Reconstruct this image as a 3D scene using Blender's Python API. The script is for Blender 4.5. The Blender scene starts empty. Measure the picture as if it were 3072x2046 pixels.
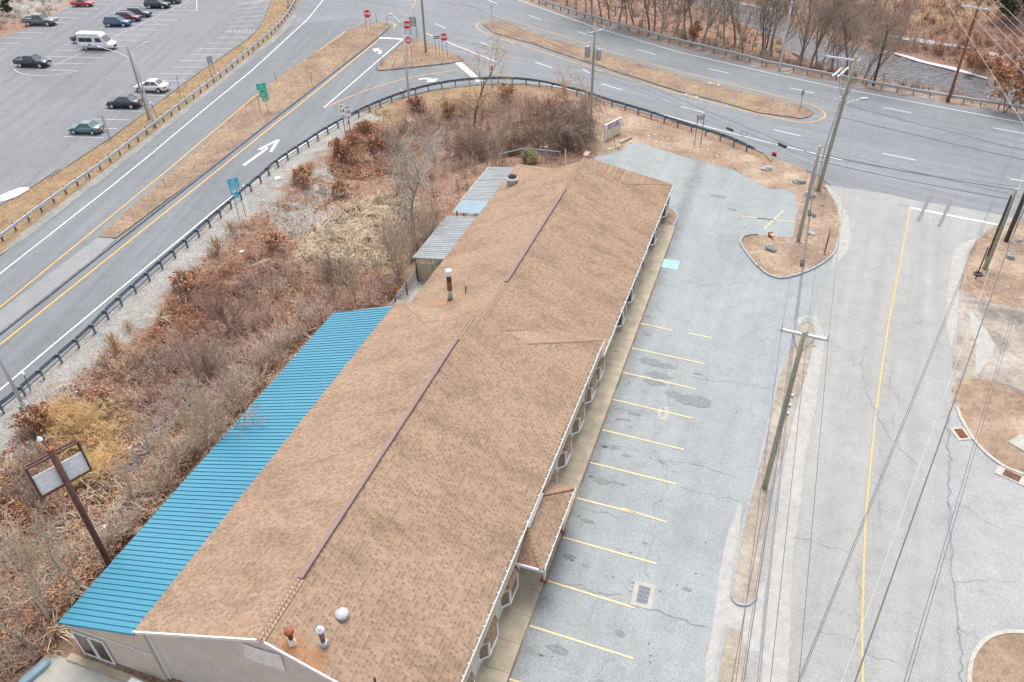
import bpy, math, random
import numpy as np
from mathutils import Vector, Matrix
from mathutils.geometry import tessellate_polygon
random.seed(7); RNG = np.random.default_rng(7)
SC = bpy.context.scene; COL = SC.collection
R_ = math.radians
# ---------------------------------------------------------------- camera
H = 36.0
FPX, PITCH, ROLL, YAW = 2408.55, R_(37.64986), R_(-1.30676), R_(-19.94737)
def _cam():
    cy, sy = math.cos(YAW), math.sin(YAW)
    fw = Vector((sy*math.cos(PITCH), cy*math.cos(PITCH), -math.sin(PITCH)))
    rt = Vector((cy, -sy, 0)); up = rt.cross(fw)
    return (rt*math.cos(ROLL)+up*math.sin(ROLL), up*math.cos(ROLL)-rt*math.sin(ROLL), fw)
CR, CU, CF = _cam()
cd = bpy.data.cameras.new('camera'); cam = bpy.data.objects.new('camera', cd); COL.objects.link(cam)
cam.matrix_world = Matrix(((CR.x, CU.x, -CF.x, 0), (CR.y, CU.y, -CF.y, 0), (CR.z, CU.z, -CF.z, H), (0, 0, 0, 1)))
cd.sensor_width = 36; cd.lens = FPX/3072*36; cd.clip_end = 6000; cd.clip_start = 0.5
SC.camera = cam
# ---------------------------------------------------------------- light
W = bpy.data.worlds.new("World"); SC.world = W; W.use_nodes = True
nt = W.node_tree; bg = nt.nodes['Background']
sky = nt.nodes.new('ShaderNodeTexSky'); sky.sky_type = 'NISHITA'; sky.sun_disc = False
SUN_EL, SUN_AZ = R_(67), R_(340)
sky.sun_elevation = SUN_EL; sky.sun_rotation = SUN_AZ; sky.dust_density = 4; sky.air_density = 1.0
hs = nt.nodes.new('ShaderNodeHueSaturation'); hs.inputs['Saturation'].default_value = 0.36
nt.links.new(sky.outputs[0], hs.inputs['Color']); nt.links.new(hs.outputs[0], bg.inputs[0])
bg.inputs[1].default_value = 0.15
sl = bpy.data.lights.new('sun', 'SUN'); sl.energy = 1.35; sl.angle = R_(40); sl.color = (1, .955, .9)
so = bpy.data.objects.new('sun', sl); COL.objects.link(so)
sd = Vector((math.sin(SUN_AZ)*math.cos(SUN_EL), math.cos(SUN_AZ)*math.cos(SUN_EL), math.sin(SUN_EL)))
so.rotation_euler = sd.to_track_quat('Z', 'Y').to_euler(); so.location = (0, 0, 80)
SC.view_settings.view_transform = 'Standard'; SC.view_settings.look = 'None'
SC.view_settings.exposure = 0.95; SC.view_settings.gamma = 1
# ---------------------------------------------------------------- picture measurements -> places
def ray(p):
    return CF*FPX + CR*(p[0]-1536) - CU*(p[1]-1023)
def at(p, z=0.0):
    d = ray(p); t = (z-H)/d.z
    return Vector((d.x*t, d.y*t, z))
def at_y(p, y):
    d = ray(p); t = y/d.y
    return Vector((d.x*t, y, H+d.z*t))
def at_plane(p, o, n):
    d = ray(p); C = Vector((0, 0, H)); t = (Vector(o)-C).dot(Vector(n))/d.dot(Vector(n))
    return C+d*t
def proj(P):
    d = Vector(P)-Vector((0, 0, H)); w = d.dot(CF)
    return (1536+FPX*d.dot(CR)/w, 1023-FPX*d.dot(CU)/w)
def Z(ox, oy, *v):
    return [(ox+v[i]/2.904, oy+v[i+1]/2.904) for i in range(0, len(v), 2)]
def OV(*v):
    return [(v[i]*1.305, v[i+1]*1.305) for i in range(0, len(v), 2)]
def z1(ox, oy, x, y): return (ox+x/2.904, oy+y/2.904)
def hgt(b, t):      # height of a post on base point b whose top is seen at t
    lo, hi = 0.0, 40.0
    for _ in range(40):
        m = (lo+hi)/2
        if proj(b+Vector((0, 0, m)))[1] > t[1]: lo = m
        else: hi = m
    return lo
def facing(b, off=0):   # rotation so that local -Y looks to the viewer's side of the scene
    return math.atan2(b.x, -b.y) + R_(off) if False else math.atan2(-b.y, -b.x)+math.pi/2+R_(off)
# ---------------------------------------------------------------- materials
MATS = {}
def newmat(name, base=(.5, .5, .5), rough=.8, metal=0.0, spec=.5):
    m = bpy.data.materials.new(name); m.use_nodes = True
    b = m.node_tree.nodes['Principled BSDF']
    b.inputs['Base Color'].default_value = (*base, 1); b.inputs['Roughness'].default_value = rough
    b.inputs['Metallic'].default_value = metal; b.inputs['Specular IOR Level'].default_value = spec
    MATS[name] = m
    return m
class N:
    def __init__(s, m): s.t = m.node_tree; s.b = s.t.nodes['Principled BSDF']; s.tc = s.t.nodes.new('ShaderNodeTexCoord')
    def link(s, a, b): s.t.links.new(a, b)
    def mapc(s, scale=(1, 1, 1), rot=(0, 0, 0), src='Object'):
        mp = s.t.nodes.new('ShaderNodeMapping'); mp.inputs['Scale'].default_value = scale; mp.inputs['Rotation'].default_value = rot
        s.link(s.tc.outputs[src], mp.inputs[0]); return mp.outputs[0]
    def mapt(s, ang, along, across):      # stretched coordinates running along a direction
        mp = s.t.nodes.new('ShaderNodeMapping'); mp.vector_type = 'TEXTURE'; mp.inputs['Rotation'].default_value = (0, 0, R_(ang)); mp.inputs['Scale'].default_value = (along, across, 1)
        s.link(s.tc.outputs['Object'], mp.inputs[0]); return mp.outputs[0]
    def noise(s, scale, detail=4, rough=.6, vec=None, dist=0):
        n = s.t.nodes.new('ShaderNodeTexNoise'); n.inputs['Scale'].default_value = scale
        n.inputs['Detail'].default_value = detail; n.inputs['Roughness'].default_value = rough
        n.inputs['Distortion'].default_value = dist
        s.link(vec or s.tc.outputs['Object'], n.inputs['Vector']); return n.outputs[0]
    def vor(s, scale, feature='F1', vec=None, out=0, rnd=1):
        n = s.t.nodes.new('ShaderNodeTexVoronoi'); n.feature = feature; n.inputs['Scale'].default_value = scale
        n.inputs['Randomness'].default_value = rnd
        s.link(vec or s.tc.outputs['Object'], n.inputs['Vector']); return n.outputs[out]
    def ramp(s, src, stops):
        r = s.t.nodes.new('ShaderNodeValToRGB'); el = r.color_ramp.elements
        while len(el) < len(stops): el.new(.5)
        for e, (p, c) in zip(el, stops):
            e.position = p; e.color = (*c, 1) if not isinstance(c, (int, float)) else (c, c, c, 1)
        s.link(src, r.inputs[0]); return r.outputs[0]
    def mix(s, fac, a, b, mode='MIX'):
        m = s.t.nodes.new('ShaderNodeMix'); m.data_type = 'RGBA'; m.blend_type = mode
        for v, i in ((fac, 0), (a, 6), (b, 7)):
            if isinstance(v, (int, float)): m.inputs[i].default_value = v if i == 0 else (v, v, v, 1)
            elif isinstance(v, tuple): m.inputs[i].default_value = (*v, 1)
            else: s.link(v, m.inputs[i])
        return m.outputs[2]
    def math(s, op, a, b=0.0):
        m = s.t.nodes.new('ShaderNodeMath'); m.operation = op
        for v, i in ((a, 0), (b, 1)):
            if isinstance(v, (int, float)): m.inputs[i].default_value = v
            else: s.link(v, m.inputs[i])
        return m.outputs[0]
    def attr(s, name):
        a = s.t.nodes.new('ShaderNodeAttribute'); a.attribute_name = name; return a.outputs[0]
    def sep(s, c):
        a = s.t.nodes.new('ShaderNodeSeparateColor'); s.link(c, a.inputs[0]); return a.outputs
    def col(s, c): s.link(c, s.b.inputs['Base Color'])
    def bump(s, h, strength=.3, dist=.02):
        b = s.t.nodes.new('ShaderNodeBump'); b.inputs['Strength'].default_value = strength; b.inputs['Distance'].default_value = dist
        s.link(h, b.inputs['Height']); s.link(b.outputs[0], s.b.inputs['Normal'])
def sc(c, k): return tuple(x*k for x in c)
def varied(name, base, rough=.8, amt=.25, scale=3, metal=0, bump=0, fine=0, spec=.5):
    m = newmat(name, base, rough, metal, spec); n = N(m)
    a = n.ramp(n.noise(scale, 5, .65), [(.3, sc(base, 1-amt)), (.7, sc(base, 1+amt))])
    if fine: a = n.mix(.6, a, n.ramp(n.noise(fine, 2), [(.3, 1-.5*amt), (.7, 1.0)]), 'MULTIPLY')
    n.col(a)
    if bump: n.bump(n.noise(scale*6, 4), bump)
    return m
def asphalt(name, base, patch=.12, grain=.25, streak=None, crack=0, crackscale=.16, tint=(1, 1, 1)):
    m = newmat(name, base, .93, 0, .25); n = N(m)
    big = n.ramp(n.noise(.07, 5, .6), [(.3, sc(base, 1-patch)), (.7, sc(base, 1+patch))])
    mid = n.ramp(n.noise(.8, 6, .75), [(.3, .88), (.5, 1.0), (.7, 1.08)])
    c = n.mix(1, big, mid, 'MULTIPLY')
    g = n.ramp(n.noise(17, 3, .9), [(.38, 1-grain), (.5, 1.0), (.62, 1+grain)])
    c = n.mix(1, c, g, 'MULTIPLY')
    if streak:
        s = n.noise(1, 4, .55, n.mapt(streak[0], 26, streak[1]))
        c = n.mix(1, c, n.ramp(s, [(.34, 1-streak[2]), (.5, 1.0), (.66, 1+streak[2])]), 'MULTIPLY')
    if name == 'asphalt_lot':      # darker band where the stalls meet the walk, fading outward
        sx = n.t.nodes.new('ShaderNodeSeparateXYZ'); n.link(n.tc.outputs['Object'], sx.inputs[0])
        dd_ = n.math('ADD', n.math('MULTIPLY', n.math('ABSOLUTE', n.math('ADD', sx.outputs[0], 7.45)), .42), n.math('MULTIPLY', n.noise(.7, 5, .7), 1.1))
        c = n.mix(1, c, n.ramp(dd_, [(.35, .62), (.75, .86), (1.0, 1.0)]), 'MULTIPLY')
    st = n.ramp(n.noise(.55, 3, .5, n.mapc((1, 1.6, 1))), [(.66, 1.0), (.74, .74)])
    c = n.mix(.55, c, st, 'MULTIPLY')
    n.col(c); n.bump(n.noise(40, 3), .15, .01)
    return m
asphalt('asphalt_dark', (.178, .190, .202), .08, .16, (-14.6, .95, .10))
asphalt('asphalt_ramp', (.158, .169, .179), .08, .16, (102, .95, .10))
asphalt('asphalt_parking', (.172, .178, .188), .1, .14, (108, 1.1, .10), .5, .05)
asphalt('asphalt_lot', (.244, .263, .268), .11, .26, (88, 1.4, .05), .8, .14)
asphalt('asphalt_road', (.272, .273, .265), .08, .24, (85.4, 1.0, .06), .7, .17)
asphalt('asphalt_side', (.276, .277, .281), .10, .24, None, .8, .22)
asphalt('asphalt_old', (.225, .230, .235), .12, .15, None, .8, .12)
m = newmat('sand', (.36, .345, .32), .95, 0, .2); n = N(m)
k = n.ramp(n.noise(1.6, 6, .75), [(.3, (.285, .28, .27)), (.5, (.335, .325, .305)), (.7, (.40, .385, .355))])
n.col(n.mix(1, k, n.ramp(n.noise(22, 3, .8), [(.3, .85), (.7, 1.12)]), 'MULTIPLY'))
varied('paint_white', (.58, .59, .585), .6, .10, 4)
varied('paint_yellow', (.60, .33, .075), .6, .15, 4)
varied('paint_stall', (.53, .42, .23), .6, .14, 3)
varied('paint_white_old', (.43, .42, .42), .7, .22, 2)
varied('paint_centre', (.52, .325, .115), .7, .25, 7)
varied('paint_faded', (.39, .34, .25), .8, .25, 6)
varied('paint_blue', (.24, .45, .54), .6, .12, 3)
varied('tar', (.06, .063, .067), .9, .3, 3)
varied('crack', (.185, .195, .20), .9, .2, 5)
varied('stain', (.125, .132, .136), .6, .25, 5)
varied('stain_lot', (.165, .176, .18), .85, .25, 5)
varied('concrete', (.37, .315, .235), .9, .22, 1.2, bump=.2, fine=30)
varied('concrete_light', (.34, .33, .295), .9, .18, 1.2, bump=.2, fine=30)
varied('kerb', (.26, .28, .29), .9, .2, 3, bump=.2)
varied('kerb_light', (.36, .345, .31), .9, .2, 3, bump=.2)
varied('bitumen_kerb', (.12, .125, .135), .9, .25, 3, bump=.2)
def dirtmat(name, a, b, c, bits=.02):
    m = newmat(name, a, .97, 0, .2); n = N(m)
    k = n.ramp(n.noise(.28, 6, .62), [(.34, b), (.5, a), (.68, c)])
    k = n.mix(.9, k, n.ramp(n.noise(2.2, 6, .75), [(.3, .62), (.5, 1.0), (.72, 1.25)]), 'MULTIPLY')
    k = n.mix(.9, k, n.ramp(n.noise(14, 5, .8), [(.3, .5), (.5, 1.0), (.75, 1.4)]), 'MULTIPLY')
    sp = n.ramp(n.vor(6, 'F1'), [(bits, 1.0), (bits+.01, .0)])
    k = n.mix(sp, k, (.55, .53, .5)); n.col(k); n.bump(n.noise(12, 6, .8), .6, .05)
    return m
dirtmat('median_grass', (.245, .175, .125), (.185, .13, .095), (.31, .23, .155))
dirtmat('dirt', (.285, .205, .15), (.215, .155, .11), (.38, .30, .225))
dirtmat('dirt_pale', (.31, .265, .215), (.25, .21, .17), (.38, .34, .285), .05)
dirtmat('dirt_grey', (.28, .245, .215), (.15, .135, .12), (.40, .36, .32), .04)
dirtmat('shoulder', (.23, .228, .215), (.195, .195, .19), (.275, .265, .24), .01)
dirtmat('dirt_dark', (.20, .165, .14), (.13, .11, .095), (.29, .25, .21), .03)
# terrain: vertex weights r=gravel g=leaf litter b=dry grass, rest dirt
m = newmat('terrain', (.2, .15, .1), .97, 0, .2); n = N(m)
grit = n.ramp(n.noise(9, 6, .85), [(.36, (.11, .105, .09)), (.5, (.28, .27, .25)), (.6, (.44, .42, .40)), (.7, (.66, .64, .61))])
leaf = n.ramp(n.noise(7, 6, .8), [(.33, (.10, .065, .048)), (.47, (.22, .135, .095)), (.56, (.32, .21, .155)), (.68, (.46, .34, .265))])
gras = n.ramp(n.noise(5, 6, .8, n.mapc((1, 3, 1), (0, 0, .6))), [(.3, (.12, .08, .045)), (.5, (.27, .185, .11)), (.68, (.42, .31, .20))])
dirt = n.ramp(n.noise(1.2, 8, .78), [(.3, (.13, .09, .06)), (.5, (.26, .18, .12)), (.7, (.40, .30, .20))])
ws = n.sep(n.attr('zone')); wob = n.noise(.8, 5, .75)
def wt(o): return n.ramp(n.math('ADD', o, n.math('MULTIPLY', n.math('SUBTRACT', wob, .5), .8)), [(.38, 0.0), (.62, 1.0)])
k = n.mix(wt(ws[2]), dirt, gras); k = n.mix(wt(ws[1]), k, leaf); k = n.mix(wt(ws[0]), k, grit)
k = n.mix(.7, k, n.ramp(n.noise(.5, 5, .7), [(.3, .62), (.7, 1.2)]), 'MULTIPLY')
n.col(k); n.bump(n.noise(10, 6, .85), .8, .08)
def shingles(name, base):
    m = newmat(name, base, .92, 0, .2); n = N(m)
    b = n.t.nodes.new('ShaderNodeTexBrick'); n.link(n.tc.outputs['UV'], b.inputs['Vector'])
    b.offset = .5; b.offset_frequency = 2; b.inputs['Scale'].default_value = 1
    b.inputs['Brick Width'].default_value = .135; b.inputs['Row Height'].default_value = .19
    b.inputs['Mortar Size'].default_value = .014; b.inputs['Mortar Smooth'].default_value = .3; b.inputs['Bias'].default_value = .0
    b.inputs['Color1'].default_value = (*sc(base, 1.12), 1); b.inputs['Color2'].default_value = (*sc(base, .62), 1)
    b.inputs['Mortar'].default_value = (*sc(base, 1.02), 1)
    c = b.outputs[0]
    sx_ = n.t.nodes.new('ShaderNodeSeparateXYZ'); n.link(n.tc.outputs['UV'], sx_.inputs[0])
    fr_ = n.math('FRACT', n.math('DIVIDE', sx_.outputs[1], .19))
    strip = n.ramp(fr_, [(.0, .0), (.06, .0), (.08, 1.0), (.20, 1.0), (.26, .0)])
    c = n.mix(n.math('MULTIPLY', strip, .6), c, sc(base, 1.14))
    b2 = b
    w = n.ramp(n.noise(1, 5, .65, n.mapc((.16, .55, .5), (0, 0, .5))), [(.34, (.79, .78, .79)), (.52, (1, 1, 1)), (.7, (1.05, 1.04, 1.02))])
    c = n.mix(1, c, w, 'MULTIPLY')
    bl = n.ramp(n.noise(1.3, 5, .7), [(.3, .93), (.6, 1.02)]); c = n.mix(1, c, bl, 'MULTIPLY')
    gr = n.ramp(n.noise(60, 2), [(.3, .85), (.7, 1.12)]); c = n.mix(1, c, gr, 'MULTIPLY')
    # rust wash below the two stacks
    for (px, py, pz, r0, r1, k) in RUST:
        vm = n.t.nodes.new('ShaderNodeVectorMath'); vm.operation = 'DISTANCE'
        mp = n.mapc((1, 1, 1)); n.link(mp, vm.inputs[0]); vm.inputs[1].default_value = (px, py, pz)
        rf = n.ramp(n.math('ADD', n.math('DIVIDE', vm.outputs['Value'], r1), n.math('MULTIPLY', n.noise(2.2, 4), .6)), [(.3, k), (1.0, 0.0)])
        c = n.mix(rf, c, (.36, .13, .04))
    n.col(c); n.bump(strip, .35, .015)
    return m
RS = .42; XR = -15.95; NE, FE = 4.0, 2.6; NR, FR = NE+RS*7.39, FE+RS*7.39
def roofp(px, side, top): return at_plane(px, (XR, 0, top), (RS*side, 0, 1))
V1 = roofp(z1(760, 1506, 340, 1225), 1, NR); V2 = roofp(z1(760, 1506, 615, 1235), 1, NR); V3 = roofp(z1(760, 1506, 775, 985), 1, NR)
C1 = roofp(z1(760, 500, 1718, 1155), -1, FR); C2 = roofp(z1(760, 500, 1852, 1095), -1, FR); C3 = roofp(z1(1520, 500, 50, 148), -1, FR)
RUST = [(V1.x+.1, V1.y-.1, V1.z, 0, 1.0, .8), (V1.x+.9, V1.y-.6, V1.z-.4, 0, 1.3, .55), (V2.x+.1, V2.y-.5, V2.z, 0, .9, .35), (C1.x-.3, C1.y, C1.z-.1, 0, .7, .8), (C1.x-1.3, C1.y-.3, C1.z-.5, 0, 1.1, .45)]
shingles('shingle', (.292, .202, .141))
varied('ridge_cap', (.345, .235, .165), .9, .15, 4, bump=.2)
varied('ridge_vent', (.17, .10, .095), .55, .15, 6)
m = newmat('blue_metal', (.02, .26, .48), .38, .0, .6); n = N(m)
n.col(n.ramp(n.noise(.13, 3), [(.3, (.035, .195, .285)), (.7, (.05, .225, .315))]))
varied('blue_rib', (.012, .10, .20), .4, .1, 3)
m = newmat('grey_metal', (.3, .32, .33), .6, .1, .4); n = N(m)
n.col(n.ramp(n.noise(1, 6, .75, n.mapc((.25, 2.2, 1))), [(.3, (.15, .16, .165)), (.5, (.235, .25, .26)), (.7, (.30, .32, .335))]))
varied('bluegrey_metal', (.17, .26, .31), .5, .15, 2)
def siding(name, base, axis, per, dark=.75):
    m = newmat(name, base, .7); n = N(m)
    wv = n.t.nodes.new('ShaderNodeTexWave'); wv.bands_direction = axis; wv.wave_profile = 'SAW'
    wv.inputs['Scale'].default_value = 1/per*.5*math.pi/10*2*1.0
    n.link(n.tc.outputs['Object'], wv.inputs[0])
    c = n.ramp(wv.outputs[0], [(0, sc(base, dark*.8)), (.22, base), (1, base)])
    c = n.mix(.8, c, n.ramp(n.noise(.9, 5, .7), [(.3, .82), (.7, 1.08)]), 'MULTIPLY')
    n.col(c); n.bump(wv.outputs[0], .4, .02); return m
siding('siding_grey', (.66, .64, .60), 'Z', .11)
siding('siding_cream', (.60, .55, .46), 'X', .24)
siding('siding_tan', (.50, .42, .29), 'X', .2)
siding('fascia_beige', (.52, .44, .345), 'Y', .3)
varied('wall_white', (.55, .55, .50), .7, .15, 1)
varied('trim_white', (.74, .75, .76), .5, .08, 3)
varied('faded_panel', (.76, .77, .78), .6, .2, 5)
varied('galvanised', (.42, .45, .48), .45, .15, 6, metal=.5)
varied('galvanised_light', (.52, .56, .61), .5, .1, 5)
varied('galvanised_dark', (.17, .20, .235), .55, .2, 6, metal=.3)
varied('rail_bluegrey', (.13, .17, .205), .6, .2, 5)
varied('steel_grey', (.36, .38, .40), .5, .15, 5)
varied('light_pole', (.50, .53, .56), .45, .1, 5)
varied('wood_green', (.29, .29, .215), .9, .3, 6, bump=.4)
varied('wood_grey', (.36, .325, .275), .9, .3, 6, bump=.4)
varied('wood_brown', (.24, .095, .04), .85, .35, 4, bump=.4)
varied('wood_dark', (.075, .055, .05), .9, .4, 5, bump=.4)
varied('bark_pale', (.36, .31, .25), .95, .3, 5)
varied('bark_grey', (.33, .29, .255), .95, .35, 4)
varied('bark_lichen', (.37, .355, .305), .95, .3, 3)
varied('bark_dark', (.21, .17, .145), .95, .35, 4)
varied('twig_tan', (.42, .335, .25), .95, .25, 1)
varied('twig_grey', (.39, .315, .255), .95, .3, 1)
varied('twig_mauve', (.36, .255, .22), .95, .3, .6)
varied('twig_red', (.39, .225, .16), .95, .3, .6)
varied('twig_brown', (.29, .21, .165), .95, .3, .6)
varied('twig_yellow', (.52, .35, .17), .95, .25, .6)
varied('dead_grass', (.50, .405, .29), .95, .3, .5)
varied('dead_grass_orange', (.46, .31, .175), .95, .3, .5)
varied('leaf_russet', (.42, .215, .12), .9, .4, 2)
varied('leaf_brown', (.33, .20, .14), .9, .5, 1.5)
varied('evergreen', (.38, .34, .17), .9, .35, 2)
varied('evergreen_dark', (.07, .085, .045), .9, .35, 2)
varied('rust', (.24, .075, .035), .85, .4, 6)
varied('rust_dark', (.10, .045, .04), .85, .4, 6)
varied('black', (.02, .02, .022), .5, .2, 4)
varied('cable', (.09, .095, .115), .6, .1, 4)
varied('cable_pale', (.36, .38, .41), .5, .1, 4)
varied('porcelain', (.62, .68, .74), .3, .08, 4)
varied('rock', (.25, .26, .235), .95, .4, 5, bump=.8)
varied('rock_pale', (.34, .35, .36), .95, .3, 4, bump=.8)
varied('snow', (.80, .81, .84), .7, .08, 3, bump=.4)
varied('ice', (.36, .38, .43), .5, .15, 1, bump=.4)
varied('litter', (.72, .73, .75), .6, .15, 3)
for nm, c in dict(sign_red=(.72, .015, .03), sign_white=(.84, .85, .86), sign_green=(0, .47, .33), sign_blue=(.03, .50, .74),
                  sign_black=(.02, .02, .025), sign_orange=(.85, .32, .03), sign_back=(.38, .41, .43), sign_cream=(.68, .64, .50),
                  text_maroon=(.30, .02, .09), text_purple=(.10, .05, .25), cone_orange=(.80, .17, .03), tail_red=(.45, .015, .015),
                  lamp_clear=(.75, .78, .8), rubber=(.025, .025, .028), chrome=(.62, .64, .66)).items():
    newmat(nm, c, .5 if nm != 'chrome' else .25, .0 if nm != 'chrome' else .8)
newmat('glass_dark', (.03, .038, .045), .08, 0, .8)
newmat('glass_car', (.07, .09, .10), .12, 0, .8)
newmat('glass_bay', (.18, .12, .07), .15, 0, .8)
m = newmat('water', (.055, .055, .062), .12, 0, .6); n = N(m)
n.bump(n.noise(1.4, 5, .7, n.mapc((1, 2.2, 1), (0, 0, .4))), .9, .25)
n.col(n.ramp(n.noise(1.5, 6, .8, n.mapc((1, 2.6, 1), (0, 0, .4))), [(.4, (.03, .03, .036)), (.55, (.10, .10, .12)), (.68, (.30, .31, .36))]))
def carpaint(name, c):
    m = newmat(name, c, .3, .25, .6); m.node_tree.nodes['Principled BSDF'].inputs['Coat Weight'].default_value = .5; return m
# ---------------------------------------------------------------- mesh helpers
def mesh_obj(name, V, F, mat, parent=None, smooth=False, uv=None):
    me = bpy.data.meshes.new(name); me.from_pydata([tuple(v) for v in V], [], F)
    mats = mat if isinstance(mat, (list, tuple)) else [mat]
    for mm in mats: me.materials.append(MATS[mm])
    if smooth: me.polygons.foreach_set('use_smooth', [True]*len(me.polygons))
    o = bpy.data.objects.new(name, me); COL.objects.link(o)
    if parent: o.parent = parent
    return o
def tag(o, label=None, cat=None, group=None, kind=None):
    if label: o['label'] = label
    if cat: o['category'] = cat
    if group: o['group'] = group
    if kind: o['kind'] = kind
    return o
def empty(name, loc=(0, 0, 0), rz=0, label=None, cat=None, group=None):
    o = bpy.data.objects.new(name, None); COL.objects.link(o); o.location = loc; o.rotation_euler = (0, 0, rz)
    o.empty_display_size = .3
    return tag(o, label, cat, group)
class MB:
    def __init__(s): s.v = []; s.f = []
    def add(s, V, F):
        k = len(s.v); s.v += [Vector(v) for v in V]; s.f += [tuple(i+k for i in f) for f in F]; return s
    def box(s, c, d, rz=0, M=None):
        x, y, z = d[0]/2, d[1]/2, d[2]/2
        P = [Vector((i*x, j*y, k*z)) for k in (-1, 1) for j in (-1, 1) for i in (-1, 1)]
        Q = M if M else Matrix.Rotation(rz, 3, 'Z')
        return s.add([Q @ p + Vector(c) for p in P], [(0, 2, 3, 1), (4, 5, 7, 6), (0, 1, 5, 4), (2, 6, 7, 3), (0, 4, 6, 2), (1, 3, 7, 5)])
    def bar(s, a, b, w, h=None):      # box along a-b
        a, b = Vector(a), Vector(b); h = h or w; d = b-a; L = d.length
        if L < 1e-6: return s
        return s.box((a+b)/2, (L, w, h), M=d.to_track_quat('X', 'Z').to_matrix())
    def tube(s, pts, r, n=6, cap=True):
        pts = [Vector(p) for p in pts]; R = r if isinstance(r, (list, tuple)) else [r]*len(pts)
        k = len(s.v)
        for i, p in enumerate(pts):
            t = (pts[min(i+1, len(pts)-1)]-pts[max(i-1, 0)]).normalized()
            u = t.cross(Vector((0, 0, 1)) if abs(t.z) < .9 else Vector((1, 0, 0))).normalized(); w = t.cross(u)
            for j in range(n):
                a = 2*math.pi*j/n; s.v.append(p+(u*math.cos(a)+w*math.sin(a))*R[i])
        for i in range(len(pts)-1):
            for j in range(n):
                a, b = k+i*n+j, k+i*n+(j+1) % n
                s.f.append((a, b, b+n, a+n))
        if cap:
            s.f.append(tuple(k+j for j in range(n-1, -1, -1))); s.f.append(tuple(k+(len(pts)-1)*n+j for j in range(n)))
        return s
    def lathe(s, prof, c=(0, 0, 0), n=16, M=None):
        k = len(s.v); c = Vector(c)
        for r, z in prof:
            for j in range(n):
                a = 2*math.pi*j/n; p = Vector((r*math.cos(a), r*math.sin(a), z)); s.v.append((M @ p if M else p)+c)
        for i in range(len(prof)-1):
            for j in range(n):
                a, b = k+i*n+j, k+i*n+(j+1) % n
                s.f.append((a, b, b+n, a+n))
        s.f.append(tuple(k+j for j in range(n-1, -1, -1))); s.f.append(tuple(k+(len(prof)-1)*n+j for j in range(n)))
        return s
    def prism(s, poly, z0, z1):
        n = len(poly); k = len(s.v)
        s.v += [Vector((p[0], p[1], z0)) for p in poly]+[Vector((p[0], p[1], z1)) for p in poly]
        s.f += [(k+i, k+(i+1) % n, k+n+(i+1) % n, k+n+i) for i in range(n)]
        for t in tessellate_polygon([[Vector((p[0], p[1], 0)) for p in poly]]):
            s.f += [tuple(k+n+i for i in t)]
        return s
    def obj(s, name, mat, parent=None, smooth=False): return mesh_obj(name, s.v, s.f, mat, parent, smooth)
def sheet(name, poly, z, mat, parent=None, dens=None):
    P = [Vector((p[0], p[1], z)) for p in poly]
    T = tessellate_polygon([[Vector((p[0], p[1], 0)) for p in poly]])
    F = []
    for t in T:
        a, b, c = (P[i] for i in t)
        F.append(t if (b-a).cross(c-a).z > 0 else t[::-1])
    return mesh_obj(name, P, F, mat, parent)
def resample(pts, step):
    pts = [Vector(p) for p in pts]; out = [pts[0]]; acc = 0
    for a, b in zip(pts, pts[1:]):
        L = (b-a).length
        if L < 1e-9: continue
        t = step-acc
        while t <= L: out.append(a+(b-a)*(t/L)); t += step
        acc = L-(t-step)
    return out
def smooth_line(pts, it=2):
    pts = [Vector(p) for p in pts]
    for _ in range(it):
        q = [pts[0]]
        for a, b in zip(pts, pts[1:]): q += [a*.75+b*.25, a*.25+b*.75]
        q.append(pts[-1]); pts = q
    return pts
def ribbon(mb, pts, w, z):
    pts = [Vector((p[0], p[1], z)) for p in pts]; k = len(mb.v)
    for i, p in enumerate(pts):
        t = pts[min(i+1, len(pts)-1)]-pts[max(i-1, 0)]
        nrm = Vector((-t.y, t.x, 0)).normalized()
        ww = w[i] if isinstance(w, (list, tuple)) else w
        mb.v += [p-nrm*ww/2, p+nrm*ww/2]
    for i in range(len(pts)-1): mb.f.append((k+2*i, k+2*i+2, k+2*i+3, k+2*i+1))
def gp(pxs, z=0): return [at(p, z) for p in pxs]
def inside(x, y, poly):
    x = np.asarray(x); y = np.asarray(y); r = np.zeros(x.shape, bool)
    n_ = len(poly)
    for i in range(n_):
        x1, y1, x2, y2 = poly[i][0], poly[i][1], poly[(i+1) % n_][0], poly[(i+1) % n_][1]
        c = ((y1 > y) != (y2 > y)) & (x < (x2-x1)*(y-y1)/((y2-y1) if y2 != y1 else 1e-9)+x1); r ^= c
    return r
def dist(x, y, pl, closed=False):
    d = np.full(np.shape(x), 1e9); P = list(pl)+([pl[0]] if closed else [])
    for a, b in zip(P, P[1:]):
        ax, ay, bx, by = a[0], a[1], b[0], b[1]; L = (bx-ax)**2+(by-ay)**2+1e-12
        t = np.clip(((x-ax)*(bx-ax)+(y-ay)*(by-ay))/L, 0, 1)
        d = np.minimum(d, np.hypot(x-ax-t*(bx-ax), y-ay-t*(by-ay)))
    return d
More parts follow.
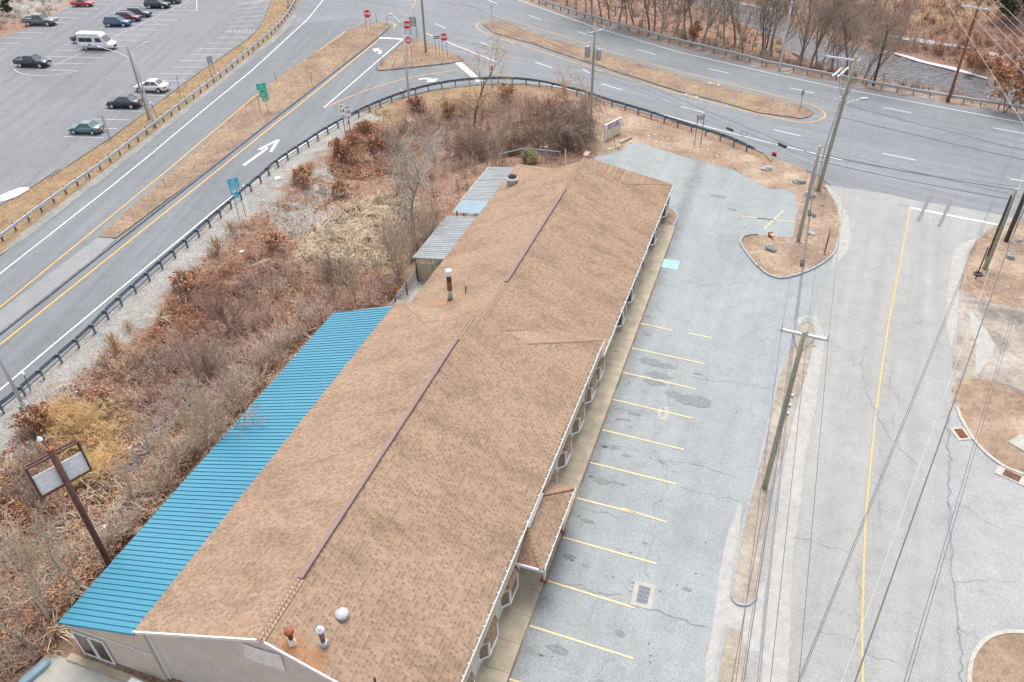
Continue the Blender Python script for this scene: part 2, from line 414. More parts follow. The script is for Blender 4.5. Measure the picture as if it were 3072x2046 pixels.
# ---------------------------------------------------------------- outlines (measured on the ground plane)
NEAR_EDGE = OV(-300, 1216, 0, 940)+OV(110, 850, 230, 738, 330, 648, 450, 540, 540, 452, 640, 366, 740, 296, 820, 260, 900, 230, 1000, 206, 1100, 195, 1200, 192, 1290, 202, 1400, 236, 1500, 265, 1640, 305, 1750, 350, 1820, 380, 1880, 402, 1925, 440)
HW = gp(NEAR_EDGE) + gp(Z(2272, 500, 700, 200, 1150, 240, 1350, 290, 1760, 355, 2170, 430, 2323, 470, 3300, 650)) + \
     gp([(x-4, y+9) for x, y in OV(2900, 360)+Z(2272, 0, 2323, 985, 1400, 835, 700, 700, 0, 560)+Z(1520, 0, 1900, 480, 1500, 385, 1140, 290, 850, 205, 590, 125)+OV(1215, 0, 950, -120, 760, -200)]) + \
     gp(OV(720, -170, 694, -60, 690, 0, 660, 45, 600, 117, 500, 195, 400, 277, 200, 432, 0, 590, -300, 840))
FAR_RAIL = gp(OV(760, -200, 950, -120, 1215, 0)+Z(1520, 0, 590, 125, 850, 205, 1140, 290, 1500, 385, 1900, 480, 2323, 590)+Z(2272, 0, 0, 560, 700, 700, 1400, 835, 2323, 985)+OV(2900, 360))
RIVER = gp(Z(1520, 0, 900, -420, 1500, -150, 1950, 0, 2323, 80)+Z(2272, 0, 330, 250, 700, 370, 1100, 455, 1500, 560, 2000, 690, 2323, 745, 3300, 930, 3300, 1060, 2323, 930, 1900, 850, 1500, 780, 1050, 690, 700, 600, 300, 480)+Z(1520, 0, 2323, 330, 1850, 100, 1300, -60, 700, -300), -3)
RIV_C = gp(Z(1520, 0, 700, -360, 1400, -100, 1900, 50, 2323, 200)+Z(2272, 0, 500, 420, 1050, 570, 1900, 770, 2323, 840, 3300, 1000), -3)
VEG = gp(OV(-250, 1245, 0, 985, 110, 890, 230, 775, 330, 688, 450, 580, 540, 490, 640, 405, 740, 330, 820, 290, 900, 255, 1000, 228, 1100, 215, 1200, 212, 1290, 225, 1400, 262)+Z(1520, 0, 760, 1000, 760, 1200, 560, 1390, 330, 1430, 0, 1440)+[(1343, 646), (1242, 772), (1200, 870)]+[(994, 948), (600, 1400), (179, 1900)]+[(-120, 2046+160), (-400, 2046)])
def Hf(x, y):
    x = np.asarray(x, float); y = np.asarray(y, float)
    h = np.full(x.shape, -0.06)
    dv = dist(x, y, VEG, True); iv = inside(x, y, VEG)
    t = np.clip(dv/6.5, 0, 1); h = np.where(iv, h-1.7*t*t*(3-2*t)-.0, h)
    ih = inside(x, y, HW); dh = dist(x, y, FAR_RAIL); dr = dist(x, y, RIVER, True); ir = inside(x, y, RIVER)
    cx = np.array([p[0] for p in RIV_C]); cyy = np.array([p[1] for p in RIV_C])
    far = y > np.interp(x, cx, cyy)
    fx = np.array([p[0] for p in FAR_RAIL]); fy = np.array([p[1] for p in FAR_RAIL]); o = np.argsort(fx)
    beyond = (y > np.interp(x, fx[o], fy[o])) & (~ih) & (x > -75)
    dh2 = np.maximum(dh-1.0, 0)
    hn = -0.06-2.94*dh2/(dh2+dr+1e-6); hf = -3+np.minimum(dr*.28, 2.5)+np.clip((dr-9)*.10, 0, 14)
    hr = np.where(ir, -3-.6*np.clip(dr/2, 0, 1), np.where(far, hf, hn))
    fade = np.clip((x+75)/15, 0, 1)
    h = np.where((x < -22.6) & (x > -45) & (y < 13.9), np.minimum(h, -.46), h)
    return np.where(beyond, hr*fade+(1-fade)*-.06, h)
def hz(x, y): return float(Hf(np.array([x]), np.array([y]))[0])
def G(p):      # where a picture ray meets the terrain
    z = 0
    for _ in range(14):
        q = at(p, z); z = .5*z+.5*hz(q.x, q.y)
    q = at(p, z); return Vector((q.x, q.y, hz(q.x, q.y)))
# ---------------------------------------------------------------- ground sheet
xs = np.concatenate([[-3000, -1200, -600, -350, -250, -200], np.arange(-170, 70, .9), [75, 85, 100, 130, 200, 350, 700, 1500, 3000]])
ys = np.concatenate([[-3000, -1000, -400, -150, -60, -20], np.arange(-4, 190, .9), [200, 230, 280, 350, 500, 900, 1800, 4000]])
GX, GY = np.meshgrid(xs, ys); HZ = Hf(GX, GY)
HZ = HZ+np.where((HZ < -.5) & ~((GX > -45) & (GX < -22) & (GY < 15)), np.interp(np.random.default_rng(1).random(HZ.shape), [0, 1], [-.12, .12]), 0)
V = np.stack([GX, GY, HZ], -1).reshape(-1, 3); nx, ny = len(xs), len(ys)
idx = np.arange(nx*ny).reshape(ny, nx)
Fq = np.stack([idx[:-1, :-1], idx[:-1, 1:], idx[1:, 1:], idx[1:, :-1]], -1).reshape(-1, 4)
def fast_mesh(name, V, Fq, mat, parent=None):
    k = Fq.shape[1]; me = bpy.data.meshes.new(name)
    me.vertices.add(len(V)); me.vertices.foreach_set('co', np.asarray(V, np.float32).ravel())
    me.loops.add(Fq.size); me.loops.foreach_set('vertex_index', Fq.astype(np.int32).ravel())
    me.polygons.add(len(Fq)); me.polygons.foreach_set('loop_start', np.arange(len(Fq), dtype=np.int32)*k)
    me.polygons.foreach_set('loop_total', np.full(len(Fq), k, np.int32))
    me.update(calc_edges=True); me.materials.append(MATS[mat])
    o = bpy.data.objects.new(name, me); COL.objects.link(o)
    if parent: o.parent = parent
    return o
g = fast_mesh('ground', V, Fq, 'terrain')
tag(g, 'brown leaf-littered earth, gravel and dry grass between the roads', 'ground', kind='structure')
X, Y = V[:, 0], V[:, 1]
iv = inside(X, Y, VEG); de = dist(X, Y, gp(NEAR_EDGE))
gravel = np.where(de < 2.4, 1.0, np.clip(1-(de-2.4)/2.6, 0, 1))*(X < -42.5)*(X > -75)*(Y < 80)
def blob(px, r, z=0):
    c = at(px, z); return np.clip(1.25-np.hypot(X-c.x, Y-c.y)/r, 0, 1)
for p, r in [(z1(760, 500, 150, 250), 4), (z1(760, 500, 450, 330), 4.5), (z1(760, 500, 620, 100), 3.2), (z1(760, 0, 650, 1450), 3), (z1(0, 500, 1500, 1000), 3), (z1(0, 500, 1250, 1250), 3), (z1(0, 1000, 100, 850), 4), (z1(0, 1000, 250, 650), 4)]:
    gravel = np.maximum(gravel, blob(p, r)*iv)
grass = np.zeros(len(X))
for p, r in [(z1(760, 500, 900, 500), 6), (z1(760, 500, 500, 800), 5), (z1(760, 500, 1000, 750), 5), (z1(0, 1000, 700, 700), 5), (z1(0, 1000, 900, 1050), 5), (z1(760, 500, 1350, 250), 3), (z1(0, 1000, 100, 1150), 4), (z1(2272, 0, 1600, 60), 12), (z1(760, 0, 1100, 1000), 4), (z1(760, 0, 1700, 850), 6)]:
    grass = np.maximum(grass, blob(p, r))
gmed = (dist(X, Y, gp(OV(-200, 730, 0, 560, 200, 410, 400, 255, 600, 95, 680, 0, 700, -100))) < 7) & (~inside(X, Y, HW))
grass = np.maximum(grass, gmed*.9)
leafw = np.where(iv | (Y > 95), 1.0, .55)*(1-.75*grass)*np.where(gmed, .2, 1)
rg = (dist(X, Y, FAR_RAIL) < 1.6)*(X > -75)
gravel = np.maximum(gravel, rg*.7)*np.where(de < 1.3, 1, np.random.default_rng(2).uniform(.42, 1.0, len(X)))
ul = blob(z1(0, 0, 150, 60), 16)*(Y > 60); gravel = np.maximum(gravel, ul*.62)
ca = g.data.color_attributes.new('zone', 'FLOAT_COLOR', 'POINT')
ca.data.foreach_set('color', np.stack([gravel, leafw, grass, np.ones(len(X))], -1).astype(np.float32).ravel())
# ---------------------------------------------------------------- paved surfaces
hw = sheet('highway', HW, 0.0, 'asphalt_dark'); tag(hw, 'dark grey two-way highway, ramps and junction curving across the top', 'road', kind='structure')
ramp = sheet('ramp_road', gp(OV(-300, 838, 0, 590, 200, 434, 400, 280, 600, 120, 660, 60, 800, 40, 960, 60, 1000, 205))+gp(list(reversed(NEAR_EDGE[:12]))), .004, 'asphalt_ramp'); tag(ramp, 'dark grey ramp lanes beside the median on the left', 'road', kind='structure')
PARK = gp(Z(0, 500, 545, 0, 260, 188, 0, 335, -900, 900)+Z(0, 0, -1500, 1200, -900, 700, 0, 335, 250, 240, 430, 145, 560, 85, 625, 45, 650, -10, 720, -120, 900, -500)+Z(760, 0, 200, -500, 175, -60, 160, 0, 100, 150, 60, 230, 10, 285)+Z(0, 0, 2230, 275, 2130, 360, 1700, 655, 1000, 1175, 400, 1568))
park = sheet('parking_lot', PARK, .008, 'asphalt_parking'); tag(park, 'grey commuter parking lot with white stalls at upper left', 'parking lot', kind='structure')
ROAD = gp(Z(2272, 500, 420, 60, 560, 165, 600, 160, 1150, 240, 1350, 290, 1760, 355, 2170, 430, 2323, 470, 2100, 505, 1960, 590, 1850, 740, 1800, 900, 1760, 1060, 1745, 1300)+Z(2272, 1000, 1700, 100, 1690, 600, 1675, 1000, 1655, 1568)+Z(2272, 1506, 1700, 640, 1750, 1000, 1790, 1568, 1900, 2600, -200, 2600, -100, 1568, 0, 700)+Z(2272, 1000, 100, 1568, 230, 1000, 420, 300, 520, 0)+Z(2272, 500, 500, 1350, 440, 1250, 640, 850, 700, 640, 720, 480, 700, 340, 600, 190))
road = sheet('side_road', ROAD, .012, 'asphalt_road'); tag(road, 'light grey side road running down the right of the picture', 'road', kind='structure')
LOT = [(-7.45, 2, 0), (-7.45, 63.6, 0)]+gp(Z(1520, 500, 1440, 530))+[(-9, 67, 0), (-15.5, 67.5, 0)]+gp(Z(1520, 0, 700, 1378, 850, 1340, 1000, 1312, 1050, 1262, 1150, 1237, 1300, 1290, 1600, 1380, 1950, 1470, 2100, 1540)+Z(2272, 500, 100, 195, 230, 190, 330, 240, 330, 330, 365, 350, 330, 620, 700, 640, 640, 900, 500, 1250)+Z(2272, 1000, 330, 60, 200, 330, 100, 760, 40, 1200)+Z(1520, 1506, 2110, 0, 2060, 200, 2000, 520, 1955, 820, 1990, 890, 1910, 1090, 1870, 1250, 1815, 1568, 1700, 2600))
sheet('road_base', [(-2.5, 4), (16, 4), (16, 46), (5, 52), (-2.5, 46)], .003, 'asphalt_road', road)
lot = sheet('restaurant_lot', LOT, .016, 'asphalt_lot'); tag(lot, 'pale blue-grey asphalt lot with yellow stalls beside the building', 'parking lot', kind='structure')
SIDE = gp(Z(2272, 500, 1760, 1070, 1900, 1150, 2100, 1200, 2323, 1235, 3000, 1330)+Z(2272, 1506, 3000, 2600, 1900, 2600, 1790, 1568, 1750, 1000, 1700, 640, 1665, 0)+Z(2272, 1000, 1675, 1000, 1690, 600, 1700, 100))
side = sheet('side_lot', SIDE, .020, 'asphalt_side'); tag(side, 'pale cracked asphalt apron at the right edge', 'parking lot', kind='structure')
def crumble(name, pts, w, z, mat, parent=None, seed=1):
    rr = random.Random(seed); L = resample(smooth_line(pts, 1), .35); mb = MB(); f_ = 1
    ww = []
    for i in range(len(L)): f_ = f_*.8+.2*rr.uniform(.55, 1.4); ww.append(w*f_*rr.uniform(.94, 1.06)*min(1, (i+1)/9, (len(L)-i)/9))
    ribbon(mb, L, ww, z); return mb.obj(name, mat, parent)
crumble('sand_strip', gp(Z(2272, 500, 600, 150, 740, 380, 760, 520, 750, 700, 640, 880)), .9, .024, 'sand', road, 2)
crumble('sand_strip', gp(Z(2272, 500, 500, 1290, 520, 1450)+Z(2272, 1000, 500, 100, 450, 450, 340, 1000, 270, 1568)+Z(2272, 1506, 210, 500, 150, 1568, 100, 2400)), 1.15, .024, 'sand', road, 3)
crumble('sand_strip', gp(Z(2272, 500, 1960, 600, 1760, 720, 1740, 900, 1700, 1100, 1690, 1568)), .8, .024, 'sand', road, 4)
crumble('sand_strip', gp(Z(1520, 1506, 2040, 0, 1930, 500, 1880, 900, 1830, 1200, 1780, 1568, 1700, 2200)), .7, .024, 'sand', lot, 5)
crumble('sand_strip', gp(Z(0, 500, 0, 770, 520, 360, 1000, 0)+Z(0, 0, 1600, 970, 2200, 480)+Z(760, 0, 200, 330, 380, 110)), 1.0, .024, 'shoulder', ramp, 6)
crumble('sand_strip', gp(Z(2272, 500, -600, -180, 0, -40, 300, 20, 560, 120)), .8, .024, 'shoulder', hw, 7)
crumble('sand_strip', gp(Z(760, 0, 380, 110, 470, 60, 560, 40, 700, 20)), .5, .024, 'shoulder', ramp, 8)
# dirt and grass areas laid over the paving
D1 = gp(Z(1520, 0, 700, 880, 850, 900, 1000, 955, 1300, 1065, 1600, 1150, 1800, 1210, 2000, 1290, 2200, 1375, 2323, 1430)+Z(2272, 0, 60, 1340, 200, 1395, 400, 1475, 500, 1545)+Z(2272, 500, 560, 170, 640, 250, 700, 350, 720, 480, 700, 650, 670, 760, 590, 830, 470, 900, 300, 960, 180, 975, 70, 930, 0, 860)+Z(1520, 500, 2200, 890, 2120, 790, 2040, 680, 2040, 635, 2080, 605, 2180, 595)+Z(2272, 500, 0, 597, 310, 617, 330, 500, 360, 350, 325, 330, 330, 240, 230, 190, 100, 195)+Z(1520, 0, 2100, 1540, 1950, 1470, 1600, 1380, 1300, 1290, 1150, 1237, 1050, 1262, 1000, 1315, 860, 1345, 720, 1380, 640, 1330, 700, 1240, 670, 1150, 730, 1060, 690, 960))
tag(sheet('dirt_verge', D1, .030, 'dirt'), 'bare brown earth verge between highway, lot and side road', 'verge', kind='structure')
MED1 = gp(Z(760, 0, 1190, 240, 1170, 215, 1060, 205, 970, 215, 850, 265, 600, 430, 300, 610, 0, 860)+Z(0, 500, 1560, 0, 1400, 140, 1000, 480, 850, 620, 1010, 628, 1850, 0)+Z(760, 0, 0, 1170, 500, 780, 1000, 395))
MED2 = gp(Z(760, 0, 1990, 215, 2080, 193, 2180, 200, 2323, 240)+Z(1520, 0, 300, 310, 700, 430, 1000, 520, 1500, 660, 1900, 770, 2323, 860)+Z(2272, 0, 200, 880, 400, 930, 495, 985, 450, 1020, 380, 1038, 0, 985)+Z(1520, 0, 1900, 900, 1500, 800, 1000, 640, 500, 480, 200, 375)+Z(760, 0, 2323, 355, 2100, 290))
TRI = gp(Z(760, 0, 1075, 600, 1110, 550, 1320, 365, 1450, 345, 1510, 370, 1650, 430, 1830, 515, 1790, 540, 1400, 585, 1100, 615))
I2 = gp(Z(2272, 500, 430, 1345, 370, 1370, 340, 1430, 330, 1568)+Z(2272, 1000, 260, 130, 200, 330, 140, 560, 60, 950, 0, 1200)+Z(1520, 1506, 2110, 0, 2060, 200, 2000, 520, 1958, 800, 1990, 880, 2060, 905, 2120, 890, 2170, 830, 2230, 500)+Z(2272, 1000, 60, 1568, 180, 1200, 250, 980, 330, 650, 430, 330, 490, 60)+Z(2272, 500, 505, 1440, 490, 1380))
I3 = gp(Z(1520, 1506, 1910, 1090, 1870, 1250, 1815, 1568, 1700, 2400, 2050, 2400, 2080, 1568, 2090, 1300, 2040, 1130))
ISL = gp(Z(1520, 500, 1375, 368, 1430, 375, 1475, 405, 1482, 470, 1440, 532, 1300, 527))
D2 = gp(Z(2272, 500, 2100, 505, 1950, 600, 1850, 750, 1800, 900, 1765, 1060, 1900, 1150, 2100, 1200, 2323, 1235, 3000, 1330, 3000, 500, 2323, 465))
D3 = gp(Z(2272, 1000, 1690, 480, 1735, 640, 1790, 760, 1890, 920, 2005, 1060, 2150, 1165, 2323, 1225, 3000, 1500, 3000, 700, 2323, 560, 2000, 400, 1800, 400))
D4 = gp(Z(2272, 1506, 2323, 1150, 2200, 1145, 2080, 1162, 1985, 1212, 1910, 1300, 1865, 1400, 1845, 1568, 1900, 2500, 3000, 2500, 3000, 1300))
def kerb(name, pts, w, z, mat, parent, closed=False, h=.12):
    P = [Vector((p[0], p[1], 0)) for p in pts]
    if closed: P = P+[P[0]]
    mb = MB(); k = 0
    for i, p in enumerate(P):
        t = (P[min(i+1, len(P)-1)]-P[max(i-1, 0)]).normalized(); nn = Vector((-t.y, t.x, 0))*w/2
        for q in (p-nn, p+nn):
            mb.v += [Vector((q.x, q.y, z-.02)), Vector((q.x, q.y, z+h))]
    for i in range(len(P)-1):
        a = 4*i; b = a+4
        mb.f += [(a, b, b+1, a+1), (a+1, b+1, b+3, a+3), (a+3, b+3, b+2, a+2)]
    mb.f += [(0, 1, 3, 2), (a+4, a+6, a+7, a+5)]
    return mb.obj(name, mat, parent)
def island(name, poly, mat, z, label, kpts, kmat, kw=.16):
    o = empty(name, (0, 0, 0), 0); tag(o, label, 'island', kind='structure')
    sheet('soil', poly, z, mat, o)
    for kp in kpts: kerb('kerb', smooth_line(kp, 2), kw, 0.01, kmat, o, h=max(.1, z+.02))
    return o
island('grass_median', MED1, 'median_grass', .09, 'long brown grass median between the ramp lanes on the left', [gp(Z(0, 500, -300, 1700, 0, 1462, 950, 712, 1850, 8)+Z(760, 0, 0, 1178, 500, 788, 1000, 400, 1190, 240, 1180, 222, 1165, 213))], 'bitumen_kerb', .22)
island('long_median', MED2, 'median_grass', .09, 'long brown earth median down the middle of the highway', [], 'kerb')
island('triangle_island', TRI, 'median_grass', .09, 'triangular brown grass island with stop signs at the junction', [gp(Z(760, 0, 1310, 365, 1110, 550, 1073, 592, 1080, 612, 1110, 618, 1400, 590, 1790, 545, 1832, 518, 1790, 495))], 'bitumen_kerb')
island('lot_strip', I2, 'dirt_pale', .08, 'narrow gravelly strip between restaurant lot and side road, with pole', [gp(Z(2272, 1000, 0, 1200, 60, 950, 140, 560, 200, 330, 260, 130)+Z(2272, 500, 330, 1568, 340, 1430, 370, 1370, 430, 1345, 490, 1380, 505, 1440, 495, 1568)), gp(Z(2272, 1000, 0, 1200)+Z(1520, 1506, 2110, 0, 2060, 200, 2000, 520, 1955, 820, 1990, 885, 2060, 905, 2120, 893, 2172, 830))], 'kerb')
sheet('road_joint', gp(Z(2272, 500, 380, 1150, 640, 1100, 620, 1480, 440, 1480)), .0135, 'asphalt_road', lot)
crumble('sand_strip', gp(Z(2272, 500, 300, 1500, 320, 1380, 390, 1310, 470, 1300, 540, 1380)), .55, .0262, 'sand', lot, 12)
crumble('walk_edge', [Vector((-7.42, 2, 0)), Vector((-7.42, 63.4, 0))], .13, .0258, 'dirt_dark', lot, 13)
sheet('exit_apron', gp(Z(1520, 1506, 1900, 780, 1880, 1300, 2200, 1300, 2250, 700)), .0175, 'sand', lot)
island('strip_end', I3, 'dirt_pale', .08, 'short gravelly strip by the lot exit at the bottom', [gp(Z(1520, 1506, 1915, 1085, 1870, 1250, 1815, 1568, 1700, 2300))], 'kerb')
island('corner_bed', ISL, 'dirt', .09, 'small brown earth bed at the far corner of the building', [gp(Z(1520, 500, 1375, 366, 1430, 373, 1477, 403, 1484, 470, 1440, 535))], 'kerb')
VG = gp(Z(2272, 500, 1765, 1050, 1750, 1200, 1735, 1568)+Z(2272, 1000, 1700, 60, 1695, 300, 1715, 420, 1690, 500, 1705, 640, 1745, 655, 2000, 560, 2323, 640, 3000, 760)+Z(2272, 500, 3000, 1300, 2323, 1200, 2100, 1180, 1900, 1140))
tag(sheet('gravel_verge', VG, .031, 'dirt_grey'), 'worn tan-grey gravel verge between the two earth beds at the right edge', 'verge', kind='structure')
tag(sheet('dirt_verge', D2, .036, 'dirt'), 'brown earth verge with poles at the right edge', 'verge', kind='structure')
island('kerbed_bed', D3, 'dirt', .07, 'brown earth bed behind pale curved kerb at right', [gp(Z(2272, 1000, 1735, 640, 1765, 740, 1870, 920, 2000, 1063, 2150, 1172, 2323, 1235, 3000, 1510))], 'kerb_light', .2)
island('kerbed_bed', D4, 'median_grass', .09, 'brown leafy bed in pale round kerb at bottom right', [gp(Z(2272, 1506, 3000, 1200, 2323, 1140, 2200, 1135, 2080, 1152, 1978, 1205, 1900, 1295, 1855, 1400, 1836, 1568, 1880, 2500))], 'kerb_light', .2)
crumble('worn_patch', gp(Z(2272, 1000, 1730, 400, 1900, 440, 2100, 500, 2323, 560, 2600, 600)), 1.9, .045, 'dirt_dark', side, 9)
crumble('worn_patch', gp(Z(2272, 1000, 1840, -60, 1900, 200, 1850, 420)), 1.6, .041, 'dirt_pale', side, 19)
crumble('gravel_patch', gp(Z(2272, 500, 1850, 1250, 1960, 1500)+Z(2272, 1000, 2000, 100, 1900, 380)), 1.1, .049, 'sand', side, 10)
crumble('kerb_island', D1[20:34], .0001, .02, 'dirt', None, 1).name = 'tmp'; bpy.data.objects.remove(bpy.data.objects['tmp'])
o = kerb('kerb', smooth_line(gp(Z(2272, 500, 700, 640, 680, 745, 600, 825, 470, 902, 300, 964, 180, 980, 70, 935, 0, 865)+Z(1520, 500, 2200, 893, 2115, 792, 2035, 685, 2035, 635, 2078, 600, 2180, 590)), 2), .17, .02, 'kerb', lot)
sheet('old_median', gp(Z(0, 500, 850, 622, 930, 612, 1010, 640, 500, 1070, 0, 1465, -400, 1770, -400, 1560, 0, 1262, 400, 960)), .05, 'asphalt_old', ramp)
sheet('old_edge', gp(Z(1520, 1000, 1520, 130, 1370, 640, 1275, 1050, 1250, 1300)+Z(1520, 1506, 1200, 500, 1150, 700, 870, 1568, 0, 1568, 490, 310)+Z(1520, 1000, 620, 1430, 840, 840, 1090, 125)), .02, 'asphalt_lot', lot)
# concrete walk along the front
wk = MB(); y = 8.0
while y < 63.5:
    L = 1.6; wk.box((-8.22, y+L/2, .05), (1.5, L-.02, .18)); y += L
o = wk.obj('sidewalk', 'concrete'); tag(o, 'buff concrete sidewalk of jointed slabs along the building front', 'sidewalk', kind='structure')
tag(sheet('patio', gp(Z(0, 1506, 480, 1215, 570, 1240, 850, 1400, 1120, 1480, 1500, 1640, 1500, 2000, 300, 2000, 240, 1568, 300, 1440), -.4), -.40, 'concrete_light'), 'pale stained concrete patio at bottom left corner', 'patio', kind='structure')
tag(sheet('stream', gp(Z(0, 1000, 1550, 420, 1900, 380, 2000, 480, 1650, 640, 1500, 800, 1350, 980, 1250, 1200, 1050, 1400, 900, 1560, 600, 1800, 350, 1950, 150, 2100, 0, 2100, 300, 1850, 700, 1560, 1000, 1300, 1150, 1120, 1300, 850), -1.7), -1.50, 'water'), 'narrow dark stream in the brushy ditch', 'stream', kind='structure')
rv = sheet('river', [(p.x, p.y) for p in gp(Z(1520, 0, 900, -520, 1500, -200, 2323, 20)+Z(2272, 0, 700, 330, 1500, 520, 2323, 700, 3500, 930, 3500, 1140, 2323, 960, 1500, 830, 700, 640)+Z(1520, 0, 2323, 380, 1850, 150, 1200, -60, 700, -240), -3)], -3.05, 'water')
tag(rv, 'dark rippled river flowing below the wooded bank at upper right', 'river', kind='structure')
# ---------------------------------------------------------------- painted markings
def line(parent, pxs, w, mat, z=.030, sm=0, name='painted_line', world=None):
    P = world or gp(pxs)
    if sm: P = smooth_line(P, sm)
    mb = MB(); ribbon(mb, P, w, z); return mb.obj(name, mat, parent)
WHT, YEL = 'paint_white', 'paint_yellow'
line(ramp, Z(0, 500, -400, 1250, 0, 935, 1190, 0)+Z(0, 0, 1700, 1020, 2150, 652)+Z(760, 0, 0, 605, 330, 300, 480, 165, 560, 60, 610, 0, 680, -120), .15, WHT, sm=1)
line(ramp, Z(0, 500, -400, 1545, 0, 1228, 1500, 0)+Z(760, 0, 0, 850, 805, 275), .14, YEL)
line(ramp, Z(0, 500, -400, 1880, 0, 1555, 1940, 0)+Z(760, 0, 0, 1235, 590, 760, 1105, 335), .16, YEL)
line(hw, Z(760, 0, 1095, 188, 1160, 188, 1215, 200, 1236, 222, 1222, 245), .15, YEL, sm=2)
line(ramp, Z(0, 1000, -400, 830, 0, 497, 585, 0)+Z(760, 0, 0, 1555, 480, 1230, 840, 1010, 1100, 880, 1400, 775, 1700, 712, 1980, 690, 2323, 688)+Z(1520, 0, 150, 690, 400, 745, 700, 822, 1050, 912, 1700, 1095, 2323, 1255)+Z(2272, 0, 400, 1315, 745, 1400), .15, WHT, z=.032, sm=1)
line(ramp, Z(760, 0, 615, 940, 1300, 345), .16, WHT)
line(ramp, Z(760, 0, 640, 935, 850, 840, 1050, 765, 1320, 685, 1560, 640, 1840, 608), .14, YEL, sm=1)
line(hw, Z(760, 0, 1095, 331, 1305, 342), .55, WHT, name='stop_bar', z=.034)
line(hw, Z(760, 0, 1782, 545, 1975, 712), .85, WHT, name='stop_bar', z=.034)
line(hw, Z(760, 0, 1505, 292, 2115, 540), .17, WHT)
line(hw, Z(1520, 0, -80, -70, 100, 0, 800, 250, 1500, 455, 2323, 645)+Z(2272, 0, 700, 765, 2323, 1072, 3200, 1230), .17, WHT)
line(hw, Z(760, 0, 2323, 390, 2050, 310, 1955, 258, 1938, 228, 1960, 195, 2020, 178, 2120, 172, 2240, 178)+Z(1520, 0, 40, 178, 500, 320, 1000, 485, 1600, 650, 2323, 830)+Z(2272, 0, 380, 885, 520, 930, 590, 985, 590, 1022, 530, 1055, 430, 1070, 300, 1062, 0, 990)+Z(1520, 0, 1900, 930, 1400, 790, 900, 640, 500, 520, 0, 350), .14, YEL, sm=2)
for a in [Z(1520, 0, 190, 133, 300, 172), Z(1520, 0, 620, 277, 750, 318), Z(1520, 0, 1130, 430, 1295, 477), Z(1520, 0, 1750, 597, 1935, 640), Z(2272, 0, 280, 768, 495, 813), Z(2272, 0, 1095, 937, 1340, 985), Z(2272, 0, 2055, 1115, 2323, 1165), Z(760, 0, 2040, 0, 2125, 35),
          Z(760, 0, 1580, 207, 1680, 248), Z(760, 0, 1975, 368, 2098, 415), Z(1520, 0, 248, 543, 395, 593), Z(1520, 0, 660, 605, 725, 638), Z(1520, 0, 828, 732, 1003, 783), Z(1520, 0, 1515, 928, 1720, 983), Z(1520, 0, 2310, 1130, 2330, 1136), Z(2272, 0, 130, 1130, 380, 1187), Z(2272, 0, 1095, 1340, 1380, 1398), Z(2272, 0, 2200, 1560, 2500, 1610)]:
    line(hw, a, .15, WHT, name='lane_dash')
for a in [(1115, 132, 1138, 129), (1190, 118, 1212, 114), (1268, 105, 1295, 102), (1438, 90, 1465, 92), (1528, 88, 1555, 89), (1700, 90, 1726, 92), (1786, 95, 1812, 98), (1872, 103, 1898, 107), (2030, 125, 2055, 130), (2105, 140, 2130, 145), (2178, 155, 2200, 161),
          (1412, 0, 1408, 18), (1405, 32, 1399, 48), (1392, 60, 1384, 75), (1374, 92, 1362, 105), (1340, 130, 1325, 142), (1315, 155, 1300, 165), (1288, 180, 1272, 192), (1252, 210, 1240, 220), (1045, 155, 1062, 148), (990, 180, 1008, 172), (935, 202, 955, 194), (905, 222, 920, 214), (870, 238, 885, 230), (830, 258, 848, 250)]:
    line(hw, Z(760, 0, *a), .13, YEL, name='lane_dash')
line(road, Z(2272, 500, 1328, 360, 2090, 508), .32, WHT, name='stop_bar', z=.036)
line(road, Z(2272, 500, 1330, 372, 1255, 780, 1150, 1320, 1115, 1568)+Z(2272, 1000, 1085, 300, 1040, 640), .10, 'paint_centre')
line(road, Z(2272, 1000, 1040, 640, 1015, 850), .09, 'paint_faded')
line(road, Z(2272, 1000, 1015, 850, 945, 1568)+Z(2272, 1506, 925, 600, 912, 1100, 918, 1568, 930, 2500), .10, 'paint_centre')
for a in [(1475, 265, 1500, 150, 1395, 460, 1460, 310), ]: pass
line(road, Z(2272, 500, 1515, 250, 1470, 330, 1398, 478), .28, 'stain', z=.038, name='skid_mark')
line(road, Z(2272, 500, 1690, 290, 1650, 380, 1580, 522), .28, 'stain', z=.038, name='skid_mark')
for i, a in enumerate([(1520, 500, 1168, 1368, 1262, 1387), (1520, 500, 1275, 1390, 1450, 1432), (1520, 500, 1585, 1455, 1782, 1492), (1520, 1000, 1090, 130, 1715, 265), (1520, 1000, 1015, 343, 1645, 487), (1520, 1000, 925, 578, 1612, 740), (1520, 1000, 832, 842, 1548, 1017), (1520, 1000, 725, 1127, 1478, 1315), (1520, 1000, 612, 1437, 1120, 1568),
          (1520, 1506, 1000, 55, 1395, 178), (1520, 1506, 490, 310, 1305, 540), (1520, 1506, 345, 685, 1115, 925), (1520, 1506, 200, 1080, 1100, 1365), (1520, 1506, 25, 1545, 400, 1670), (1520, 500, 2037, 434, 2323, 465), (2272, 500, 0, 450, 325, 483), (2272, 500, 228, 382, 60, 543)]):
    line(lot, Z(*a), .11, 'paint_stall', z=.034, name='stall_line')
sheet('blue_stall', gp(Z(1520, 500, 1372, 803, 1508, 828, 1485, 902, 1345, 878)), .035, 'paint_blue', lot)
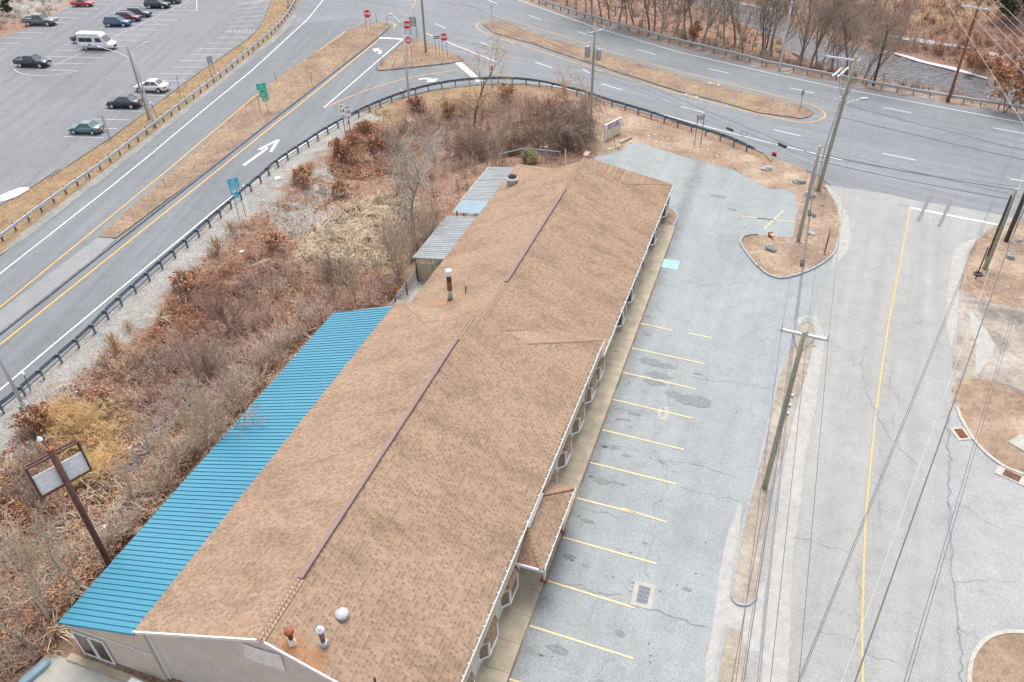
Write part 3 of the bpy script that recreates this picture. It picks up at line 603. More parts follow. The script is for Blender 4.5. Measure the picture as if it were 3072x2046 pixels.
# parking lot stall lines
PL = [(560, 1192, 905, 1202), (690, 1117, 1022, 1123), (795, 1038, 1133, 1047), (907, 965, 1240, 971), (1045, 899, 1340, 904), (1168, 829, 1440, 834), (1250, 762, 1530, 768), (1310, 700, 1618, 707), (1403, 643, 1705, 647), (1490, 586, 1787, 589), (1573, 530, 1868, 533), (1657, 477, 1945, 479), (1735, 426, 2020, 428), (1810, 376, 2088, 378), (1883, 328, 2155, 329), (1955, 280, 2220, 284), (1982, 238, 2215, 222), (2005, 197, 2285, 177), (2028, 157, 2305, 136), (2050, 118, 2330, 96), (2070, 80, 2335, 58), (2095, 42, 2335, 10),
      (115, 600, 680, 618), (465, 552, 790, 559), (410, 492, 895, 506), (467, 438, 1000, 455), (575, 390, 1100, 405), (700, 343, 1195, 355), (795, 296, 1290, 309), (877, 251, 1383, 263), (970, 206, 1470, 218), (1060, 165, 1552, 177), (1150, 124, 1632, 134), (1290, 86, 1715, 95), (1220, 46, 1580, 52),
      (-60, 428, 55, 431), (-40, 376, 168, 381), (33, 330, 275, 335), (135, 283, 382, 289), (245, 237, 483, 243), (350, 194, 583, 202), (450, 150, 678, 158), (545, 112, 770, 118), (655, 73, 863, 79), (740, 35, 952, 42), (820, 0, 1035, 5), (400, 605, 740, 450), (740, 450, 1650, 5), (1713, 0, 1715, 95)]
for a in PL: line(park, Z(0, 0, *a), .13, 'paint_white_old', name='stall_line')
line(park, Z(0, 0, 120, 603, 160, 635, 240, 655, 370, 661, 500, 652, 610, 635, 680, 618), .13, 'paint_white_old', sm=2, name='stall_line')
for k in range(6): line(park, Z(0, 0, 1340+k*60, 84-k*3, 1660+k*9, 2+k*14), .07, 'paint_white_old', name='hatch_line')
for k in range(8): line(park, Z(0, 0, 1975+k*33, 281, 1990+k*33, 262-k*.4), .1, 'paint_white_old', name='hatch_line')
for k in range(7): line(park, Z(0, 0, 2105+k*34, 38-k*4, 2130+k*34, 20-k*4), .1, 'paint_stall', name='hatch_line')
def flatshape(parent, px, mat, name, z=.034): return sheet(name, gp(px), z, mat, parent)
flatshape(hw, Z(760, 0, 1035, 430, 1098, 418, 1082, 432, 1108, 436, 1124, 452, 1108, 470, 1080, 470, 1100, 455, 1092, 447, 1078, 447, 1062, 455), WHT, 'turn_arrow')
flatshape(hw, Z(760, 0, 1437, 690, 1470, 682, 1530, 680, 1560, 690, 1610, 686, 1578, 716, 1495, 713, 1535, 704, 1510, 692, 1470, 693, 1442, 697), WHT, 'turn_arrow')
flatshape(ramp, Z(760, 0, 37, 1302, 205, 1220, 232, 1220, 165, 1325, 140, 1325, 188, 1240, 60, 1312), WHT, 'straight_arrow')
flatshape(ramp, Z(760, 0, -93, 1438, 115, 1288, 137, 1292, -75, 1450), WHT, 'straight_arrow')
def spot(parent, p, r, mat, seed, z=.031, asp=.6):
    rr = random.Random(seed); c = at(p); n_ = 14; a0 = rr.random()*6
    P = [(c.x+r*math.cos(2*math.pi*i/n_)*rr.uniform(.7, 1.2), c.y+r*asp*math.sin(2*math.pi*i/n_)*rr.uniform(.7, 1.2)) for i in range(n_)]
    return sheet('oil_stain', P, z, mat, parent)
sp = [(1520, 1000, 830, 1290, .55, 'stain'), (1520, 1000, 735, 1250, .14, 'tar'), (1520, 1000, 940, 1300, .3, 'stain'), (1520, 1000, 1010, 1322, .2, 'stain'), (1520, 1000, 855, 990, .22, 'tar'), (1520, 1000, 935, 1000, .4, 'stain_lot'), (1520, 1000, 1045, 1070, .28, 'stain_lot'), (1520, 1000, 985, 750, .28, 'stain'), (1520, 1000, 1040, 755, .3, 'stain_lot'), (1520, 1000, 1110, 700, .5, 'stain_lot'), (1520, 1000, 1250, 250, .9, 'stain_lot'), (1520, 1000, 1380, 285, .8, 'stain_lot'), (1520, 1000, 1330, 370, .9, 'stain_lot'), (1520, 1000, 1460, 535, .7, 'stain_lot'), (1520, 1000, 1660, 355, .3, 'stain_lot'), (1520, 1000, 1650, 595, 1.3, 'stain_lot'), (1520, 1000, 1065, 435, .08, 'tar'), (1520, 1000, 1195, 510, .2, 'stain_lot'), (1520, 1000, 1290, 430, .8, 'stain_lot'),
      (1520, 1506, 695, 165, .4, 'stain'), (1520, 1506, 545, 480, .42, 'stain'), (1520, 1506, 625, 125, .09, 'tar'), (1520, 1506, 755, 185, .07, 'tar'), (1520, 1506, 570, 510, .12, 'tar'), (1520, 1506, 1205, 360, .18, 'stain_lot'), (1520, 1506, 1110, 705, .2, 'stain'), (1520, 1506, 1080, 780, .13, 'stain'), (1520, 1506, 985, 1140, .3, 'stain_lot'), (1520, 1506, 990, 1165, .22, 'stain'), (1520, 1506, 300, 1337, .15, 'tar'), (1520, 1506, 350, 850, .25, 'stain_lot'), (1520, 1506, 450, 1290, .6, 'stain_lot'), (1520, 1506, 1575, 765, .28, 'stain_lot'), (1520, 1506, 690, 560, .25, 'stain_lot'), (1520, 1506, 395, 1350, .06, 'tar'), (1520, 1506, 460, 1380, .06, 'tar'), (1520, 1506, 165, 1310, .15, 'stain'), (1520, 1506, 810, 1560, .2, 'stain_lot'),
      (1520, 500, 1970, 375, .5, 'stain_lot'), (1520, 500, 2070, 530, .25, 'stain'), (1520, 500, 1225, 1465, .3, 'stain'), (1520, 500, 1195, 1435, .15, 'stain'), (1520, 500, 1235, 1305, .3, 'stain'), (1520, 500, 1330, 1265, .12, 'stain'), (1520, 500, 1460, 720, .2, 'stain_lot'), (1520, 500, 1665, 1050, .08, 'tar'), (1520, 500, 1680, 95, .5, 'stain_lot'), (1520, 500, 1850, 260, .8, 'stain_lot')]
for i, (a, b, x, y, r, mt) in enumerate(sp): spot(lot, z1(a, b, x, y), r, mt, i, .0265+.0003*(i % 17), .45)
rs = random.Random(5)
for i in range(60):
    p = z1(1520, 1000, rs.uniform(900, 2100), rs.uniform(-500, 3000)); q = at(p)
    if -7 < q.x < 1.0: spot(lot, p, rs.uniform(.02, .06), 'tar', 100+i, .0325, .8)
def crack(parent, pxs, w, z=.0335, mat='tar', seed=0, jit=.18):
    rr = random.Random(seed); L = resample(gp(pxs), .35)
    L = [Vector((p.x+rr.gauss(0, jit*.5), p.y+rr.gauss(0, jit*.5), 0)) for p in L]
    mb = MB(); ribbon(mb, L, [w*rr.uniform(.4, 1.3) for _ in L], z); return mb.obj('crack', mat, parent)
CK = [(lot, (1520, 1000, 790, 945, 900, 965, 1000, 990, 1070, 985, 1180, 1030, 1260, 1045, 1330, 1110, 1400, 1150, 1340, 1120), .02), (lot, (1520, 1000, 1340, 1110, 1450, 1115, 1610, 1130, 1700, 1170, 1900, 1225, 2060, 1280), .02), (lot, (1520, 1000, 1480, 1330, 1700, 1390, 1900, 1420, 2060, 1480), .02),
      (lot, (1520, 1000, 1590, 380, 1720, 405, 1840, 420, 1900, 415, 2050, 440, 2323, 475), .02), (lot, (1520, 1000, 1690, 100, 1750, 230, 1745, 330, 1740, 480), .02), (lot, (1520, 1000, 1490, 240, 1410, 570, 1380, 650), .03), (lot, (1520, 1000, 1350, 800, 1320, 860, 1270, 1000, 1350, 1110, 1400, 1300, 1370, 1420, 1270, 1510, 1310, 1568), .03), (lot, (1520, 1506, 1270, 30, 1300, 120, 1270, 230, 1280, 370, 1270, 420, 1240, 470), .025), (lot, (1520, 1506, 1235, 410, 1205, 490, 1235, 690), .03),
      (lot, (1520, 1506, 1250, 940, 1350, 975, 1500, 1010, 1600, 1050, 1740, 1095), .06), (lot, (1520, 1506, 370, 670, 500, 700, 650, 750, 820, 800, 960, 795, 1030, 840), .05), (lot, (1520, 1506, 1055, 960, 1010, 1080, 930, 1210, 870, 1330, 830, 1470, 730, 1560), .02), (lot, (1520, 1506, 200, 1290, 300, 1330, 420, 1420, 540, 1490), .02), (lot, (1520, 1506, 600, 0, 690, 70, 900, 110, 1000, 140), .02), (lot, (1520, 1506, 780, 850, 740, 990, 690, 1130, 680, 1250), .015),
      (lot, (1520, 500, 1330, 980, 1500, 1000, 1640, 1015, 1720, 1035, 1870, 1030, 2000, 1010, 2200, 1000), .02), (lot, (1520, 500, 1620, 550, 1720, 555, 1815, 570, 1880, 600, 2040, 625), .02), (lot, (1520, 500, 1880, 300, 1850, 430, 1810, 600), .015), (lot, (1520, 500, 1640, 1040, 1620, 1130, 1600, 1300, 1570, 1420), .015), (lot, (1520, 1000, 2270, 50, 2200, 300, 2120, 650), .012), (lot, (1520, 1000, 1710, 700, 1660, 950, 1610, 1130), .012), (lot, (1520, 1000, 905, 650, 1000, 665, 1080, 660, 1180, 680, 1330, 710), .025),
      (road, (2272, 1000, 910, 100, 920, 400, 960, 560, 1040, 710, 1150, 890, 1210, 970, 1300, 1060, 1440, 1190), .03), (road, (2272, 1000, 1060, 190, 1180, 270, 1150, 470, 1240, 560, 1250, 700), .02), (road, (2272, 1000, 1200, 690, 1160, 780, 1220, 880), .02), (road, (2272, 1000, 840, 200, 790, 350, 800, 500, 750, 620), .015), (road, (2272, 1000, 610, 110, 760, 145, 900, 160, 1060, 190), .015), (road, (2272, 1506, 330, 300, 460, 340, 620, 390, 800, 430), .015), (road, (2272, 1506, 1060, 0, 1080, 150, 1050, 300), .015), (road, (2272, 1506, 550, 1130, 700, 1160, 840, 1220, 960, 1320, 1150, 1390, 1300, 1420), .015), (road, (2272, 1506, 870, 560, 870, 900, 865, 1300), .02), (road, (2272, 1000, 1070, 980, 1100, 1200, 1060, 1400, 1050, 1560), .015), (road, (2272, 500, 1320, 790, 1450, 800, 1580, 830, 1600, 900), .012),
      (side, (2272, 1000, 1670, 660, 1665, 1000, 1655, 1568), .05), (side, (2272, 1506, 1665, 0, 1690, 500, 1740, 1000, 1790, 1568), .04), (side, (2272, 1506, 1760, 1090, 1860, 1150, 1960, 1200), .02), (side, (2272, 1506, 1830, 60, 2000, 200, 2300, 280), .015), (side, (2272, 1506, 1700, 690, 2000, 680, 2323, 690), .015),
      (ramp, (0, 500, 20, 1250, 120, 1260, 210, 1275), .025), (ramp, (0, 500, 400, 985, 470, 1000, 545, 1015), .025), (ramp, (0, 500, 800, 715, 850, 725, 900, 730), .025)]
for i, (pa, a, w) in enumerate(CK): crack(pa, Z(*a), w*1.1, .0542 if pa in (ramp, side) else .0335, 'crack', i)
line(lot, Z(1520, 1000, 1355, 650, 1390, 650, 1398, 700, 1370, 760, 1340, 740, 1330, 690, 1355, 650), .3, 'sand', z=.0337, name='pothole')
# lot drain
def drain(name, cpx, w, l, rz, frame, grate, label, z=.03, n=9):
    c = at(cpx); t = empty(name, (c.x, c.y, z), rz, label, 'drain')
    MB().box((0, 0, .004), (w, l, .012)).obj('collar', frame, t)
    m_ = MB().box((0, 0, .012), (w*.52, l*.66, .008)); m_.obj('pit', 'black', t)
    b = MB()
    for i in range(n+1): b.box((-w*.26+w*.52*i/n, 0, .022), (.022, l*.66, .016))
    for i in range(5): b.box((0, -l*.33+l*.66*i/4, .0225), (w*.52, .03, .018))
    b.obj('grate', grate, t)
drain('storm_drain', z1(1520, 1506, 1190, 812), 1.1, 1.55, R_(2), 'concrete_light', 'galvanised_dark', 'square drain grate in crumbling concrete collar in the restaurant lot', .034)
drain('storm_drain', z1(2272, 1000, 1772, 878), .95, 1.15, R_(25), 'kerb_light', 'rust', 'rusty drain grate beside curved kerb at right, nearer the side road', .05)
drain('storm_drain', z1(2272, 1000, 2215, 1245), 1.7, .85, R_(-22), 'kerb_light', 'rust', 'rusty drain grate below curved kerb at the right edge', .05)
drain('storm_drain', z1(1520, 0, 1805, 736), 1.6, 1.1, R_(-15), 'concrete_light', 'steel_grey', 'pale drain on the far side of the long highway median', .03)
drain('storm_drain', z1(1520, 0, 1612, 833), 1.8, 1.0, R_(-15), 'concrete_light', 'steel_grey', 'pale drain on the near side of the long highway median', .03)
tag(sheet('concrete_slab', gp(Z(2272, 1000, 2175, 955, 2290, 885, 2600, 1000, 2450, 1110)), .11, 'concrete_light'), 'pale flat slab lying in the earth bed at right', 'slab')
# ---------------------------------------------------------------- restaurant building
bld = empty('commercial_building', (-16, 40, 0), 0, 'long low building with brown shingle roof, blue metal lean-to and bay windows', 'building')
bld.location = (0, 0, 0)
def uvmesh(name, faces, mat, parent):      # faces: (list of points, uv axis 'y' or 'x')
    V = []; F = []; UV = []
    for P, ax in faces:
        k = len(V); P = [Vector(p) for p in P]
        n_ = (P[1]-P[0]).cross(P[2]-P[0])
        if n_.z < 0: P = P[::-1]; n_ = -n_
        n_.normalize(); zr_ = P[0]
        sl_ = math.hypot(n_.x, n_.y)/n_.z
        V += P; F.append(tuple(range(k, k+len(P))))
        for p in P: UV.append((p.y if ax == 'y' else p.x, p.z*math.sqrt(1+1/sl_**2) if sl_ > 1e-3 else p.x))
    o = mesh_obj(name, V, F, mat, parent); uvl = o.data.uv_layers.new(name='UVMap')
    for pl in o.data.polygons:
        for li in pl.loop_indices: uvl.data[li].uv = UV[o.data.loops[li].vertex_index]
    return o
def roof_faces(y0, y1, ye, ze, zr):
    xr, xl = XR+7.39, XR-7.39; hp = ye-y1; zi = ze+RS*hp
    return [([(XR, y0, zr), (xr, y0, ze), (xr, ye, ze), (xr-hp, y1, zi), (XR, y1, zr)], 'y'),
            ([(XR, y0, zr), (XR, y1, zr), (xl+hp, y1, zi), (xl, ye, ze), (xl, y0, ze)], 'y'),
            ([(xr, ye, ze), (xl, ye, ze), (xl+hp, y1, zi), (xr-hp, y1, zi)], 'x')]
YN0, YN1, YNE, YF1, YFE = 13.6, 37.1, 41.0, 63.0, 67.0
uvmesh('shingle_roof', roof_faces(YN0, YN1, YNE, NE, NR), 'shingle', bld)
ff = roof_faces(YN1-.02, YF1, YFE, FE, FR)
ff.append(([(XR, YF1+.9, FR-.05), (XR, YF1-.02, FR+.01), (XR+3.98, YF1-.02, FR-RS*3.98+.02), (XR+7.39, YFE+.04, FE+.03)], 'x'))
uvmesh('shingle_roof', ff, 'shingle', bld)
xr, xl = XR+7.39, XR-7.39
def capline(a, b, w=.36, up=.045):      # overlapping ridge cap tabs
    a, b = Vector(a), Vector(b); d = b-a; L = d.length; n_ = max(2, int(L/.2)); mb = MB(); d.normalize()
    side = d.cross(Vector((0, 0, 1))).normalized()
    for i in range(n_):
        p = a+d*(L*(i+.5)/n_); q = d*(L/n_*.53); h0, h1 = up+.008, up
        c0, c1 = p-q+Vector((0, 0, h0)), p+q+Vector((0, 0, h1))
        mb.add([c0-side*w/2-Vector((0, 0, w*RS/2)), c0, c0+side*w/2-Vector((0, 0, w*RS/2)), c1-side*w/2-Vector((0, 0, w*RS/2)), c1, c1+side*w/2-Vector((0, 0, w*RS/2))], [(0, 1, 4, 3), (1, 2, 5, 4), (0, 3, 1), (1, 4, 2)])
    return mb
yv0 = roofp(z1(760, 1506, 400, 665), 1, NR).y; yv1 = roofp(z1(760, 1000, 1765, 50), 1, NR).y
yw0 = roofp(z1(1520, 500, 0, 1010), 1, FR).y; yw1 = roofp(z1(1520, 500, 510, 205), 1, FR).y
for a, b in [((XR, YN0, NR), (XR, yv0, NR)), ((XR, yv1, NR), (XR, YN1, NR)), ((XR, YN1, FR), (XR, yw0, FR)), ((XR, yw1, FR), (XR, YF1+.8, FR))]:
    capline(a, b).obj('ridge_cap', 'ridge_cap', bld)
for (x0, ye, y1, ze, sg) in [(xr, YNE, YN1, NE, -1), (xl, YNE, YN1, NE, 1), (xr, YFE, YF1, FE, -1), (xl, YFE, YF1, FE, 1)]:
    capline((x0, ye, ze), (x0+sg*(ye-y1), y1, ze+RS*(ye-y1)), .3, .03).obj('hip_cap', 'ridge_cap', bld)
for y0, y1, zr in ((yv0, yv1, NR), (yw0, yw1, FR)):
    mb = MB(); mb.box((XR, (y0+y1)/2, zr+.08), (.22, y1-y0, .03)); mb.box((XR-.11, (y0+y1)/2, zr+.04), (.03, y1-y0, .08)); mb.box((XR+.11, (y0+y1)/2, zr+.04), (.03, y1-y0, .08))
    o = mb.obj('ridge_vent', 'ridge_vent', bld)
for sgn in (1, -1):  # added lines standing for debris and shadow in the valleys, plus eave drip edge
    mb = MB(); e = 3.98
    mb.bar((XR+sgn*.1, YN1+.1, FR+.01), (XR+sgn*e, YNE+.02, NE+.01), .02, .02); mb.bar((XR+sgn*e, YNE+.03, NE-.02), (XR+sgn*7.36, YNE+.03, NE-.03), .015, .06)
    mb.obj('valley_line', 'wood_grey', bld)
# small upturned end of the far ridge
MB().box((XR, YF1+1.25, FR+.10), (.45, .9, .06)).obj('ridge_end', 'ridge_cap', bld)
# walls
WR, WL = -8.93, -22.95
def wallpoly(name, pts, mat, th=.12):
    P = [Vector(p) for p in pts]; n_ = (P[1]-P[0]).cross(P[2]-P[0]).normalized()*th
    k = len(P); Vv = P+[p-n_ for p in P]
    return mesh_obj(name, Vv, [tuple(range(k)), tuple(range(2*k-1, k-1, -1))]+[(i, (i+1) % k+0, (i+1) % k+k, i+k)[::-1] for i in range(k)], mat, bld)
yg = 13.95
wallpoly('gable_wall', [(WL, yg, -.4), (WR, yg, -.4), (WR, yg, NE+RS*.37-.12), (XR, yg, NR-.10), (WL, yg, NE+RS*.39-.12)], 'siding_grey')
wallpoly('front_wall', [(WR, yg+.13, -.1), (WR, YNE-.1, -.1), (WR, YNE-.1, 4.0), (WR, yg+.13, 4.0)], 'wall_white')
wallpoly('front_wall', [(WR+.003, YNE-.1, -.1), (WR+.003, YFE-.5, -.1), (WR+.003, YFE-.5, 2.72), (WR+.003, YNE-.1, 2.72)], 'wall_white')
wallpoly('rear_wall', [(WL, YFE-.5, -1), (WL, 40, -1), (WL, 40, 2.7), (WL, YFE-.5, 2.7)], 'siding_tan')
wallpoly('end_wall', [(WR, YFE-.4, -.5), (WL, YFE-.4, -.5), (WL, YFE-.4, 2.65), (WR, YFE-.4, 2.65)], 'siding_tan')
wallpoly('upper_gable', [(xr-3.9, YN1-.05, NE+RS*3.9-.1), (xl+3.9, YN1-.05, NE+RS*3.9-.1), (XR, YN1-.05, NR-.08)], 'siding_grey')
mb = MB()
for x0, z0 in ((xr, NE), (xl, NE)): mb.bar((x0, YN0+.04, z0-.07), (XR, YN0+.04, NR-.07), .07, .16)
mb.box((WL+.03, yg-.03, 1.9), (.16, .1, 4.4)); mb.obj('rake_trim', 'trim_white', bld)
fp = [at_y(p, yg-.03) for p in Z(760, 1506, -92, 1228, 0, 1262, 240, 1335, 282, 1472, 0, 1378, -60, 1355)]
k = len(fp); mesh_obj('blank_panel', fp+[p+Vector((0, -.03, 0)) for p in fp], [tuple(range(k, 2*k))]+[(i, (i+1) % k, (i+1) % k+k, i+k) for i in range(k)], 'faded_panel', bld)
# soffit, fascia and gutters
MB().box((-8.60, (YN0+YNE)/2, 3.32), (.06, YNE-YN0, 1.20)).obj('fascia', 'fascia_beige', bld)
MB().box((-8.77, (YN0+YNE)/2, 2.76), (.26, YNE-YN0-.2, .04)).obj('soffit', 'trim_white', bld)
MB().box((-8.60, (YNE+YFE)/2, 2.42), (.05, YFE-YNE, .2)).obj('fascia', 'trim_white', bld)
def gutter(x, y0, y1, z, name='gutter', par=None):
    mb = MB(); mb.box((x+.12, (y0+y1)/2, z-.03), (.02, y1-y0, .13)); mb.box((x+.06, (y0+y1)/2, z-.10), (.13, y1-y0, .02))
    y = y0+.3
    while y < y1: mb.box((x+.07, y, z+.015), (.12, .028, .016)); y += .62
    g_ = mb.obj(name, 'trim_white', par or bld)
    rr = random.Random(int(y0*10)); d = MB(); n_ = int((y1-y0)/.35)
    P = [(x+.06+rr.uniform(-.02, .02), y0+.05+(y1-y0-.1)*i/n_, 0) for i in range(n_+1)]
    ribbon(d, P, [rr.choice((.03, .1, .1, .11, .12)) for _ in P], z-.03)
    d.obj('gutter_debris', 'bark_dark', g_)
    return g_
gutter(-8.56, YN0, YNE, NE); gutter(-8.56, YNE, YFE, FE)
mb = MB(); mb.tube([(-8.42, 36.6, 3.85), (-8.46, 36.7, 3.2), (-8.70, 38.0, 2.6), (-8.8, 38.1, 2.3), (-8.82, 38.1, .2)], .045, 6); mb.obj('downspout', 'steel_grey', bld)
# bay windows
def bay(yc, z0=.85, z1_=2.05, hw_=.95, hf=.55, pr=.40, lit='glass_bay'):
    b = MB(); x0 = WR; xf = WR+pr
    ring = lambda z, e=0: [(x0, yc-hw_-e, z), (xf+e, yc-hf-e*.5, z), (xf+e, yc+hf+e*.5, z), (x0, yc+hw_+e, z)]
    A, B = ring(z0), ring(z1_); low = [(x0, yc-hw_*.8, z0-.22), (x0+.1, yc-hf*.8, z0-.3), (x0+.1, yc+hf*.8, z0-.3), (x0, yc+hw_*.8, z0-.22)]
    b.add(low+A, [(0, 1, 5, 4), (1, 2, 6, 5), (2, 3, 7, 6)])
    t = b.obj('bay_window', 'trim_white', bld)
    pn = MB(); fr = MB()
    for i in range(3):
        a0, a1, b0, b1 = Vector(A[i]), Vector(A[i+1]), Vector(B[i]), Vector(B[i+1])
        pn.add([a0, a1, b1, b0], [(0, 1, 2, 3)])
    pn.obj('pane', lit, t)
    for i in range(4): fr.bar(A[i], B[i], .10, .08)
    for i in range(3): fr.bar(A[i], A[i+1], .09, .11); fr.bar(B[i], B[i+1], .09, .11)
    fr.obj('frame', 'trim_white', t)
    C_ = ring(z1_+.06, .09); top = [(x0-.02, yc-hf*.55, z1_+.62), (x0-.02, yc+hf*.55, z1_+.62)]
    r = uvmesh('bay_roof', [([C_[0], C_[1], top[0]], 'x'), ([C_[1], C_[2], top[1], top[0]], 'y'), ([C_[2], C_[3], top[1]], 'x')], 'shingle', t)
    return t
for yb in (15.9, 18.94, 21.96, 28.9, 31.92, 34.97, 37.95): bay(yb+.98)
bay(39.95+1.2, .86, 2.0)
for yb in (47.0, 50.18, 59.18, 64.25): bay(yb+.95, .64, 1.85, lit='glass_dark')
for yd in (53.6, 56.2):
    o = MB().box((WR+.03, yd, 1.05), (.06, 1.0, 2.1)).obj('door', 'glass_dark', bld)
    fr = MB(); fr.bar((WR+.06, yd-.5, 0), (WR+.06, yd-.5, 2.1), .08); fr.bar((WR+.06, yd+.5, 0), (WR+.06, yd+.5, 2.1), .08); fr.bar((WR+.06, yd-.5, 2.1), (WR+.06, yd+.5, 2.1), .08); fr.obj('frame', 'trim_white', o)
for yl in (54.6, 57.3):
    l = MB(); l.lathe([(.02, 1.85), (.11, 1.75), (.12, 1.7), (.07, 1.5), (.02, 1.45)], (WR+.28, yl, 0), 8); l.bar((WR, yl, 1.8), (WR+.28, yl, 1.86), .03); l.obj('wall_lamp', 'black', bld)
# entrance porch
pe, pz = -7.22, 2.55; px0, px1 = 23.6, 29.35; pt = 3.42
pr = empty('entrance_porch', (0, 0, 0)); pr.parent = bld
uvmesh('porch_roof', [([(pe, px0, pz), (pe, px1, pz), (-8.53, px1-1.75, pt), (-8.53, px0+1.5, pt)], 'y'), ([(pe, px0, pz), (-8.53, px0+1.5, pt), (-8.93, px0+1.5, pt+.1), (-8.93, px0, pz)], 'x'), ([(pe, px1, pz), (-8.53, px1-1.75, pt), (-8.93, px1-1.75, pt+.1), (-8.93, px1, pz)], 'x')], 'shingle', pr)
capline((pe, px0, pz), (-8.53, px0+1.5, pt), .3).obj('hip_cap', 'ridge_cap', pr); capline((pe, px1, pz), (-8.53, px1-1.75, pt), .3).obj('hip_cap', 'ridge_cap', pr)
MB().box((-8.50, (px0+px1)/2-.1, pt+.10), (.16, px1-px0-3.35, .05)).obj('flashing', 'trim_white', pr)
gutter(pe-.02, px0, px1, pz, 'gutter', pr)
MB().box(((pe+WR)/2, px0-.02, pz-.08), (1.75, .08, .18)).obj('fascia', 'trim_white', pr)
for yy in (24.75, 28.2):
    q = MB().box((pe-.25, yy, pz/2-.05), (.11, .11, pz-.1)).obj('post', 'trim_white', pr); MB().box((pe-.25, yy, .17), (.34, .34, .06)).obj('base_plate', 'rust', q)
MB().box((-8.1, 26.2, 2.95), (.12, .34, .04), M=Matrix.Rotation(-.55, 3, 'Y')).obj('roof_scrap', 'trim_white', pr)
MB().box((-7.9, 24.9, 2.83), (.08, .34, .04), M=Matrix.Rotation(-.55, 3, 'Y')).obj('roof_scrap', 'trim_white', pr)
o = MB().box((WR+.03, 27.2, 1.05), (.06, 1.1, 2.1)).obj('door', 'glass_dark', bld)
# blue lean-to
BI = (-23.28, 3.88); BO = (-28.3, 2.35); by0, by1 = 13.55, 40.2
lt = empty('lean_to', (0, 0, 0)); lt.parent = bld
mesh_obj('metal_roof', [(BI[0], by0, BI[1]), (BO[0], by0, BO[1]), (BO[0], by1, BO[1]), (BI[0], by1+.3, BI[1]), (BI[0], by0, BI[1]-.06), (BO[0], by0, BO[1]-.06), (BO[0], by1, BO[1]-.06), (BI[0], by1+.3, BI[1]-.06)], [(0, 3, 2, 1), (4, 5, 6, 7), (0, 1, 5, 4), (1, 2, 6, 5), (2, 3, 7, 6)], 'blue_metal', lt)
rb = MB(); nr = 88
for i in range(nr+1):
    y = by0+.03+(by1-by0-.06)*i/nr
    rb.bar((BI[0], y, BI[1]+.018), (BO[0], y, BO[1]+.018), .022, .03)
rb.obj('roof_seam', 'blue_rib', lt)
wl = MB(); yl = 13.75
wallpoly('lean_to_wall', [(-28.1, yl, -1.0), (-23.0, yl, -1.0), (-23.0, yl, 3.85), (-28.1, yl, 2.3)], 'siding_cream').parent = lt
wallpoly('lean_to_wall', [(-28.1, 40, -2.0), (-28.1, yl+.13, -2.0), (-28.1, yl+.13, 2.28), (-28.1, 40, 2.28)], 'siding_cream').parent = lt
MB().bar((-28.1, yl-.04, 2.12), (-23.0, yl-.04, 2.12), .03, .05).obj('trim', 'trim_white', lt)
dr = MB().box((-26.95, yl-.02, .70), (1.85, .06, 1.95)).obj('sliding_door', 'glass_dark', lt)
f = MB()
for xx in (-27.87, -26.98, -26.90, -26.03): f.box((xx, yl-.06, .70), (.09, .06, 2.0))
f.box((-26.95, yl-.06, 1.68), (1.9, .06, .08)); f.box((-26.95, yl-.06, -.27), (1.9, .08, .16)); f.obj('frame', 'trim_white', dr)
MB().box((-25.6, yl-.35, -.33), (6.0, .5, .1)).obj('foundation_ledge', 'concrete', lt)
# rear canopies
def canopy(y0, y1, front=None):
    t = empty('canopy', (0, 0, 0)); t.parent = bld
    a, b = (-23.15, 2.50), (-26.1, 2.12)
    mesh_obj('metal_roof', [(a[0], y0, a[1]), (b[0], y0, b[1]), (b[0], y1, b[1]), (a[0], y1, a[1]), (a[0], y0, a[1]-.06), (b[0], y0, b[1]-.06), (b[0], y1, b[1]-.06), (a[0], y1, a[1]-.06)], [(0, 3, 2, 1), (4, 5, 6, 7), (0, 1, 5, 4), (1, 2, 6, 5), (2, 3, 7, 6), (3, 0, 4, 7)], 'grey_metal', t)
    MB().box((b[0]-.03, (y0+y1)/2, b[1]-.03), (.06, y1-y0, .1)).obj('edge_trim', 'steel_grey', t)
    rb = MB(); y = y0+.15
    while y < y1: rb.bar((a[0], y, a[1]+.012), (b[0], y, b[1]+.012), .02, .02); y += .3
    rb.obj('roof_rib', 'grey_metal', t)
    for yy in (y0+.1, (y0+y1)/2, y1-.1): MB().box((b[0]+.12, yy, .55), (.09, .09, 3.0)).obj('post', 'galvanised_dark', t)
    return t
c1 = canopy(49.2, 56.4); c2 = canopy(59.4, 66.5)
mesh_obj('front_panel', [(-23.2, 59.4, 2.50), (-26.1, 59.4, 2.12), (-26.3, 57.75, 1.75), (-23.2, 57.75, 2.05)], [(0, 1, 2, 3)], 'bluegrey_metal', c2)
MB().box((-25.9, 57.85, .6), (.09, .09, 2.6)).obj('post', 'black', c2)
wallpoly('tan_screen', [(-26.0, 49.3, -1.0), (-23.0, 49.3, -1.0), (-23.0, 49.3, 1.75), (-26.0, 49.3, 1.55)], 'siding_tan', .06)
MB().box((-24.6, 49.24, 1.6), (.08, .05, .9)).obj('brace', 'wood_grey', c1)
MB().box((-24.6, 53.5, -.1), (3.0, 26.5, .12)).obj('deck', 'concrete_light', bld)
tb = empty('outdoor_table', (-25.2, 57.0, 0), .1, 'pale topped table under the farther grey canopy', 'table')
MB().box((0, 0, .72), (.7, 1.5, .05)).obj('tabletop', 'wood_grey', tb)
for sx in (-.28, .28):
    for sy in (-.65, .65): MB().box((sx, sy, .35), (.05, .05, .7)).obj('leg', 'black', tb)
ch = empty('patio_chair', (-24.3, 57.3, 0), .4, 'black patio chair beside the table under the grey canopy', 'chair')
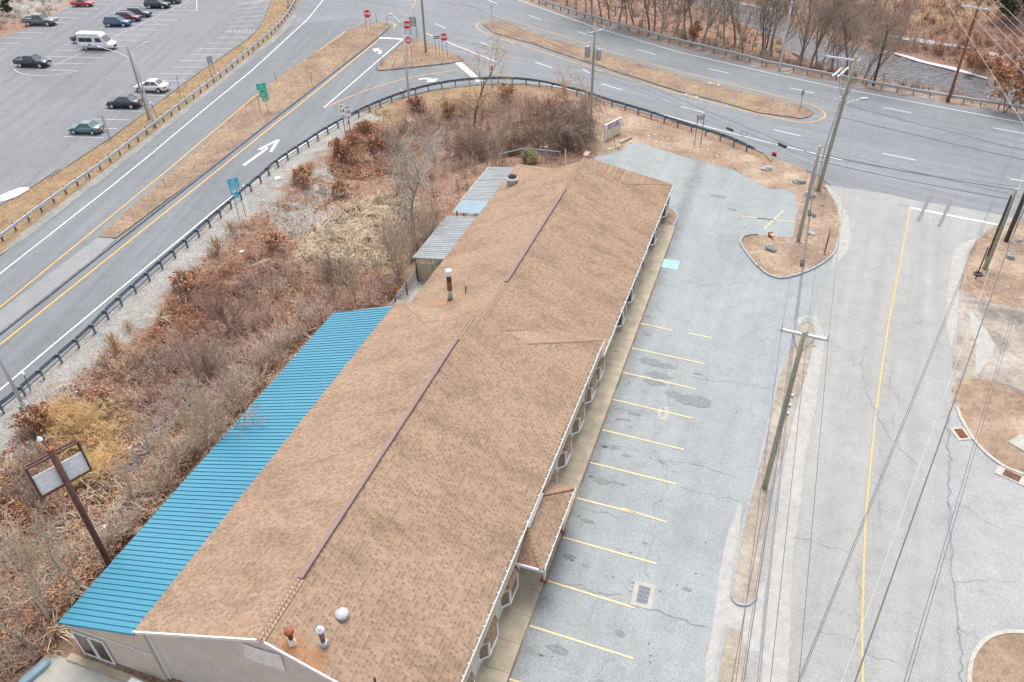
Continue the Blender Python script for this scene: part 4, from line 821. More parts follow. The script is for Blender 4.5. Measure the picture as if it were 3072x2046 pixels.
MB().box((0, 0, .45), (.5, .5, .05)).obj('seat', 'black', ch); MB().box((0, .24, .8), (.5, .05, .65)).obj('backrest', 'black', ch)
for sx in (-.22, .22):
    for sy in (-.22, .22): MB().box((sx, sy, .22), (.04, .04, .44)).obj('leg', 'black', ch)
rl = empty('deck_railing', (0, 0, 0), 0, 'black metal railing along the narrow deck behind the building', 'railing')
a, b = Vector((-25.6, 40.6, 0)), Vector((-25.95, 49.2, 0))
for zz in (.2, .5, .8, 1.1): MB().bar(a+Vector((0, 0, zz)), b+Vector((0, 0, zz)), .06, .06).obj('rail', 'galvanised_dark', rl)
for i in range(5): MB().box(a.lerp(b, i/4)+Vector((0, 0, .35)), (.08, .08, 1.7)).obj('post', 'black', rl)
# roof fittings
def part(parent, mb, name, mat, smooth=True): return mb.obj(name, mat, parent, smooth)
def rooff(name): t = empty(name, (0, 0, 0)); t.parent = bld; return t
t = rooff('rusty_roof_vent'); part(t, MB().lathe([(0.238, -0.230), (0.212, 0.046), (0.119, 0.322), (0.111, 0.331)], V1, 4), 'base', 'sign_cream', False)
part(t, MB().lathe([(0.102, 0.276), (0.102, 0.690), (0.119, 0.699)], V1, 10), 'pipe', 'rust_dark'); part(t, MB().lathe([(0.128, 0.718), (0.204, 0.754), (0.196, 0.846), (0.102, 0.920), (0.017, 0.938)], V1, 14), 'cap', 'rust')
t = rooff('stove_pipe'); part(t, MB().lathe([(0.212, -0.184), (0.204, 0.046), (0.170, 0.184), (0.111, 0.202)], V2, 12), 'flashing', 'galvanised'); part(t, MB().lathe([(0.111, 0.092), (0.111, 0.920)], V2, 12), 'pipe', 'ridge_vent'); part(t, MB().lathe([(0.170, 0.920), (0.187, 0.938), (0.170, 1.030), (0.102, 1.049), (0.102, 1.159), (0.043, 1.196), (0.009, 1.196)], V2, 14), 'cap', 'galvanised_light')
t = rooff('dome_vent'); part(t, MB().lathe([(.29, -.1), (.29, .10)], V3, 20), 'collar', 'galvanised'); part(t, MB().lathe([(.31, .10), (.30, .13), (.24, .19), (.13, .235), (.02, .25)], V3, 24), 'dome', 'steel_grey')
t = rooff('chimney_pipe'); part(t, MB().lathe([(.24, -.15), (.22, .06)], C1, 12), 'base', 'rust_dark'); part(t, MB().lathe([(.17, 0), (.17, .8)], C1, 12), 'lower_pipe', 'steel_grey'); part(t, MB().lathe([(.18, .8), (.18, 1.5)], C1, 12), 'middle_pipe', 'wood_brown'); part(t, MB().lathe([(.175, 1.5), (.18, 2.0)], C1, 12), 'upper_pipe', 'rust_dark'); part(t, MB().lathe([(.22, 2.0), (.22, 2.12), (.16, 2.14), (.16, 2.2), (.23, 2.22), (.23, 2.42), (.14, 2.46)], C1, 14), 'cap', 'trim_white')
MB().lathe([(.045, -.1), (.045, .5)], C2, 8).obj('vent_pipe', 'black', bld)
t = rooff('exhaust_fan'); part(t, MB().box((C3.x, C3.y, C3.z+.05), (.75, .75, .6)), 'curb', 'galvanised', False); part(t, MB().lathe([(.40, .36), (.48, .42), (.50, .62), (.42, .66)], C3, 20), 'housing', 'trim_white'); part(t, MB().lathe([(.44, .66), (.42, .74), (.2, .8), (.18, .9), (.02, .92)], C3, 20), 'motor_cover', 'black')
V4 = roofp((1125, 2042), 1, NR); MB().lathe([(.05, -.1), (.05, .25)], V4, 8).obj('vent_pipe', 'black', bld)
# air conditioner on the patio
c = at(z1(0, 1506, 1270, 1700), -.1); t = empty('air_conditioner', (-23.9, 12.95, -.40), R_(-2), 'white outdoor air conditioner unit standing by the siding wall', 'air conditioner')
MB().box((0, 0, .42), (1.0, .42, .72)).obj('casing', 'trim_white', t); MB().box((0, -.215, .42), (.62, .02, .55)).obj('grille', 'steel_grey', t)
for sx in (-.35, .35): MB().box((sx, 0, .03), (.06, .42, .07)).obj('foot', 'black', t)
c = G(z1(0, 1506, 305, 1510)); d = G(z1(0, 1506, 375, 1450)); dd = (d-c); an = math.atan2(dd.y, dd.x)
t = empty('plastic_tub', c+Vector((0, 0, .05)), an, 'pale blue-grey rounded plastic tub lying face down in the leaves', 'tub')
mb = MB(); rg = []
for kz, sc_ in ((0, 1), (.14, .97), (.24, .85), (.27, .6)):
    rg.append([(math.copysign(abs(math.cos(a_))**.5, math.cos(a_))*.85*sc_, math.copysign(abs(math.sin(a_))**.7, math.sin(a_))*.26*sc_, kz) for a_ in [i*math.pi/12 for i in range(24)]])
for r_ in rg: mb.v += [Vector(p) for p in r_]
for i in range(3):
    for j in range(24): mb.f.append((i*24+j, i*24+(j+1) % 24, (i+1)*24+(j+1) % 24, (i+1)*24+j))
mb.f.append(tuple(range(72, 96))); mb.obj('shell', 'bluegrey_metal', t, True); MB().box((-.95, 0, .06), (.2, .24, .1)).obj('handle', 'sign_cream', t)
# ---------------------------------------------------------------- guardrails
def guardrail(name, P, side, step, label, mat, pmat, z0=0.0, both=False):
    t = empty(name, (0, 0, 0), 0, label, 'guardrail')
    L = resample(smooth_line(P, 2), step/2); prof = [(.00, .78), (.045, .74), (.045, .68), (.0, .645), (.0, .595), (.045, .56), (.045, .50), (.00, .46)]
    mb = MB(); m_ = len(prof)
    for i, p in enumerate(L):
        d = (L[min(i+1, len(L)-1)]-L[max(i-1, 0)]).normalized(); nn = Vector((-d.y, d.x, 0))*side
        mb.v += [Vector((p.x, p.y, z0+z))+nn*o_ for o_, z in prof]+[Vector((p.x, p.y, z0+z))+nn*(o_-.012) for o_, z in prof]
    for i in range(len(L)-1):
        for j in range(m_-1):
            a = i*2*m_+j; b = a+2*m_
            mb.f += [(a, b, b+1, a+1), (a+m_, a+m_+1, b+m_+1, b+m_)]
        a = i*2*m_; mb.f += [(a, a+m_, a+3*m_, a+2*m_), (a+m_-1, a+3*m_-1, a+4*m_-1, a+2*m_-1)]
    mb.obj('rail', mat, t)
    n_ = 0
    for i in range(0, len(L), 2):
        p = L[i]; d = (L[min(i+1, len(L)-1)]-L[max(i-1, 0)]).normalized(); nn = Vector((-d.y, d.x, 0))*side
        if n_ >= 99: break
        n_ += 1; q = p-nn*.20; an = math.atan2(d.y, d.x); zg = min(hz(q.x, q.y), 0)
        b = MB(); b.box((q.x, q.y, (zg-.3+z0+.80)/2), (.12, .02, .80+.3-zg), an); b.box((q.x-nn.x*.06, q.y-nn.y*.06, (zg-.3+z0+.80)/2), (.12, .015, .80+.3-zg), an); b.box((q.x+nn.x*.03, q.y+nn.y*.03, (zg-.3+z0+.80)/2), (.015, .14, .80+.3-zg), an)
        o = b.obj('post', pmat, t); MB().box((p.x-nn.x*.085, p.y-nn.y*.085, z0+.63), (.13, .15, .34), an).obj('block', pmat, o)
    return t
GR1 = gp(OV(-150, 1082, 0, 948)+Z(0, 1000, 50, 665, 210, 525, 375, 378, 530, 240, 680, 110, 800, 5)+Z(0, 500, 950, 1290, 1210, 1055, 1445, 845, 1660, 660, 1860, 480, 2050, 315, 2220, 165, 2323, 85)+Z(760, 0, 100, 1535, 270, 1400, 440, 1290, 610, 1175, 790, 1075, 980, 975, 1175, 893, 1375, 822, 1610, 765, 1850, 730, 2000, 722, 2230, 720)+Z(1520, 0, 30, 722, 150, 728, 270, 745, 400, 770, 560, 810, 700, 845, 880, 912, 1000, 945, 1220, 1010, 1460, 1090, 1700, 1170, 1830, 1205, 2000, 1270, 2200, 1370))
guardrail('highway_guardrail', GR1, 1, 1.83, 'long weathered guardrail curving between ramp lanes and the brushy ditch', 'rail_bluegrey', 'rail_bluegrey')
GR2 = gp(OV(-150, 685, 0, 560)+Z(0, 500, 440, 340, 700, 155, 900, 15)+Z(0, 0, 1000, 1390, 1300, 1160, 1560, 960, 1760, 805, 2000, 620, 2200, 450, 2323, 345)+Z(760, 0, 120, 340, 230, 235, 320, 120, 375, 15, 400, -90))
guardrail('parking_guardrail', GR2, -1, 1.83, 'pale galvanised guardrail between parking lot verge and ramp road', 'galvanised', 'rail_bluegrey')
GR3 = gp(OV(760, -190, 950, -112, 1215, 0)+Z(1520, 0, 590, 130, 850, 208, 1140, 293, 1500, 388, 1900, 483, 2323, 593)+Z(2272, 0, 0, 562, 700, 702, 1400, 838, 2323, 985)+OV(2560, 300))
guardrail('river_guardrail', GR3, -1, 1.83, 'long pale guardrail between the highway and the wooded river bank', 'galvanised', 'rail_bluegrey')
cf = empty('cable_fence', (0, 0, 0), 0, 'low cable fence of thin wires behind the river guardrail', 'fence')
cl = [p for p in gp(Z(1520, 0, 1750, 400, 2323, 525)+Z(2272, 0, 0, 510, 900, 680, 1700, 830, 2500, 980))]
for zz in (.4, .75, 1.1): MB().tube([p+Vector((0, 0, zz)) for p in cl], .02, 4).obj('wire', 'wood_green', cf)
for p in resample(cl, 4): MB().box(p+Vector((0, 0, .3)), (.07, .07, 1.8)).obj('post', 'galvanised_dark', cf)
# ---------------------------------------------------------------- poles and wires
def pole(name, base, top, r0, r1, mat, label, cat='utility pole', lean=(0, 0), h=None):
    b = at(base); h = h or hgt(b, top); t = empty(name, b, 0, label, cat)
    pts = [Vector((lean[0]*k, lean[1]*k, -1.0+(h+1.0)*k)) for k in (0, .25, .5, .75, 1)]
    MB().tube(pts, [r0+(r1-r0)*k for k in (0, .25, .5, .75, 1)], 12).obj('shaft', mat, t, True)
    return t, b, h
def arm(t, b, pa, pb, z, w, mat, name='crossarm'):
    A, B = at(pa, z)-b, at(pb, z)-b; MB().bar(A, B, w, w*1.1).obj(name, mat, t); return A, B
def insul(t, P, h=.3, r=.07):
    o = MB().lathe([(.02, -.02), (.02, .08), (r, .1), (r*.6, .15), (r, .17), (r*.6, .22), (r*.8, .24), (.02, h)], P, 10).obj('insulator', 'porcelain', t); return P+Vector((0, 0, h))
WIRE_N = 0
def wire(a, b, r, sag, mat, label, grp='overhead utility wires', n_=18, name='overhead_wire', wob=0, ext=0):
    a, b = Vector(a), Vector(b)
    if ext: b = a+(b-a)*(1+ext)
    pts = []; r = r*.6
    for i in range(n_+1):
        k = i/n_; p = a.lerp(b, k); p.z -= sag*4*k*(1-k)
        if wob: p.z += random.uniform(-wob, wob)
        pts.append(p)
    return tag(MB().tube(pts, r, 5).obj(name, mat), label, 'wire', grp)
# transformer pole by the bend
P1, b1, h1 = pole('utility_pole', (1770.3, 408), (1781, 78), .17, .12, 'wood_grey', 'wooden pole with two grey transformers beside the brush and highway bend', h=None)
A, B = arm(P1, b1, z1(1520, 0, 710, 297), z1(1520, 0, 848, 258), h1-.55, .14, 'steel_grey')
for k in (0.02, .98): insul(P1, A.lerp(B, k)+Vector((0, 0, .07)), .35)
insul(P1, Vector((0, 0, h1)), .4)
for sx in (-.62, .55):
    q = empty('transformer', (0, 0, 0)); q.parent = P1; c = Vector((sx, -.15, h1-3.2+(.1 if sx < 0 else -.1)))
    MB().lathe([(.27, 0), (.30, .05), (.30, 1.0), (.31, 1.05), (.22, 1.15)], c, 16).obj('tank', 'steel_grey', q, True)
    for d in (-.12, .12): MB().lathe([(.05, 0), (.05, .3), (.02, .34)], c+Vector((d, 0, 1.15)), 8).obj('bushing', 'porcelain', q)
    MB().bar(c+Vector((0, 0, .7)), Vector((0, 0, c.z+.7)), .08).obj('bracket', 'galvanised', q)
MB().bar((-.7, 0, h1-1.7), (.7, 0, h1-1.7), .09).obj('crossarm', 'steel_grey', P1)
wire(b1+Vector((0, 0, h1-4)), at(z1(1520, 0, 370, 1350), .2), .025, 0, 'cable_pale', 'pale guy wire slanting down from the transformer pole', None)
wire(b1+Vector((0, 0, h1-4.5)), at(z1(1520, 0, 885, 1020), 0), .02, 0, 'cable_pale', 'thin guy wire from the transformer pole to the sign verge', None)
# yellow guy marker
a, b = at(z1(1520, 0, 950, 1302)), None
t = tag(MB().bar(a, a+Vector((-.55, -.2, 2.6)), .07).obj('guy_marker', 'paint_yellow'), 'thin yellow guy wire guard beside the roadside sign board', 'marker')
# steel street lamps
def street_lamp(base, top, head, label, r0=.14, armz=None, hh=None):
    b = at(base); h = hh or hgt(b, top); t = empty('street_lamp', b, 0, label, 'street lamp')
    MB().tube([(0, 0, -.5), (0, 0, h*.5), (0, 0, h)], [r0, r0*.8, r0*.6], 12).obj('shaft', 'light_pole', t, True)
    MB().box((0, 0, .12), (.5, .5, .28)).obj('base', 'concrete_light', t)
    MB().lathe([(.2, .25), (.17, .6)], (0, 0, 0), 8).obj('collar', 'light_pole', t)
    e = at(head, h+1.0)-b
    MB().tube([Vector((0, 0, h-.1)), Vector((e.x*.35, e.y*.35, h+.55)), Vector((e.x*.75, e.y*.75, h+.9)), e], [.07, .055, .045, .04], 8).obj('arm', 'light_pole', t, True)
    d = Vector((e.x, e.y, 0)).normalized(); MB().bar(e-d*.05, e+d*.6+Vector((0, 0, -.02)), .26, .13).obj('lamp_head', 'steel_grey', t)
    return t
street_lamp((1228.3, 304.8), (1207.7, 80.9), z1(760, 0, 1210, 130), 'tall grey steel street lamp by the guardrail beside the triangle island')
street_lamp((74, 1224), None, (-90, 900), 'grey steel street lamp with concrete base at left edge of picture', hh=8.9)
street_lamp((867, 22), None, (800, -230), 'grey steel street lamp behind the parking guardrail at the top', hh=8.9)
# wooden parking-lot pole with two lamp arms and a steel pole beside it
P3, b3, h3 = pole('lamp_pole', (447.7, 356.4), (387.4, 137.7), .16, .11, 'wood_grey', 'weathered wooden pole with two lamp arms on the parking verge', 'lamp pole')
for zz, hd in ((h3-1.4, z1(0, 0, 880, 412)), (h3-.9, z1(0, 0, 1262, 378))):
    e = at(hd, zz+.7)-b3; d = Vector((e.x, e.y, 0)).normalized()
    MB().tube([Vector((0, 0, zz)), Vector((e.x*.5, e.y*.5, zz+.5)), e], [.05, .045, .04], 8).obj('lamp_arm', 'light_pole', P3)
    MB().bar(e, e+d*.55, .24, .12).obj('lamp_head', 'steel_grey', P3)
pole('steel_pole', (463, 377), (395, 160), .12, .09, 'light_pole', 'smooth pale steel pole standing beside the weathered lamp pole', 'pole')
# near pole between lot and side road
P4, b4, h4 = pole('utility_pole', (2293, 1466.6), (2411.5, 995), .17, .125, 'wood_green', 'greenish wooden pole with white crossarm on the strip between lot and road')
za = h4-.35
A4, B4 = arm(P4, b4, z1(2272, 500, 195, 1418), z1(2272, 500, 622, 1512), za, .13, 'galvanised_light')
I4 = [b4+insul(P4, A4.lerp(B4, k)+Vector((0, 0, .06)), .36, .085) for k in (.03, .55, .97)]
MB().bar((0, 0, h4-1.5), A4.lerp(B4, .25), .04).obj('brace', 'galvanised', P4); MB().bar((0, 0, h4-1.5), A4.lerp(B4, .75), .04).obj('brace', 'galvanised', P4)
for zz in (7.3, 6.6, 6.0): MB().box((.12, .05, zz), (.3, .12, .2)).obj('cable_clamp', 'galvanised', P4)
# big pole at the corner
P8, b8, h8 = pole('utility_pole', (2452.8, 572), (2528.5, 167), .2, .14, 'wood_green', 'tall mossy wooden pole with crossarm and street light at the junction corner', lean=(.55, 0))
zb = h8-.6
A8, B8 = arm(P8, b8, z1(2272, 0, 592, 490), z1(2272, 0, 900, 532), zb, .12, 'galvanised_light')
I8 = [b8+insul(P8, A8.lerp(B8, k)+Vector((0, 0, .05)), .32) for k in (.03, .5, .97)]
arm(P8, b8, z1(2272, 0, 655, 665), z1(2272, 0, 735, 595), h8-2.2, .11, 'galvanised_light'); arm(P8, b8, z1(2272, 0, 700, 672), z1(2272, 0, 792, 590), h8-2.3, .11, 'galvanised_light')
for k in range(3): MB().lathe([(.07, 0), (.07, .35), (.02, .4)], (-.35+.22*k, -.1, h8-4.1+.1*k), 8).obj('cutout', 'porcelain', P8)
for k, (x, y) in enumerate([(-.9, .2), (.9, .1), (-.5, -.3), (.6, -.3)]): MB().tube([Vector((.3, 0, h8-3.9)), Vector((x*.6+.3, y, h8-2.8)), Vector((x+.4, y*2, h8-1.2)), Vector((x*1.1+.4, 0, h8-.6))], .018, 4).obj('jumper', 'ridge_vent', P8)
MB().tube([(-.25, -.05, 0), (-.2, -.05, 5), (.15, -.05, h8-4)], .06, 6).obj('riser_pipe', 'steel_grey', P8)
e = at(z1(2272, 0, 900, 862), 8.8)-b8; MB().tube([Vector((.35, 0, 7.9)), Vector((e.x*.5, e.y*.5, 8.6)), e], .045, 8).obj('lamp_arm', 'light_pole', P8)
e2 = at(z1(2272, 0, 962, 858), 8.8)-b8; MB().bar(e, e2, .3, .16).obj('lamp_head', 'steel_grey', P8)
P9, b9, h9 = pole('utility_pole', (2394, 724), (2458, 437), .18, .14, 'wood_grey', 'short cut-off weathered pole on the earth verge in front of the mossy pole')
P5, b5, h5 = pole('utility_pole', (2337.4, 212), (2370, 5), .14, .10, 'light_pole', 'slim pale grey pole behind the river guardrail among trees')
MB().box((0, 0, h5-.3), (.25, .25, .5)).obj('pole_top', 'steel_grey', P5)
P6, b6, h6 = pole('utility_pole', (2620, 255), (2661, 90), .16, .12, 'wood_dark', 'dark almost black pole behind the river guardrail')
P7, b7, h7 = pole('utility_pole', (2843.6, 304.8), (2943, -40), .17, .12, 'wood_brown', 'reddish-brown wooden pole with white crossarm by the river')
zc = None
lo = hgt(b7, z1(2272, 0, 1900, 70)); A7, B7 = arm(P7, b7, z1(2272, 0, 1775, 50), z1(2272, 0, 2030, 87), lo, .14, 'galvanised_light')
for k in (.04, .35, .62, .96): insul(P7, A7.lerp(B7, k)+Vector((0, 0, .06)), .32)
P10, b10, h10 = pole('utility_pole', (1278, 158), None, .17, .13, 'wood_green', 'mossy wooden pole standing in the triangle island', h=10.5)
P12, b12, h12 = pole('utility_pole', z1(2272, 500, 1980, 892), z1(2272, 500, 2262, 195), .2, .16, 'wood_green', 'green cut-off pole at the right edge beside the side road')
MB().box((-.22, -.08, h12*.55), (.1, .1, h12*.75)).obj('dark_strip', 'wood_dark', P12)  # dark strip along one side of the pole
P13, b13, h13 = pole('utility_pole', z1(2272, 500, 2165, 652), None, .2, .15, 'wood_dark', 'thick dark brown pole at the right edge of the picture', h=11)
pole('sign_stub', z1(2272, 500, 1900, 980), z1(2272, 500, 2010, 700), .05, .05, 'rust_dark', 'thin rusty post by the tyre ring on the right verge', 'post')
# wires down the right of the picture
def bot(p, z): return at(p, z)
for i, (src, px) in enumerate(zip(I4, [(2208, 2046), (2312, 2046), (2397, 2046)])):
    wire(src, bot(px, 11.2), .022, .05, 'cable', ['left', 'middle', 'right'][i]+' wire running from near crossarm to bottom of picture', ext=.6)
for i in range(3): wire(I4[i], I8[i], .018, .5, 'cable', ['left', 'middle', 'right'][i]+' wire between near crossarm and corner pole crossarm')
lowz = [7.4, 7.1, 6.7, 6.3, 6.0]
for i, px in enumerate([(2196, 2046), (2225, 2046), (2232, 2046), (2273, 2046), (2279, 2046)]):
    wire(b4+Vector((.1*(i-2), -.1, lowz[i])), bot(px, 6.9), [.03, .02, .035, .02, .02][i], .15, 'cable', ['first','second','third','fourth','fifth'][i]+' from left of the low cables leaving the near green pole off the bottom', 'low comms cables along the strip', ext=.6)
for i in range(4):
    wire(b4+Vector((.1*(i-2), .1, lowz[i])), b9+Vector((.05*i, -.1, 8.0-.35*i)), [.035, .02, .03, .018][i], .35, 'cable', ['highest thick', 'second highest thin', 'third highest wavy', 'lowest thin'][i]+' low cable between near green pole and cut-off pole', 'low comms cables between poles', wob=.03 if i == 2 else 0)
def onw(a, b, sag, k): p = Vector(a).lerp(Vector(b), k); p.z -= sag*4*k*(1-k); return p
def splice(p, d, L, r, label):
    d = Vector(d).normalized(); t = MB().tube([p-d*L/2, p-d*L*.4, p+d*L*.4, p+d*L/2], [r*.5, r, r, r*.5], 10).obj('splice_case', 'black'); tag(t, label, 'splice case')
wa, wb = b4+Vector((-.2, .1, 7.4)), b9+Vector((0, -.1, 8.0))
splice(onw(wa, wb, .35, .47)+Vector((0, 0, -.12)), wb-wa, .7, .13, 'black rounded splice case hanging on the cable above the lot entrance')
splice(onw(wa, wb, .35, .70)+Vector((0, 0, -.12)), wb-wa, .8, .11, 'black splice case on the cable above the earth verge kerb')
w1, w2 = b9+Vector((0, 0, 7.9)), b10+Vector((0, 0, h10-1.2))
for i in range(3): wire(w1+Vector((0, 0, -.45*i)), w2+Vector((0, 0, -.35*i)), [.035, .02, .02][i], .5, 'cable', ['thick upper', 'thin middle', 'thin lower'][i]+' cable from cut-off pole across the highway to triangle island', 'cables over the highway')
splice(onw(w1+Vector((0, 0, -.3)), w2, .5, .055), w2-w1, .9, .13, 'boxy splice case with white ends beside the cut-off pole')
splice(onw(w1+Vector((0, 0, -.9)), w2, .5, .145), w2-w1, .8, .12, 'black splice case hanging over the earth verge left of the poles')
lp = onw(w1+Vector((0, 0, -.7)), w2, .5, .12); tag(MB().tube([lp+Vector((.28*math.cos(a_)*1.2, 0, .18*math.sin(a_))) for a_ in [i*math.pi/8 for i in range(17)]], .025, 5).obj('cable_loop', 'cable'), 'small loop of slack black cable above the earth verge', 'cable')
q12 = b12+Vector((0, 0, h12))
for i, (z_, e_) in enumerate([(8.1, -.1), (7.5, -.9), (8.7, -.5), (7.9, .2)]):
    wire(b9+Vector((.1, 0, z_)), q12+Vector((0, 0, e_)), [.045, .04, .018, .018][i], .12, 'cable', ['thickest top', 'thick lower', 'thin top', 'thin middle'][i]+' cable crossing the side road between the poles', 'cables over the side road mouth')
for a_, b_, z_, r_, lb in [((3069, 375), (2394, 2046), 11, .028, 'dark twin cable, left one, slanting over side road'), ((3075, 375), (2400, 2046), 11, .022, 'dark twin cable, right one, slanting over side road'), ((3080, 500), (2525, 2046), 10.5, .022, 'single pale cable slanting down over the side road'), ((3090, 560), (2565, 2046), 10.5, .05, 'thick single dark cable slanting over the yellow centre line'), ((3110, 690), (2712, 2046), 10, .022, 'right-hand twin dark cable, left strand, over side lot'), ((3118, 690), (2724, 2046), 10, .022, 'right-hand twin dark cable, right strand, over side lot')]:
    A_, B_ = at(a_, z_), at(b_, z_); A_ = A_-(B_-A_)*.15; wire(A_, B_, r_, .0, 'cable_pale' if 'pale' in lb else 'cable', lb, ext=.4)
for i, (a_, b_) in enumerate([((1640, 0), (2323, 1085)), ((1830, 90), (2323, 640)), ((1860, 0), (2323, 480)), ((1930, 0), (2323, 370)), ((2010, 0), (2323, 300)), ((2090, 0), (2323, 225))]):
    A_, B_ = at(z1(2272, 0, *a_), 11), at(z1(2272, 0, *b_), 11); A_ = A_-(B_-A_)*.2; wire(A_, B_, .028, 0, 'cable_pale', ['lowest and leftmost', 'second lowest', 'third lowest', 'third highest', 'second highest', 'highest and rightmost'][i]+' thin pale wire crossing the river bank at upper right', 'wires over the river bank', ext=.3)
wire(b8+Vector((.3, 0, 8.6)), at(z1(2272, 0, 2400, 1320), 8.6), .03, .1, 'cable', 'wavy dark cable from the corner street light to the right edge', wob=.05, n_=50, ext=.2)
wire(b8+Vector((.3, 0, 7.4)), at(z1(2272, 0, 2400, 1402), 7.4), .035, .1, 'cable', 'straight dark cable from the corner pole to the right edge', ext=.2)
wire(b8+Vector((.4, 0, 10.5)), b1+Vector((0, 0, 7.5)), .015, .9, 'cable_pale', 'thin pale cable sagging from corner pole to transformer pole')
# ---------------------------------------------------------------- lettering and signs
def text(s, size, mat, parent, loc, name='lettering', th=.006, face='-Y', bold=.0, sx=1):
    cu = bpy.data.curves.new('t', 'FONT'); cu.body = s; cu.size = size; cu.align_x = 'CENTER'; cu.align_y = 'CENTER'; cu.extrude = th; cu.offset = bold; cu.resolution_u = 2
    o = bpy.data.objects.new('t', cu); COL.objects.link(o); dg = bpy.context.evaluated_depsgraph_get()
    me = bpy.data.meshes.new_from_object(o.evaluated_get(dg)); bpy.data.objects.remove(o); bpy.data.curves.remove(cu)
    me.materials.clear(); me.materials.append(MATS[mat]); me.name = name
    me.transform(Matrix.Translation(loc) @ Matrix.Rotation(math.pi/2, 4, 'X') @ Matrix.Diagonal((sx, 1, 1, 1)))
    q = bpy.data.objects.new(name, me); COL.objects.link(q); q.parent = parent; return q
def plate(parent, w, h, zc, mat, name='panel', x=0, y=0, th=.02, shape=None):
    if shape == 'oct':
        P = [(w/2*math.cos(a_)/math.cos(math.pi/8), h/2*math.sin(a_)/math.cos(math.pi/8)) for a_ in [math.pi/8+i*math.pi/4 for i in range(8)]]
    elif shape == 'disc': P = [(w/2*math.cos(a_), h/2*math.sin(a_)) for a_ in [i*math.pi/12 for i in range(24)]]
    else: P = [(-w/2, -h/2), (w/2, -h/2), (w/2, h/2), (-w/2, h/2)]
    k = len(P); V_ = [(x+p[0], y-th/2, zc+p[1]) for p in P]+[(x+p[0], y+th/2, zc+p[1]) for p in P]
    return mesh_obj(name, V_, [tuple(range(k)), tuple(range(2*k-1, k-1, -1))]+[(i, i+k, (i+1) % k+k, (i+1) % k) for i in range(k)], mat, parent)
def posts(t, xs_, z, mat='galvanised_dark', w=.06, z0=-.5):
    for x in xs_: MB().box((x, .05, (z+z0)/2), (w, w*.8, z-z0)).obj('post', mat, t)
def sroot(name, px, off, label, cat='road sign', zed=None):
    b = at(px) if zed is None else at(px, zed); return empty(name, b, facing(b, off), label, cat), b
def stop(px, tp, off, label, size=1.15, ps=(-.3, .3)):
    t, b = sroot('stop_sign', px, off, label); zt = hgt(b, tp)
    p = plate(t, size, size, zt, 'sign_white', 'sign_board', shape='oct'); plate(p, size*.93, size*.93, zt, 'sign_red', 'red_face', y=-.012, th=.012, shape='oct')
    text('STOP', size*.43, 'sign_white', p, (0, -.026, zt), bold=.022, sx=.9); posts(t, ps, zt+.2); return t, zt
stop(z1(760, 0, 1010, 278), z1(760, 0, 988, 120), 0, 'red STOP sign on two posts at the tip of the grass median')
stop(z1(760, 0, 1350, 345), z1(760, 0, 1345, 217), 0, 'red STOP sign above the wrong-way sign near the street lamp')
t, zt = stop(z1(760, 0, 1672, 504), z1(760, 0, 1662, 323), 0, 'red STOP sign with black arrow plate in the triangle island', 1.05)
o = plate(t, .95, .42, zt, 'sign_white', 'one_way_plate', x=-.95, y=.05); plate(o, .9, .37, zt, 'sign_black', 'black_face', x=-.95, y=.035, th=.01)
mesh_obj('arrow', [(-1.36, .025, zt), (-1.22, .025, zt+.15), (-1.22, .025, zt+.08), (-.55, .025, zt+.08), (-.55, .025, zt-.08), (-1.22, .025, zt-.08), (-1.22, .025, zt-.15)], [(0, 1, 2, 3, 4, 5, 6)[::-1]], 'sign_white', o); text('ONE WAY', .1, 'sign_black', o, (-.9, .018, zt)); posts(t, (-1.2, -.7), zt)
t, b = sroot('no_entry_sign', z1(760, 0, 1366, 522), 0, 'white square DO NOT ENTER sign on red posts below the stop sign'); zt = hgt(b, z1(760, 0, 1353, 350))
o = plate(t, 1.0, 1.25, zt, 'sign_white', 'sign_board'); plate(o, .92, 1.0, zt, 'sign_red', 'red_disc', y=-.015, th=.01, shape='disc'); plate(o, .68, .16, zt, 'sign_white', 'white_bar', y=-.025, th=.01)
text('DO NOT', .17, 'sign_white', o, (0, -.03, zt+.25), bold=.006); text('ENTER', .17, 'sign_white', o, (0, -.03, zt-.25), bold=.006)
posts(t, (-.28, .28), 1.0); posts(t, (-.28, .28), zt-.4, 'sign_red', z0=1.0)
t, b = sroot('road_sign', z1(760, 0, 1405, 365), 175, 'grey blank back of a tall sign board on two posts near the mossy pole'); zt = hgt(b, z1(760, 0, 1398, 150)); plate(t, .95, 1.35, zt-.6, 'sign_back', 'sign_board'); posts(t, (-.4, .4), zt)
t, b = sroot('road_sign', z1(760, 0, 122, 975), 12, 'green stacked direction signs on posts in the long grass median'); zt = hgt(b, z1(760, 0, 68, 725))
o = plate(t, 1.1, .72, zt-.36, 'sign_green', 'upper_panel', x=-.1); text('EAST\nCONNECTICUT\nSTATE', .17, 'sign_white', o, (-.1, -.02, zt-.36), sx=.9)
o = plate(t, .85, .85, zt-1.2, 'sign_green', 'middle_panel', x=.02); text('PARK &\nRIDE', .2, 'sign_white', o, (-.02, -.02, zt-1.3)); MB().bar((.18, -.02, zt-.95), (.3, -.02, zt-.95), .05, .03).obj('symbol', 'sign_white', o)
o = plate(t, .68, .45, zt-1.9, 'sign_green', 'lower_panel', x=.1)
def arrow(par, x, z, s, d, mat, y=-.03): return mesh_obj('arrow', [(x+d*s, y, z), (x+d*s*.3, y, z+s*.5), (x+d*s*.3, y, z+s*.16), (x-d*s, y, z+s*.16), (x-d*s, y, z-s*.16), (x+d*s*.3, y, z-s*.16), (x+d*s*.3, y, z-s*.5)], [(0, 1, 2, 3, 4, 5, 6)], mat, par)
arrow(o, .1, zt-1.9, .22, -1, 'sign_white'); posts(t, (.1,), zt-.7); posts(t, (-.75,), zt-1.3)
